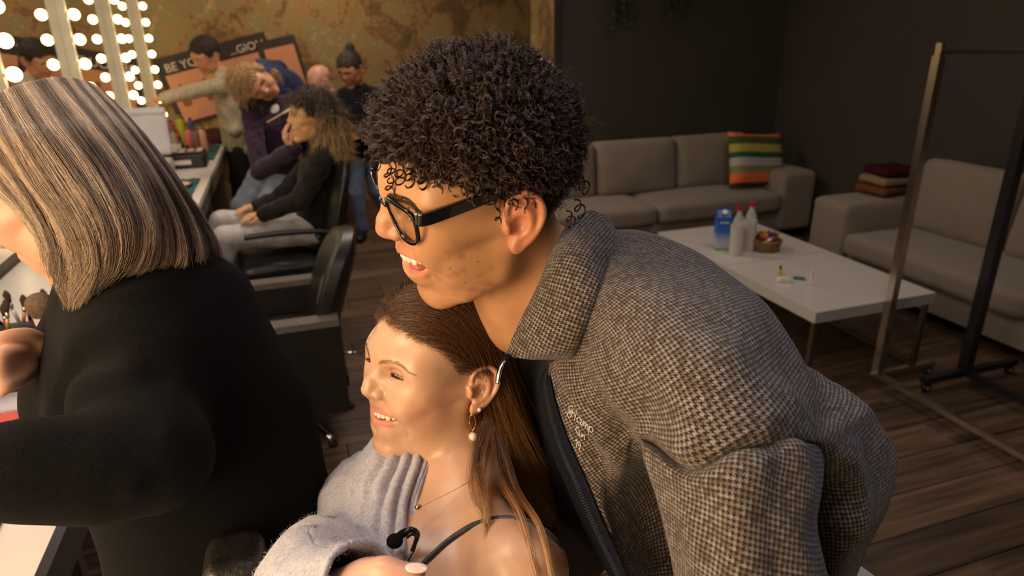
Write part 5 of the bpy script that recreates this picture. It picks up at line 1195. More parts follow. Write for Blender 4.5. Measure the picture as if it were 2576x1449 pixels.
# script embroidery laid on the chest cloth
def on_surface(o, pts, off=.0008):
    me = o.data; V = np.empty(len(me.vertices)*3); me.vertices.foreach_get('co', V); V = V.reshape(-1, 3)
    t = BVHTree.FromPolygons([tuple(v) for v in V.tolist()], [tuple(p.vertices) for p in me.polygons])
    out = []
    for x, y in pts:
        h = t.ray_cast(Vector(CAM), Vector(ray(x, y)))
        if h[0] is not None: out.append(np.array(h[0])-ray(x, y)*off)
    return np.array(out)
def letters():
    o0 = np.array([1432., 1046.]); bx = np.array([.80, .60]); by = np.array([.12, -1.0])
    G = {'H': [[(6, 20), (0, 19), (-3, 14), (1, 10), (6, 12), (7, 18), (5, 4), (0, -3), (-4, 1), (2, 8), (12, 12)], [(16, 22), (14, 10), (12, -2)]],
         'a': [[(9, 9), (3, 10), (0, 4), (3, 0), (8, 3), (10, 9), (9, 1), (12, 0)]],
         'm': [[(0, 0), (2, 9), (3, 1), (5, 8), (8, 9), (8, 1), (10, 7), (13, 9), (13, 1), (16, 1)]],
         'p': [[(0, 9), (0, -9), (1, 6), (5, 10), (9, 7), (7, 1), (2, 1)], [(9, 1), (13, 3)]],
         'K': [[(0, 0), (2, 18)], [(11, 17), (3, 8), (12, 0)]], 'i': [[(0, 8), (1, 0), (4, 1)], [(1, 13), (2, 14)]],
         'n': [[(0, 0), (1, 8), (2, 2), (5, 8), (8, 7), (8, 0), (10, 1)]], '1': [[(0, 14), (4, 18), (4, 0)]], '9': [[(8, 14), (4, 18), (0, 14), (4, 9), (8, 13), (6, 0)]]}
    L = []
    for word, ox, oy, sc in (('Hamp', 0, 0, 1.35), ('Kin', 20, -28, 1.2), ('19', 27, -62, 1.1)):
        x = 0
        for ch in word:
            for st in G[ch]:
                q = spline([(a, b) for a, b in st], max(6, 5*len(st)), False) if len(st) > 2 else np.array(st, float)
                q = [o0+bx*((a+x)*sc+ox)+by*(b*sc+oy) for a, b in q]; P = on_surface(JACK, q)
                if len(P) > 3: L.append((P, .0006))
            x += {'H': 18, 'a': 12, 'm': 16, 'p': 12, 'K': 13, 'i': 6, 'n': 12, '1': 7, '9': 9}[ch]
    e = tubes('embroidery', L, mat('white_thread', (.5, .48, .48), .7), JACK, k=5); e['label'] = 'white script lettering stitched on the chest'
letters()
# stitched shoulder seam
# trousers and legs down to the floor
def man_legs():
    s = Sdf(); k = 1000
    hip = pd(2045, 1690, .95)*k
    for q in (-1, 1):
        h = hip+np.array([0, .09*q*k, 0]); kn = h+np.array([20, 10*q, -440]); an = np.array([h[0]+40, h[1]+15*q, 95]); kn[2] = (h[2]+95)*.52
        s.chain([h, kn, an], [98, 74, 58], k=30, kk=30)
    s.ell(hip+[0, 0, 20], (120, 165, 110), k=40)
    V, F = s.mesh(np.array([hip[0]-260, hip[1]-270, 20]), hip+[260, 270, 300], 9); V = relax(V, F, 1)
    meshpy('trousers', V/1000, F, noisy('pale_trousers', (.42, .40, .38), (.52, .49, .46), 30, .8), MAN)
    for q in (-1, 1):
        s = Sdf(); a = np.array([hip[0]+40, hip[1]+105*q, 0.]); s.ell(a+[-60, 0, 40], (130, 48, 42), k=20); s.ell(a+[20, 0, 60], (50, 45, 60), k=20); s.cut(a+[0, 0, 2], (0, 0, -1))
        V, F = s.mesh(a-[230, 70, 10], a+[110, 70, 140], 6); meshpy('shoe', V/1000, F, mat('white_sneaker', (.6, .6, .58), .6), MAN)
man_legs()
# ---------------------------------------------------------------- cardigan, strap, jewellery, microphone
def wool():
    m = mat('pale_grey_mohair', (.55, .52, .54), .95); b = m.node_tree.nodes['Principled BSDF']
    tc = nd(m, 'ShaderNodeTexCoord'); n = nd(m, 'ShaderNodeTexNoise'); n.inputs['Scale'].default_value = 260; n.inputs['Detail'].default_value = 5; n.inputs['Roughness'].default_value = .8; lk(m, tc.outputs['Object'], n.inputs[0])
    r = nd(m, 'ShaderNodeValToRGB'); r.color_ramp.elements[0].color = (.33, .33, .385, 1); r.color_ramp.elements[1].color = (.60, .595, .655, 1); r.color_ramp.elements[0].position = .35; r.color_ramp.elements[1].position = .62; lk(m, n.outputs[0], r.inputs[0]); lk(m, r.outputs[0], b.inputs['Base Color'])
    bp = nd(m, 'ShaderNodeBump'); bp.inputs['Strength'].default_value = .8; bp.inputs['Distance'].default_value = .0015; lk(m, n.outputs[0], bp.inputs['Height']); lk(m, bp.outputs[0], b.inputs['Normal'])
    b.inputs['Sheen Weight'].default_value = .35; b.inputs['Specular IOR Level'].default_value = .1
    return m
WOOL = wool()
CD = [
 [(1092, 1118, .885), (1040, 1105, .885), (985, 1100, .905), (938, 1112, .94), (905, 1140, .99), (915, 1165, 1.06), (1000, 1150, 1.10)],
 [(1080, 1165, .868), (1030, 1162, .862), (970, 1160, .872), (905, 1165, .905), (858, 1190, .965), (870, 1210, 1.05), (1000, 1200, 1.10)],
 [(1062, 1215, .852), (1008, 1220, .842), (940, 1222, .852), (868, 1222, .888), (816, 1236, .955), (835, 1245, 1.05), (990, 1250, 1.10)],
 [(1046, 1262, .838), (992, 1275, .823), (925, 1282, .832), (850, 1282, .870), (803, 1285, .945), (820, 1290, 1.04), (980, 1300, 1.09)],
 [(1049, 1315, .822), (985, 1330, .806), (915, 1345, .812), (840, 1345, .850), (790, 1330, .930), (800, 1340, 1.02), (970, 1360, 1.08)],
 [(1050, 1352, .812), (985, 1385, .792), (912, 1400, .797), (835, 1400, .835), (780, 1390, .91), (790, 1400, 1.0), (960, 1420, 1.07)],
 [(1022, 1420, .795), (970, 1450, .778), (900, 1470, .785), (830, 1470, .825), (780, 1460, .90), (790, 1470, .99), (950, 1490, 1.06)],
 [(990, 1520, .79), (950, 1550, .775), (890, 1560, .785), (820, 1560, .825), (780, 1550, .90), (790, 1560, .99), (940, 1580, 1.06)]]
def cdisp(U, V, P, N):
    rib = np.clip(1-U/.50, 0, 1)*np.clip(1.25-V*1.4, .25, 1)
    d = .0042*np.sin(U*2*np.pi*11.0+V*1.2)*np.clip(rib*2.2, 0, 1)*(U > .03)
    d += .005*np.sin(U*19+V*7)*np.clip((U-.35)*3, 0, 1)
    return d+.004*np.exp(-((U-.015)/.012)**2)
_cd = soften(.006, 22, 5.1); _cd2 = soften(.0022, 60, 9.1)
CARD = loft('cardigan', [pp(s) for s in CD], [WOOL], WOM, nu=200, nv=110, disp=lambda U, V, P, N: cdisp(U, V, P, N)+_cd(P)*np.clip(U*3, 0, 1)+_cd2(P), flip=False)
CARD['label'] = 'fluffy pale grey ribbed cardigan'
md = CARD.modifiers.new('thickness', 'SOLIDIFY'); md.thickness = .005; md.offset = 0
# sleeve bunched round the elbow, open at the cuff
def ring(c, ax, r1, r2, upv, k=14):
    ax = ax/np.linalg.norm(ax); u = np.array(upv, float); u -= ax*(u@ax); u /= np.linalg.norm(u); w = np.cross(ax, u)
    return [c+u*r1*math.cos(t)+w*r2*math.sin(t) for t in np.linspace(0, 2*np.pi, k, endpoint=False)]
sa = pp([(900, 1390, .90), (840, 1412, .855), (795, 1446, .805), (778, 1488, .765), (808, 1520, .725), (866, 1528, .690), (918, 1520, .668)])
ta = np.gradient(sa, axis=0)
RR = [(.058, .055), (.050, .052), (.052, .052), (.054, .052), (.052, .050), (.050, .046), (.050, .044)]
SLV = [ring(sa[i], ta[i], RR[i][0], RR[i][1], UPV) for i in range(7)]
_cs = soften(.009, 20, 12.3)
cs_ = loft('cardigan_sleeve', SLV, [WOOL], CARD, nu=100, nv=90, closed=True, disp=lambda U, V, P, N: _cs(P)*(1-.6*V)+_cd2(P)+.003*np.exp(-((V-1)/.03)**2)+.0035*np.sin(V*34+U*5)*np.clip(1-V*1.3, 0, 1), flip=False)
md = cs_.modifiers.new('thickness', 'SOLIDIFY'); md.thickness = .005; md.offset = 0
def fuzz(o, n, ln, seed, nm):
    me = o.data; rs = np.random.RandomState(seed); V = np.empty(len(me.vertices)*3); me.vertices.foreach_get('co', V); V = V.reshape(-1, 3)
    N = np.empty(len(me.vertices)*3); me.vertices.foreach_get('normal', N); N = N.reshape(-1, 3)
    to = V-CAM; s = np.where(np.sum(N*to, 1) > 0, -1, 1)[:, None]; N = N*s
    i = rs.randint(0, len(V), n); p = V[i]+rs.randn(n, 3)*.001; d = N[i]*.55+rs.randn(n, 3)*.6; d /= np.linalg.norm(d, axis=1)[:, None]; S = [p]; c = rs.randn(n, 3)*.35; L = rs.uniform(.4, 1.2, n)[:, None]*ln
    for j in range(5): d = d+c*.6+rs.randn(n, 3)*.18; d /= np.linalg.norm(d, axis=1)[:, None]; p = p+d*L/5; S.append(p)
    f = strands(nm, np.stack(S, 1), np.array([.00007, .00007, .00006, .00006, .00005, .00003]), hairmat('mohair_fibre', (.5, .47, .5), (.75, .72, .72), .6), o); f['kind'] = 'stuff'
fuzz(CARD, 16000, .006, 1, 'wool_fuzz'); fuzz(cs_, 18000, .0075, 2, 'wool_fuzz')
# camisole strap, necklace
body_w = next(c for c in WOM.children if c.name.startswith('body'))
def strip(name, pts, w, off, mt, parent, n=50, thin=.3, back=0):
    P = on_surface(body_w, [tuple(q) for q in spline(pts, n)], off); 
    for _ in range(3): P[1:-1] = P[1:-1]*.5+(P[:-2]+P[2:])*.25
    T = np.gradient(P, axis=0); V = []; V2 = []
    return P
P = strip('strap', [(1062, 1420), (1090, 1394), (1130, 1358), (1195, 1318), (1258, 1302), (1310, 1308), (1350, 1325), (1385, 1350), (1420, 1385)], .005, .0015, None, None)
V = []; Fc = []; T = np.gradient(P, axis=0)
for i in range(len(P)):
    t_ = T[i]/np.linalg.norm(T[i]); s_ = np.cross(t_, CAM-P[i]); s_ /= np.linalg.norm(s_); nn = np.cross(s_, t_); w = .0026 if i > 18 else .0030
    V += [P[i]-s_*w, P[i]-s_*w+nn*.0011, P[i]+s_*w+nn*.0011, P[i]+s_*w]
n = len(P); Fc = [(i*4+j, i*4+(j+1) % 4, (i+1)*4+(j+1) % 4, (i+1)*4+j) for i in range(n-1) for j in range(4)]
st = meshpy('camisole_strap', V, Fc, noisy('charcoal_strap', (.02, .022, .03), (.045, .05, .065), 400, .5), WOM); st['label'] = 'thin charcoal camisole strap'
tube('camisole_strap', pp([(1408, 1368, .765), (1418, 1400, .77), (1424, 1440, .78)]), .0018, mat('strap_navy', (.02, .025, .04), .5), WOM)
gold = mat('gold', (.75, .48, .18), .22, 1); pearl = mat('pearl', (.82, .74, .70), .18); pearl.node_tree.nodes['Principled BSDF'].inputs['Coat Weight'].default_value = .6
NK = worldroot(tag(empty('necklace', tuple(pd(1100, 1260, .85))), 'thin gold chain necklace with a tiny pendant on the smiling woman\'s neck', 'necklace'))
Pn = strip('n', [(1052, 1275), (1080, 1262), (1120, 1243), (1160, 1222), (1190, 1205)], 0, .0012, None, None, n=30)
tube('chain', Pn, .0003, gold, NK, k=5)
bm = bmesh.new(); bmesh.ops.create_uvsphere(bm, u_segments=14, v_segments=10, radius=.0042, matrix=Matrix.Translation(Pn[0]+np.array([0, 0, -.001]))); bmobj('pendant', bm, gold, NK, smooth=True)
# earring on the left lobe
pe = pd(1189, 1044, .835)
lob = toW(MW, np.array([[0., 82, -33]]))[0]
EA = worldroot(tag(empty('earring', tuple(lob)), 'gold hoop earring with a hanging white pearl in the smiling woman\'s ear', 'earring'))
hx = RGT*.0; hp = [lob+FWD*-.003+RGT*(-.0038*math.cos(a))+np.array([0, 0, 1.])*(-.0095+.0105*math.sin(a)) for a in np.linspace(0, 2*np.pi, 30)]
tube('hoop', hp, .0012, gold, EA, k=8)
tube('link', [hp[0]*0+lob+np.array([0, 0, -.020])-FWD*.003, lob+np.array([0, 0, -.025])-FWD*.003], .0011, gold, EA, k=6)
bm = bmesh.new(); bmesh.ops.create_uvsphere(bm, u_segments=24, v_segments=16, radius=.0057, matrix=Matrix.Translation(lob+np.array([0, 0, -.0302])-FWD*.003)); bmobj('pearl', bm, pearl, EA, smooth=True)
st_ = toW(MW, np.array([[-8., 85.5, -26]]))[0]
bm = bmesh.new(); bmesh.ops.create_uvsphere(bm, u_segments=14, v_segments=10, radius=.0027, matrix=Matrix.Translation(st_-FWD*.002)); o = bmobj('stud_earring', bm, pearl, None, smooth=True); tag(o, 'tiny pearl stud above the hoop in the smiling woman\'s ear', 'earring')
# clip-on microphone
MC = worldroot(tag(empty('lapel_microphone', tuple(pd(1010, 1355, .78))), 'small black foam-tipped microphone clipped to the grey cardigan edge', 'microphone'))
foam = noisy('black_foam', (.004, .004, .005), (.02, .02, .022), 900, .95, 1)
bm = bmesh.new(); bmesh.ops.create_icosphere(bm, subdivisions=4, radius=1)
for v in bm.verts: c = v.co; r = 1+.05*mnoise.noise(c*6); v.co = Vector(pd(993, 1361, .776)+(RGT*c.x*.0088+UPV*c.y*.0078+FWD*c.z*.0082)*r)
bmobj('foam_tip', bm, foam, MC, smooth=True)
tube('mic_body', pp([(997, 1356, .776), (1012, 1343, .776), (1024, 1337, .778)]), [.0045, .0045, .004], foam, MC, k=12, n=10)
bk = mat('black_plastic', (.01, .01, .012), .3)
tube('clip', pp([(1018, 1340, .770), (1030, 1332, .768), (1044, 1336, .770), (1050, 1345, .774), (1046, 1362, .778), (1036, 1385, .784)]), [.0022, .0030, .0032, .003, .0025, .002], bk, MC, k=8, n=24)
tube('clip_jaw', pp([(1024, 1352, .770), (1036, 1342, .768), (1050, 1350, .772)]), [.0018, .0024, .0016], bk, MC, k=8, n=12)
tube('microphone_cable', pp([(1046, 1352, .775), (1044, 1380, .785), (1028, 1410, .79), (1018, 1450, .79)]), .0009, bk, MC, k=6, n=20)
# hips and legs of the seated woman, black trousers
def woman_legs():
    s = Sdf(); hp_ = (W_SH_L+W_SH_R)/2*1000+np.array([30, 20, -520]); 
    s.ell(hp_, (150, 160, 120), k=30)
    for q in (-1, 1):
        a = hp_+[0, 80*q, 0]; b = a+[-430, 20*q, 10]; c = b+[30, 0, -400]; s.chain([a, b, c], [85, 60, 45], k=30, kk=20); s.chain([c+[0, 0, -10], c+[-90, 0, -45]], [40, 34], k=20)
    V, F = s.mesh(hp_-[620, 300, 560], hp_+[220, 300, 160], 10); V = relax(V, F, 1); meshpy('trousers', V/1000, F, mat('black_trousers', (.012, .012, .014), .8), WOM); return hp_/1000
W_HIP = woman_legs()
# ---------------------------------------------------------------- blonde woman in black leaning over the counter
MB = headM(pd(166, 482, 1.02), (-.80*RGT-.12*FWD-.56*UPV), (-.52*RGT-.24*FWD+.80*UPV), .90)
BLO = worldroot(tag(empty('person', (-.1, .85, 0)), 'older woman with straight grey-blonde bob and black sweater, leaning over the white counter', 'person'))
M_SKIN3 = skin('skin_rosy', (.6, .36, .25), .4, .12)
def blonde():
    s = Sdf(MB); g = head_sdf(s, female=True, open_=0.0, smile=.5, chin=0, ear=True, neck=False, fz=4, fold=.9)
    s.ell((44, 30, -62), (34, 24, 30), k=22, sym=True)
    c = lambda p: s.loc(p, True)
    nb = c(pd(320, 720, 1.01)); s.chain([(-20, 0, -30), (-30, 0, -90), nb], [48, 48, 52], k=26)
    sl = c(pd(355, 860, .89)); sr = c(pd(285, 815, 1.12)); hip = c(pd(600, 1420, 1.02))
    s.chain([nb, sl], [40, 44], k=26); s.chain([nb, sr], [40, 42], k=26); s.chain([(sl+sr)/2, c(pd(480, 1100, .98)), hip], [80, 95, 100], k=40, kk=40)
    s.chain([sl, c(pd(380, 1150, .81)), c(pd(100, 1182, .80)), c(pd(-120, 1190, .82))], [48, 42, 34, 24], k=30, kk=20)
    el = c(pd(170, 1010, 1.06)); wr = c(pd(120, 895, 1.02)); pa = c(pd(75, 885, 1.0))
    s.chain([sr, el, wr, pa], [46, 40, 26, 20], k=22, kk=14); s.ell(pa, (24, 20, 15), k=10)
    def fg(P, R): s.chain([c(pd(*p)) for p in P], R, k=6, kk=5, n=12)
    fg([(100, 862, 1.0), (70, 848, .985), (30, 848, .975), (-10, 858, .97)], [12, 10.5, 9, 8])
    for i, (x, y) in enumerate(((10, 888), (6, 912), (10, 934), (24, 956))):
        fg([(62+i*5, 880+i*16, .985), (x+16, y+2, .965), (x-16, y+14, .955), (x-24, y+30, .965)], [10.5, 9.2, 8.2, 6.8])
    V, F = s.mesh((-360, -300, -330), (200, 330, 135), 4.0) if False else s.mesh((-140, -140, -240), (320, 200, 135), 2.4)
    V = relax(V, F, 1, .5)
    o = meshpy('body', toW(MB, V), F, M_SKIN3, BLO); col = np.tile([.60, .34, .225], (len(V), 1)); Vs = np.abs(V*[0, 1, 0])+V*[1, 0, 1]
    m = soft(dpoly(Vs, [(70, 44, -20)]), 22, 22)*.6; col = col*(1-m)+np.array([.62, .22, .15])*m
    m = lip_mask(V, g, .8)[:, None]; col = col*(1-m)+np.array([.55, .16, .13])*m
    m = soft(dpoly(V, [wr, pa]), 60, 40)*.3; col = col*(1-m)+np.array([.60, .30, .24])*m; vcol(o, col); eyes(MB, BLO, (.1, .1, .12), look=(1, 0, -.5))
    # sweater
    k = Sdf(); w = lambda *p: pd(*p)*1000
    nb, sl, sr, hip = w(340, 730, 1.01), w(365, 855, .89), w(280, 815, 1.12), w(600, 1450, 1.05)
    k.chain([nb+[0, 0, -10], (sl+nb)/2+[0, 0, 12], sl], [58, 50, 66], k=40); k.chain([nb+[0, 0, -10], (sr+nb)/2+[0, 0, 12], sr], [52, 48, 52], k=30)
    k.chain([nb, w(400, 820, .99), w(500, 1080, 1.0), hip], [72, 110, 132, 150], k=50, kk=60)
    k.chain([w(262, 880, 1.05), w(350, 1040, .97)], [74, 95], k=40); k.chain([w(285, 760, 1.04), w(275, 840, 1.04)], [44, 56], k=30)
    k.chain([sl+(sr-sl)*.12, w(345, 1000, .86), w(390, 1150, .80), w(230, 1180, .79), w(60, 1182, .79), w(-150, 1185, .80)], [58, 56, 50, 46, 40, 32], k=40, kk=30)
    k.chain([sr, w(185, 960, 1.06), w(170, 1010, 1.05), w(150, 915, 1.035)], [58, 50, 48, 35], k=30, kk=20)
    # creases: armpit fold, back folds
    k.brush([w(290, 880, .80), w(200, 910, .86), w(150, 980, .90), w(145, 1050, .92)], -26, 13)
    k.brush([w(330, 860, .78), w(420, 980, .82), w(460, 1120, .85)], -9, 14); k.brush([w(440, 840, .85), w(560, 1010, .9), w(640, 1200, .92)], 7, 18)
    k.brush([w(300, 1090, .72), w(240, 1120, .72), w(180, 1110, .73)], -7, 9); k.brush([w(420, 1080, .74), w(390, 1160, .72), (w(330, 1240, .74))], 6, 10); k.brush([w(480, 900, .87), w(600, 1110, .9), w(660, 1300, .93)], -8, 16)
    lo = np.minimum.reduce([sl, sr, hip, w(-150, 1185, .80)])-220; hi = np.maximum.reduce([sl, sr, hip, nb])+220
    V, F = k.mesh(lo, hi, 6.0); V = relax(V, F, 2, .5)
    swm = noisy('black_knit', (.0018, .0015, .002), (.0045, .004, .0045), 300, .95, .6, sheen=.03); meshpy('sweater', V/1000, F, swm, BLO)['label'] = 'long-sleeved black sweater'
    # legs
    s2 = Sdf(); hp_ = hip
    for q in (-1, 1):
        a = hp_+[20, 75*q, -20]; s2.chain([a, [a[0]+10, a[1], 500], [a[0]+30, a[1]+5*q, 95]], [95, 70, 52], k=30, kk=20); s2.chain([[a[0]+20, a[1]+5*q, 45], [a[0]-120, a[1]+8*q, 38]], [42, 36], k=20)
    s2.cut((0, 0, 3), (0, 0, -1)); V, F = s2.mesh(np.array([hp_[0]-280, hp_[1]-220, -5]), hp_+[200, 220, 140], 10); meshpy('trousers', relax(V, F)/1000, F, mat('black_denim', (.01, .01, .013), .85), BLO)
blonde()
def blonde_hair():
    g = [
     [(-120, 270, 1.05), (-90, 350, 1.0), (-20, 440, .96), (62, 525, .93), (122, 610, .92), (150, 690, .93)],
     [(-60, 255, 1.0), (-20, 330, .94), (50, 430, .91), (118, 535, .89), (162, 640, .89), (180, 748, .91)],
     [(-10, 255, .95), (30, 330, .88), (100, 450, .86), (180, 560, .85), (215, 660, .86), (190, 745, .89)],
     [(60, 228, .95), (115, 320, .87), (200, 440, .84), (262, 560, .83), (265, 650, .85), (212, 715, .89)],
     [(130, 213, .97), (210, 315, .88), (295, 440, .85), (345, 560, .84), (330, 645, .86), (280, 672, .89)],
     [(190, 216, 1.0), (275, 310, .91), (365, 440, .88), (415, 560, .88), (418, 640, .89), (375, 668, .91)],
     [(235, 232, 1.03), (325, 330, .96), (410, 455, .93), (475, 570, .93), (497, 645, .93), (468, 672, .95)],
     [(255, 248, 1.07), (335, 345, 1.02), (420, 465, 1.0), (495, 585, .99), (518, 645, .99), (497, 668, 1.0)],
     [(230, 255, 1.12), (300, 350, 1.11), (390, 470, 1.09), (470, 590, 1.07), (495, 650, 1.06), (480, 670, 1.05)]]
    G = [pp(x) for x in g]
    far = [G[4]+FWD*.16, G[2]+FWD*.17, G[0]+FWD*.13]
    # back fill under the strands, a closed shell round the head
    core = loft('hair', [x-FWD*-.006 for x in G]+[far[0]], [mat('ash_blonde_under', (.17, .12, .085), .7)], BLO, nu=60, nv=90, flip=False, disp=lambda U, V, P, N: .004*np.sin(V*70+np.sin(U*4)*2)*(.3+U))
    core['label'] = 'straight shoulder-length ash blonde hair with lighter streaks'
    cap_ = Sdf(); cap_.ell((-4, 0, 48), (101, 81, 87), k=5); cap_.ell((92, 0, -10), (62, 58, 66), k=10, sub=True); cap_.cut((0, 0, -35), (0, 0, -1), 8)
    V, F = cap_.mesh((-125, -100, -60), (120, 100, 145), 3.5); cp = meshpy('crown_hair', toW(MB, V), F, mat('ash_blonde_crown', (.30, .22, .165), .5), core)
    rs0 = np.random.RandomState(3); P, N = scalp_pts(5200, rs0, lambda p: p[2] > 10 and not (p[0] > 70 and p[2] < 62), (-4, 0, 48), (102, 82, 88)); S0 = []
    gl = np.linalg.inv(MB[:3, :3])@np.array([0, 0, -1.]); gl /= np.linalg.norm(gl); Q = P.copy(); out = [Q.copy()]
    for _ in range(12):
        d = gl+np.array([-.25, 0, 0])+np.stack([0*Q[:, 1], np.sign(Q[:, 1])*.9*np.exp(-(Q[:, 1]/30)**2), 0*Q[:, 1]], 1); nn = (Q-np.array([-4, 0, 48]))/np.array([102, 82, 88.])**2; nn /= np.linalg.norm(nn, axis=1)[:, None]; d = d-nn*np.sum(d*nn, 1)[:, None]; d /= np.linalg.norm(d, axis=1)[:, None]+1e-6
        Q = Q+d*6.5; q = (Q-np.array([-4, 0, 48]))/np.array([103.5, 83.5, 89.5]); Q = np.array([-4, 0, 48])+q/np.linalg.norm(q, axis=1)[:, None]*np.array([103.5, 83.5, 89.5]); out.append(Q.copy())
    CROWN = toW(MB, np.stack(out, 1).reshape(-1, 3)).reshape(len(P), 13, 3)
    md = core.modifiers.new('thickness', 'SOLIDIFY'); md.thickness = .006; md.offset = 0
    rs = np.random.RandomState(8); S2 = np.array([spline(x, 40) for x in G]); m = 420; L = np.stack([spline(S2[:, j], m) for j in range(40)], 1)   # m x 40 x 3
    t = np.linspace(0, 1, 40)[None, :, None]; S = []
    n = 15000; i = rs.rand(n)*(m-1); a = i.astype(int); f = (i-a)[:, None, None]; b = np.minimum(a+1, m-1); base = L[a]*(1-f)+L[b]*f
    lockid = (a/420*70+.4*np.sin(a*.7)).astype(int); lr = np.random.RandomState(2); lo_ = lr.randn(80, 1, 3)*.006; base = base+lo_[lockid]*t**1.3
    lcen = np.stack([L[min(m-1, int((q+.5)/70*420))] for q in range(80)]); base = base*(1-.5*t**2)+lcen[np.minimum(lockid, 79)]*(.5*t**2)
    depth = rs.rand(n)[:, None, None]
    base = base-FWD*(.004*(1-depth))+rs.randn(n, 1, 3)*.0016*(.4+t)+np.cumsum(rs.randn(n, 40, 3)*.00025, 1)
    cc_ = toW(MB, np.array([[-10., 0, 20]]))[0]; ov = base-cc_; ov[:, :, 2] *= .4; base = base+ov/np.linalg.norm(ov, axis=2)[:, :, None]*.009*(1-depth*.6)*(1-.5*t)
    end = rs.uniform(.86, 1.06, n)[:, None, None]; tt = np.linspace(0, 1, 40)
    base[:, :, :] = base[:, :1]+(base-base[:, :1])*(1-(1-end)*t**2)
    md_ = mat('blonde_streak_hair', (.5, .4, .3), .38); bb = md_.node_tree.nodes['Principled BSDF']; at = nd(md_, 'ShaderNodeAttribute'); at.attribute_name = 'shade'
    r = nd(md_, 'ShaderNodeValToRGB'); e = r.color_ramp.elements; e[0].color = (.10, .068, .05, 1); e[1].color = (.62, .48, .35, 1); q = e.new(.45); q.color = (.30, .215, .16, 1)
    lk(md_, at.outputs['Fac'], r.inputs[0]); lk(md_, r.outputs[0], bb.inputs['Base Color'])
    o = strands('blonde_strands', base, np.linspace(.00022, .00012, 40), md_, core); o['kind'] = 'stuff'
    sh = np.clip(.5+.42*np.sin(a*.19+1.3*np.sin(a*.05))+rs.randn(n)*.16-.18*(a > 300), 0, 1).astype(np.float32)
    at_ = o.data.attributes.new('shade', 'FLOAT', 'CURVE'); at_.data.foreach_set('value', sh)
    oc = strands('crown_strands', CROWN, np.full(13, .0002), md_, core); oc['kind'] = 'stuff'; s3 = np.clip(.5+.35*np.sin(P[:, 0]*.16+2)+rs.randn(len(P))*.18, 0, 1).astype(np.float32); a3 = oc.data.attributes.new('shade', 'FLOAT', 'CURVE'); a3.data.foreach_set('value', s3)
    # spectacles: the one temple and lens edge in view
    sp = mat('tortoise_frame', (.12, .05, .02), .3); GG = worldroot(tag(empty('glasses', tuple(pd(0, 520, .93))), 'thin-framed glasses worn by the grey-blonde woman at the counter', 'glasses'))
    for sg in (1, -1):
        P = [(98-(abs(34+23*math.cos(a_))/72)**2*13, sg*(34+23*math.cos(a_)), 12+18*math.sin(a_)) for a_ in np.linspace(0, 2*np.pi, 40)]
        tube('rim', toW(MB, P), .0013, sp, GG, k=6); tube('temple_arm', toW(MB, [(88, 58*sg, 18), (78, 70*sg, 19), (20, 80*sg, 24)]), .0016, sp, GG, k=6, n=12)
    tube('bridge', toW(MB, [(96, 11, 16), (99, 0, 19), (96, -11, 16)]), .0012, sp, GG, k=6, n=8)
blonde_hair()
# ---------------------------------------------------------------- salon chairs
LEA = noisy('black_leather', (.010, .009, .009), (.018, .016, .016), 90, .34, .35, 260); LEA2 = noisy('grey_leather', (.10, .09, .085), (.14, .13, .12), 60, .42, .3, 200); CHR = mat('polished_chrome', (.8, .8, .82), .12, 1)
def star_base(g, n=5, r=.27, col=None, z=.0):
    c = col or CHR
    for i in range(n):
        a = i*2*math.pi/n+.3; tube('base_foot', [(0.02*math.cos(a), .02*math.sin(a), .075), (r*.5*math.cos(a), r*.5*math.sin(a), .06), (r*math.cos(a), r*math.sin(a), .03)], [.022, .018, .012], c, g, k=8, n=8)
        lathe('glide', [(0, 0), (.02, 0), (.02, .02), (0, .022)], LEA, g, 12, Matrix.Translation((r*math.cos(a), r*math.sin(a), 0)))
    lathe('column', [(0, .05), (.045, .05), (.045, .09), (.026, .10), (.026, .30+z), (.05, .31+z), (0, .31+z)], c, g, 20)
def club_chair(loc, rz, lab, grp='black salon chairs'):
    g = tag(empty('salon_chair', loc, rz=rz), lab, 'chair', grp)       # faces -x
    star_base(g)
    box('seat_frame', -.26, .25, -.27, .27, .30, .35, LEA, g, bev=.01)
    cushion('seat', -.28, .24, -.225, .225, .34, .46, LEA, g, .02, corner=.035)
    for s in (1, -1):
        a = box('armrest', -.30, .24, s*.265-.035, s*.265+.035, .20, .60, LEA, g, bev=.018, seg=3)
        box('arm_pad_highlight', -.305, .235, s*.265-.038, s*.265+.038, .585, .612, LEA2, a, bev=.010, seg=3)  # pad's grey colour holds the light caught along the arm tops
    # padded rounded back
    bm = bmesh.new(); bmesh.ops.create_cube(bm, size=2); bmesh.ops.subdivide_edges(bm, edges=bm.edges, cuts=12, use_grid_fill=True)
    for v in bm.verts:
        u = v.co.copy(); d = Vector((u.x, u.y, u.z)); rr = max(abs(u.y), abs(u.z)); e = (abs(u.y)**2.6+abs(u.z)**2.6)**(1/2.6); k_ = rr/e if e > 1e-6 else 1
        yy, zz = u.y*k_, u.z*k_; r_ = (abs(yy)**2.6+abs(zz)**2.6)**(1/2.6)
        v.co = Vector((u.x*.055*(1-.55*r_**6)+.05*(1-zz)*-.3+.075*zz, yy*.235, .62+zz*.27))
        v.co.x += .25+.05*yy*yy*-1
    o = bmobj('backrest', bm, LEA, g, smooth=True); 
    bm = bmesh.new(); bmesh.ops.create_uvsphere(bm, u_segments=20, v_segments=14, radius=1)
    for v in bm.verts: v.co = Vector((.215+v.co.x*.03+.075*v.co.z, v.co.y*.20, .64+v.co.z*.225))
    bmobj('back_pad', bm, LEA2, o, smooth=True)
    tube('footrest_lever', [(.24, .18, .235), (.31, .2, .225), (.345, .2, .205)], .0065, CHR, g, k=8)
    return g
club_chair((-.13, 2.82, .0), 0.0, 'empty black leather salon chair with boxy arms, behind the blonde woman')
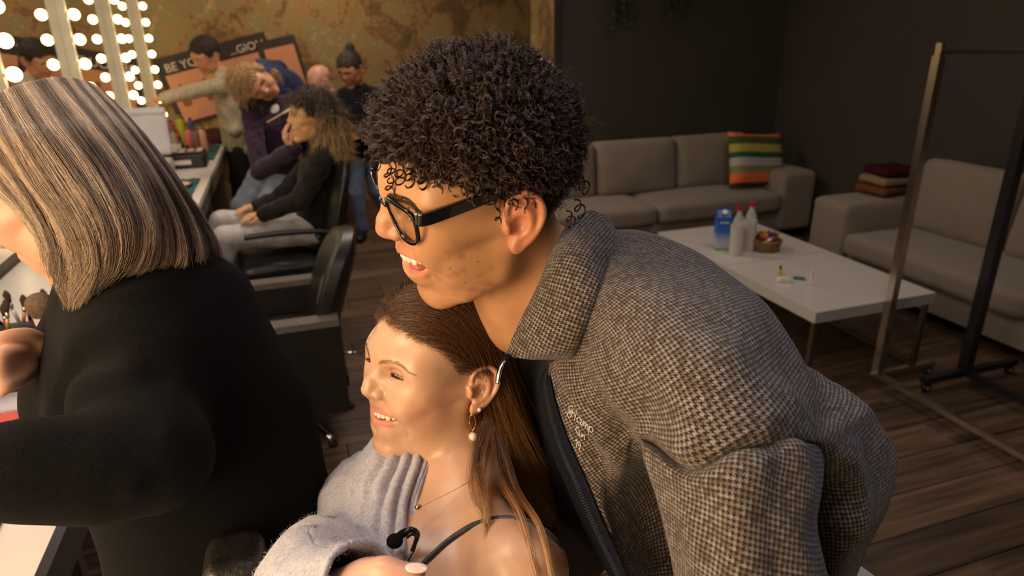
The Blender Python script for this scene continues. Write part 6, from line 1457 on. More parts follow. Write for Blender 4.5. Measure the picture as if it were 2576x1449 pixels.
def loop_chair(loc, rz, lab, z=0.0):
    g = tag(empty('salon_chair', loc, rz=rz), lab, 'chair', 'black salon chairs'); star_base(g, z=.08)
    cushion('seat', -.24, .25, -.25, .25, .40, .50, LEA, g, .02, corner=.035)
    S = []
    for zz, w, x in ((.46, .20, .24), (.6, .235, .275), (.78, .24, .32), (.92, .22, .365), (1.0, .15, .395)): S.append([(x-.06*(1-(t*t)), t*w, zz) for t in np.linspace(-1, 1, 7)])
    S = [[(x+(.07*(1-(t_/1.0)**2) if False else 0), y, z) for (x, y, z), t_ in zip(s_, np.linspace(-1, 1, 7))] for s_ in S]
    o = loft('backrest', S, [LEA], g, nu=24, nv=24, flip=False); md = o.modifiers.new('t', 'SOLIDIFY'); md.thickness = .045; md.offset = 0; bv = o.modifiers.new('b', 'BEVEL'); bv.width = .012; bv.segments = 2; bv.limit_method = 'ANGLE'
    for s in (1, -1):
        tube('armrest', [(.30, s*.27, .60), (.20, s*.30, .67), (-.02, s*.30, .69), (-.20, s*.30, .69)], [.018, .02, .022, .022], LEA, g, k=10, n=20, sx=.7, sy=1.5)
        tube('arm_support', [(.16, s*.29, .66), (.22, s*.28, .52), (.10, s*.24, .41)], .014, LEA, g, k=8, n=12)
    return g
loop_chair((-.10, 3.90, .0), .10, 'black salon chair with thin looped arms under the seated curly-haired woman')
# foreground chair: the smiling woman sits in it
g = tag(empty('salon_chair', (W_HIP[0], W_HIP[1], 0)), 'black leather salon chair the smiling woman in the cardigan sits in, one armrest in view', 'chair', 'black salon chairs')
seat_z = W_HIP[2]-.15
star_base(g, z=seat_z-.42)
cushion('seat', -.28, .26, -.25, .25, seat_z-.10, seat_z, LEA, g, .02, corner=.035)
am = pd(640, 1432, .86)
for yy in (am[1]-W_HIP[1],):
    ax0 = pd(522, 1440, .86)[0]-W_HIP[0]; cushion('armrest', ax0, pd(668, 1440, .86)[0]-W_HIP[0], yy-.035, yy+.035, am[2]-.045, am[2]+.035, LEA, g, .002, corner=.016); tube('arm_support', [(.0, yy, am[2]-.04), (.02, yy*.9, seat_z-.05)], .016, CHR, g, k=8)
cushion('backrest', .17, .25, -.22, .22, seat_z+.06, seat_z+.30, LEA, g, .015, corner=.03)
# ---------------------------------------------------------------- people in the background
def cloth(nm, c1, c2, sc=40, rough=.9, sheen=.1): return noisy(nm, c1, c2, sc, rough, .4, sc*6, sheen=sheen)
def hand(s, wr, d, up, side=1, sc=1.0, curl=.5, w=True):
    # palm and five fingers from the wrist, d the way they point, up the back of the hand
    wr = np.array(wr, float); d = np.array(d, float); d /= np.linalg.norm(d); up = np.array(up, float); up -= d*(up@d); up /= np.linalg.norm(up); sd = np.cross(up, d)*side
    m = .001*sc
    s.chain([wr, wr+d*45*m, wr+d*75*m], [22*sc, 24*sc, 22*sc], k=8, w=w)
    for i, L in enumerate((62, 70, 66, 52)):
        o = wr+d*78*m+sd*(27-18*i)*m; a = o+d*L*.5*m-up*L*.12*curl*m; b = a+d*L*.35*m-up*L*.4*curl*m; s.chain([o, a, b], [8.5*sc, 7.6*sc, 6.2*sc], k=4, w=w)
    o = wr+d*25*m+sd*24*m; s.chain([o, o+d*28*m+sd*20*m-up*6*m, o+d*52*m+sd*20*m-up*16*m], [10*sc, 9*sc, 7.5*sc], k=6, w=w)
def figure(label, M, J, skin_c, tops, bots, shoes=None, female=True, grp=None, hands=(), h=5.0, face=True, hat=None, neckr=44):
    W = lambda k_: np.array(J[k_], float)
    root = worldroot(tag(empty('person', tuple(np.array([W('hip')[0], W('hip')[1], 0.]))), label, 'person', grp))
    SC_ = float(np.linalg.norm(M[:3, 0])); s = Sdf(M); head_sdf(s, female=female, open_=0, smile=.4, detail=face, neck=False, lid=.4)
    _ch = s.chain
    def chain2(P, R, **kw):
        if kw.get('w'): R = R/SC_ if np.isscalar(R) else [r_/SC_ for r_ in R]
        return _ch(P, R, **kw)
    s.chain = chain2
    nb = W('neck'); hb = toW(M, np.array([[-24., 0, -60]]))[0]
    s.chain([hb, nb], [neckr, neckr+2], k=20, w=True)
    def limb(S_, a, r, k=20, infl=0): S_.chain([W(q) for q in a if q in J], [q+infl for q in r[:len([x for x in a if x in J])]], k=k, w=True, kk=14)
    def torso(S_, i=0):
        S_.chain([nb, (W('shL')+nb)/2+[0, 0, .012], W('shL')], [48+i, 46+i, 50+i], k=30, w=True); S_.chain([nb, (W('shR')+nb)/2+[0, 0, .012], W('shR')], [48+i, 46+i, 50+i], k=30, w=True)
        mid = (W('shL')+W('shR'))/2; S_.chain([mid*.8+W('hip')*.2, mid*.45+W('hip')*.55, W('hip')], [100+i, 92+i, 108+i], k=60, w=True, kk=40)
        ax = W('shL')-W('shR'); ax = ax/np.linalg.norm(ax)*.06
        for q in (-1, 1): S_.chain([mid*.75+W('hip')*.25+ax*q, W('hip')+ax*q*1.1], [80+i, 88+i], k=50, w=True)
    torso(s, -6)
    for sd in 'LR':
        limb(s, ['sh'+sd, 'el'+sd, 'wr'+sd], [40, 33, 23])
        if 'kn'+sd in J: s.chain([W('hip')+(W('sh'+sd)-(W('shL')+W('shR'))/2)*.42, W('kn'+sd), W('an'+sd)], [72, 50, 36], k=30, w=True, kk=20); s.chain([W('an'+sd)-[0, 0, .02], W('toe'+sd)], [34, 28], k=14, w=True)
    for (sd, d, up, side, curl) in hands: hand(s, W('wr'+sd), d, up, side, .95, curl)
    pts = np.array([s.loc(J[k_], True) for k_ in J]); lo = np.minimum(pts.min(0)-130, [-125, -110, -140]); hi = np.maximum(pts.max(0)+130, [145, 110, 150])
    for (sd, *_r) in hands: p = s.loc(W('wr'+sd), True); lo = np.minimum(lo, p-200); hi = np.maximum(hi, p+200)
    V, F = s.mesh(lo, hi, h); V = relax(V, F, 1, .4); u, inv = np.unique(F, return_inverse=True); V = V[u]; F = inv.reshape(F.shape)
    o = meshpy('body', toW(M, V), F, skin('skin_bg', skin_c, .45, .05, bump=0), root); col = np.tile(skin_c, (len(V), 1)).astype(float); Vs = np.abs(V*[0, 1, 0])+V*[1, 0, 1]
    d = dpoly(Vs, [(100, 0, -46), (94, 16, -47), (84, 24, -48)]); m = soft(d, 7, 3); col = col*(1-m)+np.array([.45, .13, .10])*m
    m = soft(dpoly(Vs, [(98, 12, 33), (94, 30, 38), (80, 48, 34)]), 4, 4)*.7; col = col*(1-m)+np.array([.06, .035, .02])*m
    m = soft(dpoly(Vs, [(88, 20, 17), (90, 31, 16), (84, 42, 16)]), 4, 4)*.8; col = col*(1-m)+np.array([.05, .03, .02])*m; vcol(o, col)
    for nm, mt, infl, sleeve, hem in tops:
        c = Sdf(); c.M = None
        cc = Sdf(np.eye(4))
        torso(cc, infl)
        for sd in 'LR':
            a = ['sh'+sd, 'el'+sd, 'wr'+sd]; r = [54+infl, 46+infl, 36+infl]
            e = W('wr'+sd)*.12+W('el'+sd)*.88 if sleeve == 'short' else W('wr'+sd)
            cc.chain([W(a[0]), W(a[1]), e], r, k=24, w=True, kk=14)
        cc.fn(lambda X, Y, Z: 5*np.sin(X*.035+Y*.021)*np.sin(Z*.045+X*.02), (-1e5,)*3, (1e5,)*3)
        pk = np.array([W(q) for q in ('neck', 'shL', 'shR', 'elL', 'elR', 'wrL', 'wrR', 'hip')])*1000; nd_ = (hb-nb)/np.linalg.norm(hb-nb); cc.chain([nb+nd_*.088, nb+nd_*.15], [66, 80], sub=True, k=8, w=True)
        V, F = cc.mesh(pk.min(0)-150-infl, pk.max(0)+150+infl, 7.0); V = relax(V, F, 1, .5); meshpy(nm, V/1000, F, mt, root)
    for nm, mt, infl in bots:
        cc = Sdf(np.eye(4)); cc.chain([W('hip')+[0, 0, .06], W('hip')], [108+infl, 116+infl], k=30, w=True)
        for sd in 'LR':
            if 'kn'+sd in J: cc.chain([W('hip')+(W('sh'+sd)-(W('shL')+W('shR'))/2)*.42, W('kn'+sd), W('an'+sd)+[0, 0, .01]], [88+infl, 66+infl, 58+infl], k=24, w=True, kk=20)
        cc.fn(lambda X, Y, Z: 4*np.sin(X*.03+Z*.025)*np.sin(Y*.05), (-1e5,)*3, (1e5,)*3)
        pk = np.array([W(q) for q in J if q[:2] in ('hi', 'kn', 'an')])*1000; V, F = cc.mesh(pk.min(0)-[150, 150, 60], pk.max(0)+170, 8.0); V = relax(V, F, 1, .5); meshpy(nm, V/1000, F, mt, root)
    if shoes:
        for sd in 'LR':
            if 'toe'+sd in J:
                cc = Sdf(np.eye(4)); a, t = W('an'+sd), W('toe'+sd); cc.chain([a-[0, 0, .03], (a+t)/2-[0, 0, .02], t], [46, 42, 36], k=16, w=True); cc.cut((0, 0, min(a[2]-.07, t[2]-.026)), (0, 0, -1), w=True)
                pk = np.array([a, t])*1000; V, F = cc.mesh(pk.min(0)-90, pk.max(0)+70, 7); 
                if len(V): meshpy('shoe', V/1000, F, shoes, root)
    return root
def hairshell(M, root, mt, pts, name='hair', h=4, k=14, cutf=True, lab=None):
    s = Sdf(); s.ell((-4, 0, 50), (101, 83, 88), k=10)
    for P, R in pts: s.chain(P, R, k=k, kk=10)
    s.fn(lambda X, Y, Z: 2.2*np.sin(Y*.35+Z*.08+np.sin(X*.05)*2)+1.5*np.sin(X*.21+Y*.3), (-1e4,)*3, (1e4,)*3)
    if cutf:  # open the face
        s.ell((98, 0, -4), (62, 64, 74), k=12, sub=True); s.ell((30, 70, -36), (40, 50, 46), k=12, sub=True, sym=True)
    P = np.concatenate([np.array(p) for p, r in pts]+[np.array([(-110, -90, -60), (110, 90, 145)])]); V, F = s.mesh(P.min(0)-60, P.max(0)+60, h)
    o = meshpy(name, toW(M, V), F, mt, root)
    if lab: o['label'] = lab
    return o
def wisps(o, n, ln, m, seed=1, r=.0006, down=.6, k=10, curl=.25, M=None, xmax=20):
    me = o.data; rs = np.random.RandomState(seed); V = np.empty(len(me.vertices)*3); me.vertices.foreach_get('co', V); V = V.reshape(-1, 3); N = np.empty(len(me.vertices)*3); me.vertices.foreach_get('normal', N); N = N.reshape(-1, 3)
    ok = np.arange(len(V))
    if M is not None: lc = (np.linalg.inv(M)[:3, :3]@V.T).T*1000+np.linalg.inv(M)[:3, 3]*1000; ok = np.nonzero((lc[:, 0] < xmax) | (lc[:, 2] > 85))[0]
    i = ok[rs.randint(0, len(ok), n)]; p = V[i]-N[i]*.004; d = N[i]*.6+np.array([0, 0, -down])+rs.randn(n, 3)*.3; S = [p]; ph = rs.rand(n)*6.28
    a = rs.randn(n, 3); 
    for j in range(k-1):
        d = d+np.array([0, 0, -.12])+a*np.sin(j*1.7+ph)[:, None]*curl; d /= np.linalg.norm(d, axis=1)[:, None]; p = p+d*ln/k; S.append(p)
    q = strands('hair_strands', np.stack(S, 1), np.linspace(r, r*.5, k), m, o); q['kind'] = 'stuff'
X3 = lambda px, py, ax, v, o=(0, 0, 0): pl(px, py, ax, v)+np.array(o)
HB = hairmat('brown_bg_hair', (.05, .028, .015), (.16, .09, .045), .5); HBL = hairmat('honey_bg_hair', (.20, .11, .045), (.50, .32, .15), .5); HDK = hairmat('dark_bg_hair', (.012, .008, .006), (.05, .03, .02), .5)
# 1 seated curly-haired woman in the black hooded jacket
hp = X3(786, 298, 1, 3.95)
Mc = headM(hp, (-.97, -.18, .05), (0, -.05, 1), 1.16)
J = dict(neck=X3(826, 370, 1, 3.97), shL=X3(806, 412, 1, 3.80), shR=X3(800, 400, 1, 4.15), elL=X3(752, 505, 1, 3.70), elR=X3(700, 500, 1, 4.20), wrL=X3(665, 540, 1, 3.78), wrR=X3(650, 520, 1, 4.02), hip=X3(790, 570, 1, 3.95), knL=X3(570, 600, 1, 3.80), knR=X3(560, 560, 1, 4.08), anL=X3(548, 720, 1, 3.80), anR=X3(500, 690, 1, 4.05), toeL=X3(500, 745, 1, 3.78), toeR=X3(460, 715, 1, 4.02))
CW_ = figure('seated woman with curly ombre hair, black hooded jacket and light jeans, eyes closed for make-up', Mc, J, (.66, .36, .17), [('hooded_jacket', cloth('black_hoodie', (.010, .009, .008), (.022, .020, .018)), 8, 'long', 0)], [('jeans', cloth('light_wash_jeans', (.36, .35, .37), (.55, .53, .52), 14), 2)], mat('white_shoe', (.5, .5, .5), .6), hands=(('L', (-.95, .1, -.1), (0, -.3, 1), 1, .8), ('R', (-.9, -.3, .0), (0, 0, 1), -1, .8)), h=4.5)
hs = hairshell(Mc, CW_, mat('curly_base', (.035, .02, .012), .8), [([(-40, 40, 60), (-70, 60, -30), (-80, 62, -110), (-75, 55, -150)], [45, 48, 46, 34]), ([(-40, -40, 60), (-75, -60, -30), (-90, -55, -110), (-80, -50, -150)], [45, 48, 46, 34]), ([(-60, 0, 60), (-95, 0, -30), (-105, 0, -120)], [50, 55, 45])], lab='long curly hair, dark at the roots and honey at the ends')
def ombre(nm, c1, c2, zt, zb):
    m = mat(nm, c1, .5); b = m.node_tree.nodes['Principled BSDF']; g_ = nd(m, 'ShaderNodeNewGeometry'); sp = nd(m, 'ShaderNodeSeparateXYZ'); lk(m, g_.outputs['Position'], sp.inputs[0]); mr = nd(m, 'ShaderNodeMapRange'); mr.inputs[1].default_value = zt; mr.inputs[2].default_value = zb; lk(m, sp.outputs['Z'], mr.inputs[0]); ci = nd(m, 'ShaderNodeHairInfo'); ad = nd(m, 'ShaderNodeMath', operation='MULTIPLY_ADD'); ad.inputs[1].default_value = .6; lk(m, ci.outputs['Random'], ad.inputs[0]); sb = nd(m, 'ShaderNodeMath', operation='SUBTRACT'); sb.inputs[1].default_value = .3; lk(m, mr.outputs[0], sb.inputs[0]); lk(m, sb.outputs[0], ad.inputs[2]); r = nd(m, 'ShaderNodeValToRGB'); r.color_ramp.elements[0].color = (*c1, 1); r.color_ramp.elements[1].color = (*c2, 1); lk(m, ad.outputs[0], r.inputs[0]); lk(m, r.outputs[0], b.inputs['Base Color']); return m
wisps(hs, 3600, .13, ombre('curly_ombre_hair', (.025, .014, .009), (.46, .30, .14), hp[2]+.08, hp[2]-.12), 3, .0017, .35, 24, .95, M=Mc, xmax=0)
lathe_ = None
# 2 make-up artist leaning in, plum cardigan, honey bob, face turned sideways
hp = X3(640, 205, 1, 4.75)
Ma = headM(hp, (.46, -.76, -.44), (-.84, -.30, .42), 1.15)
J = dict(neck=X3(690, 258, 1, 4.83), shL=X3(760, 300, 1, 4.72), shR=X3(628, 268, 1, 4.86), elR=X3(655, 430, 1, 4.50), wrR=X3(738, 375, 1, 4.08), elL=X3(800, 420, 1, 4.60), wrL=X3(755, 345, 1, 4.32), hip=X3(690, 440, 1, 4.95), knL=X3(670, 520, 1, 4.60), knR=X3(610, 520, 1, 4.66), anL=X3(660, 600, 1, 4.75), anR=X3(600, 600, 1, 4.80), toeL=X3(640, 610, 1, 4.60), toeR=X3(580, 610, 1, 4.66))
for q in ('anL', 'anR'): J[q][2] = .09
for q in ('toeL', 'toeR'): J[q][2] = .04
AR = figure('make-up artist in plum cardigan with head tilted, painting the curly-haired woman\'s face', Ma, J, (.60, .30, .18), [('cardigan', cloth('plum_knit', (.020, .010, .024), (.045, .024, .055)), 10, 'long', 0)], [('jeans', cloth('blue_jeans', (.16, .19, .28), (.26, .29, .38), 14), 2)], mat('dark_shoe', (.03, .03, .03), .5), hands=(('R', (-.42, -.05, .85), (-.8, -.35, -.3), -1, 1.6), ('L', (-.3, -.8, .1), (.8, 0, .2), -1, 1.2)), h=4.5)
hs = hairshell(Ma, AR, mat('bob_base', (.30, .17, .07), .7), [([(20, 60, 80), (20, 82, 10), (20, 86, -50), (15, 84, -95)], [24, 22, 22, 18]), ([(20, -60, 80), (20, -82, 10), (24, -86, -50), (25, -84, -95)], [24, 22, 22, 18]), ([(-60, 0, 60), (-85, 0, -10), (-80, 0, -70)], [40, 34, 28])], lab='honey-brown bob falling sideways')
wisps(hs, 1500, .08, HBL, 4, .0011, .8, 10, .12, M=Ma, xmax=30)
cc = Sdf(np.eye(4)); q = J['neck']*1000; cc.ell(q+[15, -60, -60], (48, 30, 60), k=5); V, F = cc.mesh(q-150, q+150, 7); meshpy('white_t_shirt', V/1000, F, mat('white_jersey', (.55, .55, .58), .8), AR)
a, b = X3(672, 308, 1, 4.10), X3(742, 268, 1, 4.05); t = worldroot(tag(empty('make_up_brush', tuple(a)), 'slim make-up brush held to the seated woman\'s cheek', 'brush'))
tube('handle', [a, a*.4+b*.6], .0045, mat('pale_wood', (.5, .36, .18), .5), t, k=8); tube('bristles', [a*.4+b*.6, b], [.006, .009], mat('white_bristle', (.7, .66, .6), .8), t, k=8)
# 3 person in a cream sweater reaching toward the bulbs
hp = X3(522, 140, 1, 6.15)
Me = headM(hp, (-.75, -.50, -.42), (-.18, -.35, .92), 1.14)
J = dict(neck=X3(558, 185, 1, 6.2), shL=X3(560, 215, 1, 6.02), shR=X3(575, 205, 1, 6.4), elL=X3(480, 230, 1, 6.0), wrL=X3(415, 246, 1, 6.0), elR=X3(615, 290, 1, 6.35), wrR=X3(590, 330, 1, 6.1), hip=X3(600, 370, 1, 6.3), knL=X3(600, 450, 1, 6.2), knR=X3(630, 450, 1, 6.4), anL=X3(600, 520, 1, 6.2), anR=X3(630, 520, 1, 6.4), toeL=X3(580, 530, 1, 6.1), toeR=X3(610, 530, 1, 6.3))
for q in ('anL', 'anR'): J[q][2] = .09
for q in ('toeL', 'toeR'): J[q][2] = .04
CR = figure('person in cream knit sweater with dark cropped hair, stretching an arm toward the mirror bulbs', Me, J, (.60, .28, .15), [('sweater', cloth('cream_knit', (.36, .31, .22), (.48, .42, .31)), 12, 'long', 0)], [('trousers', mat('black_trousers_bg', (.012, .012, .014), .9), 2)], mat('dark_shoe2', (.03, .03, .03), .5), female=False, hands=(('L', (-.95, -.1, -.15), (0, -.2, 1), 1, .5),), h=5)
hs = hairshell(Me, CR, mat('dark_crop', (.03, .018, .012), .7), []); wisps(hs, 900, .03, HDK, 5, .001, .2, 6, .2)
# 4 person in a navy shirt bending behind the artist, head hidden
hp = X3(612, 225, 1, 5.60)
Mn = headM(hp, (-.80, -.2, -.55), (-.55, 0, .83), .95)
J = dict(neck=X3(668, 175, 1, 5.5), shL=X3(705, 200, 1, 5.30), shR=X3(700, 178, 1, 5.72), elL=X3(700, 300, 1, 5.25), wrL=X3(690, 400, 1, 5.2), elR=X3(690, 300, 1, 5.75), wrR=X3(650, 350, 1, 5.7), hip=X3(800, 320, 1, 5.6), knL=X3(790, 430, 1, 5.5), knR=X3(810, 430, 1, 5.7), anL=X3(790, 540, 1, 5.5), anR=X3(810, 540, 1, 5.7), toeL=X3(760, 550, 1, 5.4), toeR=X3(780, 550, 1, 5.6))
for q in ('anL', 'anR'): J[q][2] = .09
for q in ('toeL', 'toeR'): J[q][2] = .04
NV = figure('person in a navy denim shirt bent over behind the make-up artist', Mn, J, (.55, .28, .17), [('shirt', cloth('navy_denim', (.010, .018, .060), (.020, .032, .095)), 18, 'long', 0)], [('trousers', mat('navy_trousers', (.012, .015, .035), .9), 2)], mat('dark_shoe3', (.03, .03, .03), .5), female=False, h=6)
hairshell(Mn, NV, mat('dark_crop2', (.10, .06, .035), .7), [])
P = [X3(652, 150, 1, 5.36), X3(668, 165, 1, 5.28), X3(682, 200, 1, 5.22), X3(690, 235, 1, 5.2)]; tube('shirt_collar', P, [.03, .045, .045, .02], cloth('navy_collar', (.02, .04, .12), (.03, .055, .15)), NV, k=8, n=12, sx=.25, sy=1.2)
# 5 balding person behind
hp = X3(808, 205, 1, 6.45)
Mp = headM(hp, (-.9, -.3, -.45), (-.35, -.25, .9), 1.12)
J = dict(neck=X3(835, 240, 1, 6.5), shL=X3(830, 265, 1, 6.3), shR=X3(840, 255, 1, 6.7), elL=X3(820, 330, 1, 6.25), wrL=X3(790, 380, 1, 6.1), elR=X3(840, 320, 1, 6.7), wrR=X3(810, 360, 1, 6.5), hip=X3(850, 380, 1, 6.5), knL=X3(850, 450, 1, 6.4), knR=X3(860, 450, 1, 6.6), anL=X3(850, 520, 1, 6.4), anR=X3(860, 520, 1, 6.6), toeL=X3(830, 530, 1, 6.3), toeR=X3(840, 530, 1, 6.5))
for q in ('anL', 'anR'): J[q][2] = .09
for q in ('toeL', 'toeR'): J[q][2] = .04
figure('balding person bowed forward behind the curly-haired woman, only the crown in view', Mp, J, (.62, .34, .25), [('jacket', cloth('grey_brown_jacket', (.10, .07, .06), (.16, .11, .09)), 14, 'long', 0)], [('trousers', mat('dark_trousers5', (.02, .02, .022), .9), 2)], mat('dark_shoe4', (.03, .03, .03), .5), female=False, h=6)
# 6 woman standing in a black sweater and jeans, looking down
hp = X3(884, 175, 1, 5.72)
Mk = headM(hp, (-.60, -.66, -.45), (-.22, -.30, .93), 1.08)
J = dict(neck=X3(905, 222, 1, 5.78), shR=X3(866, 240, 1, 5.70), shL=X3(940, 240, 1, 5.84), elR=X3(862, 318, 1, 5.62), wrR=X3(842, 330, 1, 5.42), elL=X3(948, 325, 1, 5.80), wrL=X3(905, 345, 1, 5.62), hip=X3(908, 372, 1, 5.80), knR=X3(897, 485, 1, 5.72), knL=X3(945, 480, 1, 5.86), anR=X3(912, 592, 1, 5.75), anL=X3(985, 585, 1, 5.95), toeR=X3(905, 606, 1, 5.62), toeL=X3(985, 600, 1, 5.82))
for q in ('anL', 'anR'): J[q][2] = .09
for q in ('toeL', 'toeR'): J[q][2] = .035
BW = figure('woman standing in a black sweater and blue jeans, hair tied up, looking down', Mk, J, (.46, .20, .09), [('sweater', cloth('black_sweater_bg', (.006, .006, .008), (.014, .013, .016)), 6, 'long', 0)], [('jeans', cloth('mid_blue_jeans', (.10, .14, .22), (.17, .21, .30), 12), -4)], mat('black_shoe', (.015, .015, .015), .5), hands=(('R', (-.7, -.5, .1), (0, 0, 1), -1, 1), ('L', (-.8, -.4, .1), (0, 0, 1), 1, 1)), h=5)
hs = hairshell(Mk, BW, mat('tied_hair', (.03, .022, .02), .6), [([(-60, 0, 110), (-70, 0, 140)], [30, 30])], lab='dark hair tied in a top knot'); wisps(hs, 500, .03, HDK, 6, .001, -.1, 6, .2)
# ---------------------------------------------------------------- things on the make-up counter
ZC = .80; rq = random.Random(9)
def M1(n, c, r=.45, me=0): return mat(n, c, r, me)
# open white case
g = tag(empty('make_up_case', (-.865, 4.86, ZC)), 'open white hard-shell make-up case with its lid up, beside the bulbs', 'case'); WC = M1('white_case_shell', (.50, .50, .58), .5)
Rl = Matrix.Translation((0, .17, .10))@Matrix.Rotation(-.16, 4, 'X')
cushion('lid', -.130, .130, -.02, .03, .02, .33, WC, g, .004, M=Rl, corner=.02); cushion('case_body', -.13, .13, -.14, .17, 0, .105, M1('case_cream', (.46, .43, .36), .5), g, .002, corner=.015)
box('lid_rib', -.12, .12, -.028, -.02, .285, .30, M1('case_rib', (.42, .42, .52), .5), g, M=Rl, bev=.003)
# case of small cosmetics at its foot: open tray with compacts
g = tag(empty('cosmetics_tray', (-.915, 4.50, ZC)), 'clear tray crowded with small compacts in front of the open white case', 'tray')
bm = bmesh.new(); addbox(bm, -.13, .13, -.13, .13, 0, .008)
for a in ((-.13, -.125, -.13, .13), (.125, .13, -.13, .13), (-.13, .13, -.13, -.125), (-.13, .13, .125, .13)): addbox(bm, *a, .008, .05)
bmobj('tray_body', bm, CLR, g)
def small(kind, x, y, z, c, lab, grp, sc=1.0):
    nm, prof, cp = {'jar': ('cream_jar', [(0, 0), (.028, 0), (.030, .004), (.030, .024), (0, .024)], [(0, .0245), (.031, .0245), (.031, .038), (0, .039)]), 'tube': ('lip_colour', [(0, 0), (.010, 0), (.010, .045), (0, .045)], [(0, .0455), (.0095, .0455), (.0095, .075), (0, .076)]),
                    'bottle': ('pump_bottle', [(0, 0), (.022, 0), (.022, .085), (.010, .10), (0, .10)], [(0, .10), (.009, .10), (.009, .135), (0, .136)]), 'comp': ('compact', [(0, 0), (.034, 0), (.036, .006), (.034, .012), (0, .012)], [(0, .0125), (.028, .0125), (.028, .014), (0, .014)]), 'can': ('spray_can', [(0, 0), (.025, 0), (.025, .14), (.012, .155), (0, .155)], [(0, .155), (.011, .155), (.011, .178), (0, .18)])}[kind]
    k = '%.2f%.2f%.2f' % c; mb = bpy.data.materials.get('p'+k) or M1('p'+k, c, .35); dk = tuple(v*.5+.02 for v in c); kd = 'c'+k; mc = bpy.data.materials.get(kd) or M1(kd, dk, .3)
    o = tag(empty(nm, (x, y, z)), lab, {'jar': 'jar', 'tube': 'lipstick', 'bottle': 'bottle', 'comp': 'compact', 'can': 'spray can'}[kind], grp); P = lambda p: [(r*sc, h*sc) for r, h in p]
    lathe('container', P(prof), mb, o, 14); lathe('cap' if kind != 'comp' else 'pressed_powder', P(cp), mc, o, 14); return o
CN = [('black', (.012, .012, .014)), ('white', (.60, .57, .55)), ('peach', (.60, .32, .20)), ('rose', (.50, .09, .12)), ('silver', (.40, .38, .36)), ('cream', (.55, .48, .34)), ('magenta', (.42, .02, .12)), ('brown', (.16, .07, .04)), ('blue', (.04, .08, .30))]
for i in range(14):
    c = CN[(i*5) % 9]; a = (i % 4)*.058-.09; b = (i//4)*.06-.09
    small('comp' if i % 3 else 'jar', -.915+a+rq.uniform(-.008, .008), 4.50+b, ZC+.009, c[1], '%s %s, %s in the %s row of the clear tray' % (c[0], 'compact' if i % 3 else 'jar', ['leftmost', 'second', 'third', 'rightmost'][i % 4], ['nearest', 'second', 'third', 'farthest'][i//4]), 'cosmetics in the clear tray', .8)
# crowd of products at the far end
USED = set()
zones = [(-.98, -.62, 5.72, 6.75, 43, 'at the far end of the counter'), (-1.03, -.90, 5.10, 5.70, 8, 'along the mirror behind the black case'), (-.90, -.60, 5.50, 5.75, 6, 'right behind the black case')]
for x0, x1, y0, y1, n, wh in zones:
    pts = []
    for i in range(n*30):
        p = (rq.uniform(x0, x1), rq.uniform(y0, y1))
        if all((p[0]-q[0])**2+(p[1]-q[1])**2 > .0064 for q in pts) and not (abs(p[0]+.60) < .15 and abs(p[1]-6.35) < .13): pts.append(p)
        if len(pts) >= n: break
    for i, p in enumerate(pts):
        c = CN[rq.randrange(9)]; kd = rq.choice(['jar', 'bottle', 'tube', 'comp', 'can'])
        while (c[0], kd, wh) in USED: c = CN[rq.randrange(9)]; kd = rq.choice(['jar', 'bottle', 'tube', 'comp', 'can'])
        USED.add((c[0], kd, wh)); small(kd, p[0], p[1], ZC+.001, c[1], '%s %s %s' % (c[0], {'jar': 'cream jar', 'tube': 'lipstick', 'bottle': 'pump bottle', 'comp': 'compact', 'can': 'spray can'}[kd], wh), 'cosmetics crowding the far counter', 1.15)
# yellow tube, tumbler, dark red bag
o = small('can', -.83, 6.36, ZC+.007, (.55, .55, .02), 'tall bright yellow tube standing above the far cosmetics', None, 1.35)
g = tag(empty('tumbler', (-.79, 5.52, ZC)), 'clear tumbler half full of yellowish liquid behind the black case', 'cup'); lathe('glass', [(0, 0), (.040, 0), (.052, .12), (.050, .12), (.038, .006), (0, .006)], CLR, g, 24); lathe('drink', [(0, .007), (.038, .007), (.046, .08), (0, .08)], M1('yellow_drink', (.55, .46, .18), .2), g, 24)
g = tag(empty('cosmetic_bag', (-.60, 6.35, ZC+.005)), 'dark red zip cosmetic bag near the cream sweater', 'bag'); cushion('bag_body', -.10, .10, -.08, .08, 0, .10, noisy('wine_fabric', (.06, .006, .010), (.10, .012, .018), 30, .7), g, .02, corner=.04); tube('zip', [(-.08, 0, .122), (0, 0, .128), (.08, 0, .122)], .004, M1('zip_gold', (.5, .35, .12), .3, 1), g)
# black drawer case with a white label and open palettes on top
g = tag(empty('black_case', (-.70, 5.24, ZC)), 'black make-up case with a white label on its front and open palettes on top', 'case')
bc = cushion('case_body', -.15, .15, -.10, .10, 0, .10, M1('black_case_shell', (.010, .010, .012), .4), g, .001, corner=.012); box('label_plate', -.055, .055, -.1035, -.10, .03, .06, M1('label_white', (.72, .68, .64), .5), g)
box('palette_tray', -.14, .14, -.09, .09, .101, .112, M1('palette_black', (.02, .018, .018), .4), g)
pans = [(.62, .40, .28), (.50, .26, .18), (.70, .52, .40), (.34, .15, .10), (.66, .46, .36), (.45, .32, .26), (.75, .6, .5), (.28, .18, .14)]
for i in range(5):
    for j in range(3):
        c = pans[(i*3+j) % 8]; bm = lathe_bm([(0, .1125), (.022, .1125), (.022, .1145), (0, .1145)], 14, Matrix.Translation((-.11+i*.055, -.058+j*.058, 0))); bmobj('powder_pan', bm, bpy.data.materials.get('pan%d' % ((i*3+j) % 8)) or M1('pan%d' % ((i*3+j) % 8), c, .7), g)
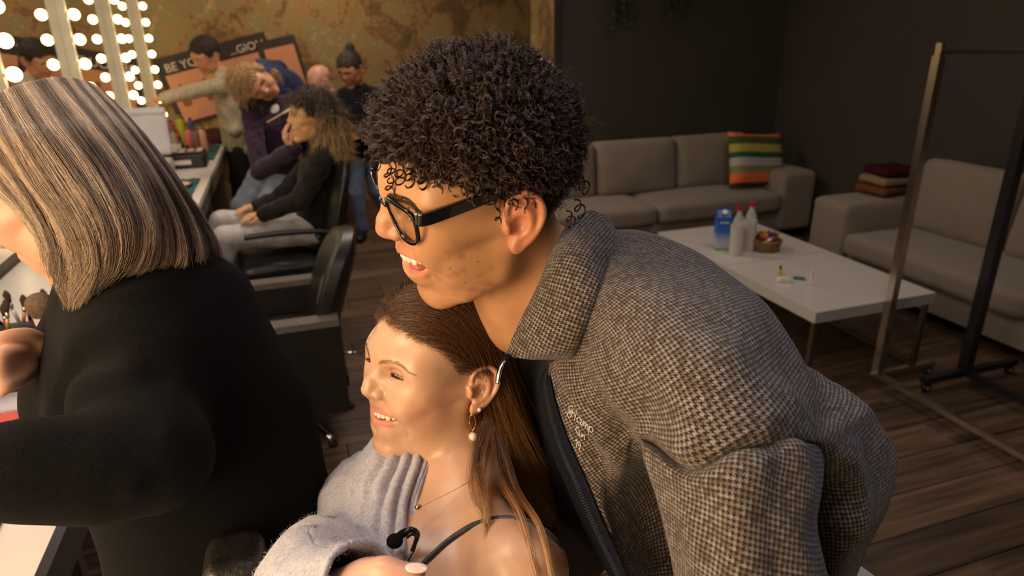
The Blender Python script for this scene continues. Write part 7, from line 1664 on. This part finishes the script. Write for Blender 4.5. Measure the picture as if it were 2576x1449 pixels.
# round palette with a peach powder on the teal towel
g = tag(empty('palette', (-.665, 4.48, ZC+.012)), 'open round peach powder compact lying on the teal towel', 'palette'); lathe('palette_case', [(0, 0), (.088, 0), (.092, .006), (.088, .012), (.080, .012), (.078, .008), (0, .008)], M1('palette_dark', (.05, .03, .025), .35), g, 30); lathe('peach_powder', [(0, .0085), (.076, .0085), (.074, .011), (0, .0115)], M1('peach_powder', (.68, .40, .29), .85), g, 30)
g = tag(empty('palette', (-.70, 4.26, ZC+.012)), 'small tan eyeshadow palette beside the round powder compact', 'palette'); box('palette_case', -.05, .05, -.035, .035, 0, .012, M1('tan_case', (.34, .20, .12), .4), g, bev=.002)
for i in range(3): lathe('powder_pan', [(0, .0125), (.012, .0125), (.012, .014), (0, .014)], M1('pan_gold%d' % i, (.5-.12*i, .3-.08*i, .18-.05*i), .6), g, 12, Matrix.Translation((-.03+i*.03, 0, 0)))
# brush stand near the blonde woman
bx = pz(35, 835, ZC)
def place3(px, py, d): return pd(px, py, d)
g0 = pz(20, 822, .965); g = tag(empty('brush_holder', (g0[0], g0[1], ZC)), 'dark brush roll stand bristling with make-up brushes at the left edge', 'brush holder')
cushion('holder_body', -.10, .09, -.05, .05, 0, .16, M1('holder_dark', (.02, .018, .025), .6), g, .004, corner=.012); 
hc = [('copper', (.55, .22, .10)), ('black', (.01, .01, .012)), ('magenta', (.35, .02, .16)), ('gold', (.55, .38, .12)), ('silver', (.6, .6, .62))]
for i in range(16):
    x, y = g0[0]-.085+.0115*i, g0[1]+rq.uniform(-.03, .03); c = hc[i % 5]; ln = rq.uniform(.03, .055); tx, ty = rq.uniform(-.02, .02), rq.uniform(-.02, .02)
    b_ = tag(empty('make_up_brush', (x, y, ZC+.165)), '%s-handled make-up brush, %s from the left in the dark holder' % (c[0], ['first', 'second', 'third', 'fourth', 'fifth', 'sixth', 'seventh', 'eighth', 'ninth', 'tenth', 'eleventh', 'twelfth', 'thirteenth', 'fourteenth', 'fifteenth', 'sixteenth'][i]), 'brush', 'brushes in the dark holder')
    tube('handle', [(0, 0, -.0), (tx*.6, ty*.6, ln*.7)], .0045, bpy.data.materials.get('bh_'+c[0]) or M1('bh_'+c[0], c[1], .25, .4), b_, k=7); tube('ferrule', [(tx*.6, ty*.6, ln*.7), (tx*.8, ty*.8, ln)], .005, CHR, b_, k=7); tube('bristles', [(tx*.8, ty*.8, ln), (tx, ty, ln+.02), (tx, ty, ln+.032)], [.0055, .0095, .003], bpy.data.materials.get('bristle') or M1('bristle', (.06, .03, .02), .9), b_, k=8)
p = place3(106, 790, 1.58); g = tag(empty('powder_brush', (p[0], p[1], ZC)), 'big fluffy brown powder brush standing on the white counter', 'brush')
h_ = place3(104, 768, 1.58)[2]-ZC; lathe('handle', [(0, 0), (.014, 0), (.018, .05), (.010, h_-.06), (.016, h_-.03), (.016, h_-.02), (0, h_-.02)], M1('brush_white_handle', (.55, .5, .46), .3), g, 18)
bm = bmesh.new(); bmesh.ops.create_uvsphere(bm, u_segments=20, v_segments=14, radius=1)
for v in bm.verts: v.co = Vector((v.co.x*.024*(1+.15*v.co.z), v.co.y*.024*(1+.15*v.co.z), h_+v.co.z*.027))
o = bmobj('bristles', bm, noisy('taupe_bristles', (.10, .065, .045), (.17, .115, .08), 200, .95), g, smooth=True)
# blue and white packet, sponges
p = pz(45, 1042, ZC); g = tag(empty('packet', (p[0], p[1], ZC)), 'white and blue paper packet lying at the left edge of the counter', 'packet')
g.rotation_euler = (0, 0, -.15); cushion('packet_body', -.10, .085, -.03, .035, 0, .035, M1('packet_white', (.55, .52, .62), .4), g, .004, corner=.008); box('blue_band', -.09, .087, -.034, -.0302, .004, .022, M1('packet_blue', (.015, .02, .42), .4), g); box('blue_wedge', .02, .086, -.028, .034, .0352, .037, M1('packet_blue2', (.02, .03, .45), .4), g)
for px, py, c, lab, r in ((22, 1078, (.72, .14, .12), 'coral pink make-up sponge in front of the packet', .030), (72, 1078, (.38, .22, .14), 'small tan make-up sponge beside the coral one', .020)):
    p = pz(px, py, ZC); bm = lathe_bm([(0, 0), (r, 0), (r, r*.9), (r*.9, r), (0, r)], 22); o = bmobj('make_up_sponge', bm, noisy('sponge_'+lab[:5], c, tuple(min(1, v*1.2) for v in c), 300, .95, .6), None, smooth=False); o.location = (p[0], p[1], ZC); tag(o, lab, 'sponge', 'make-up sponges by the packet')
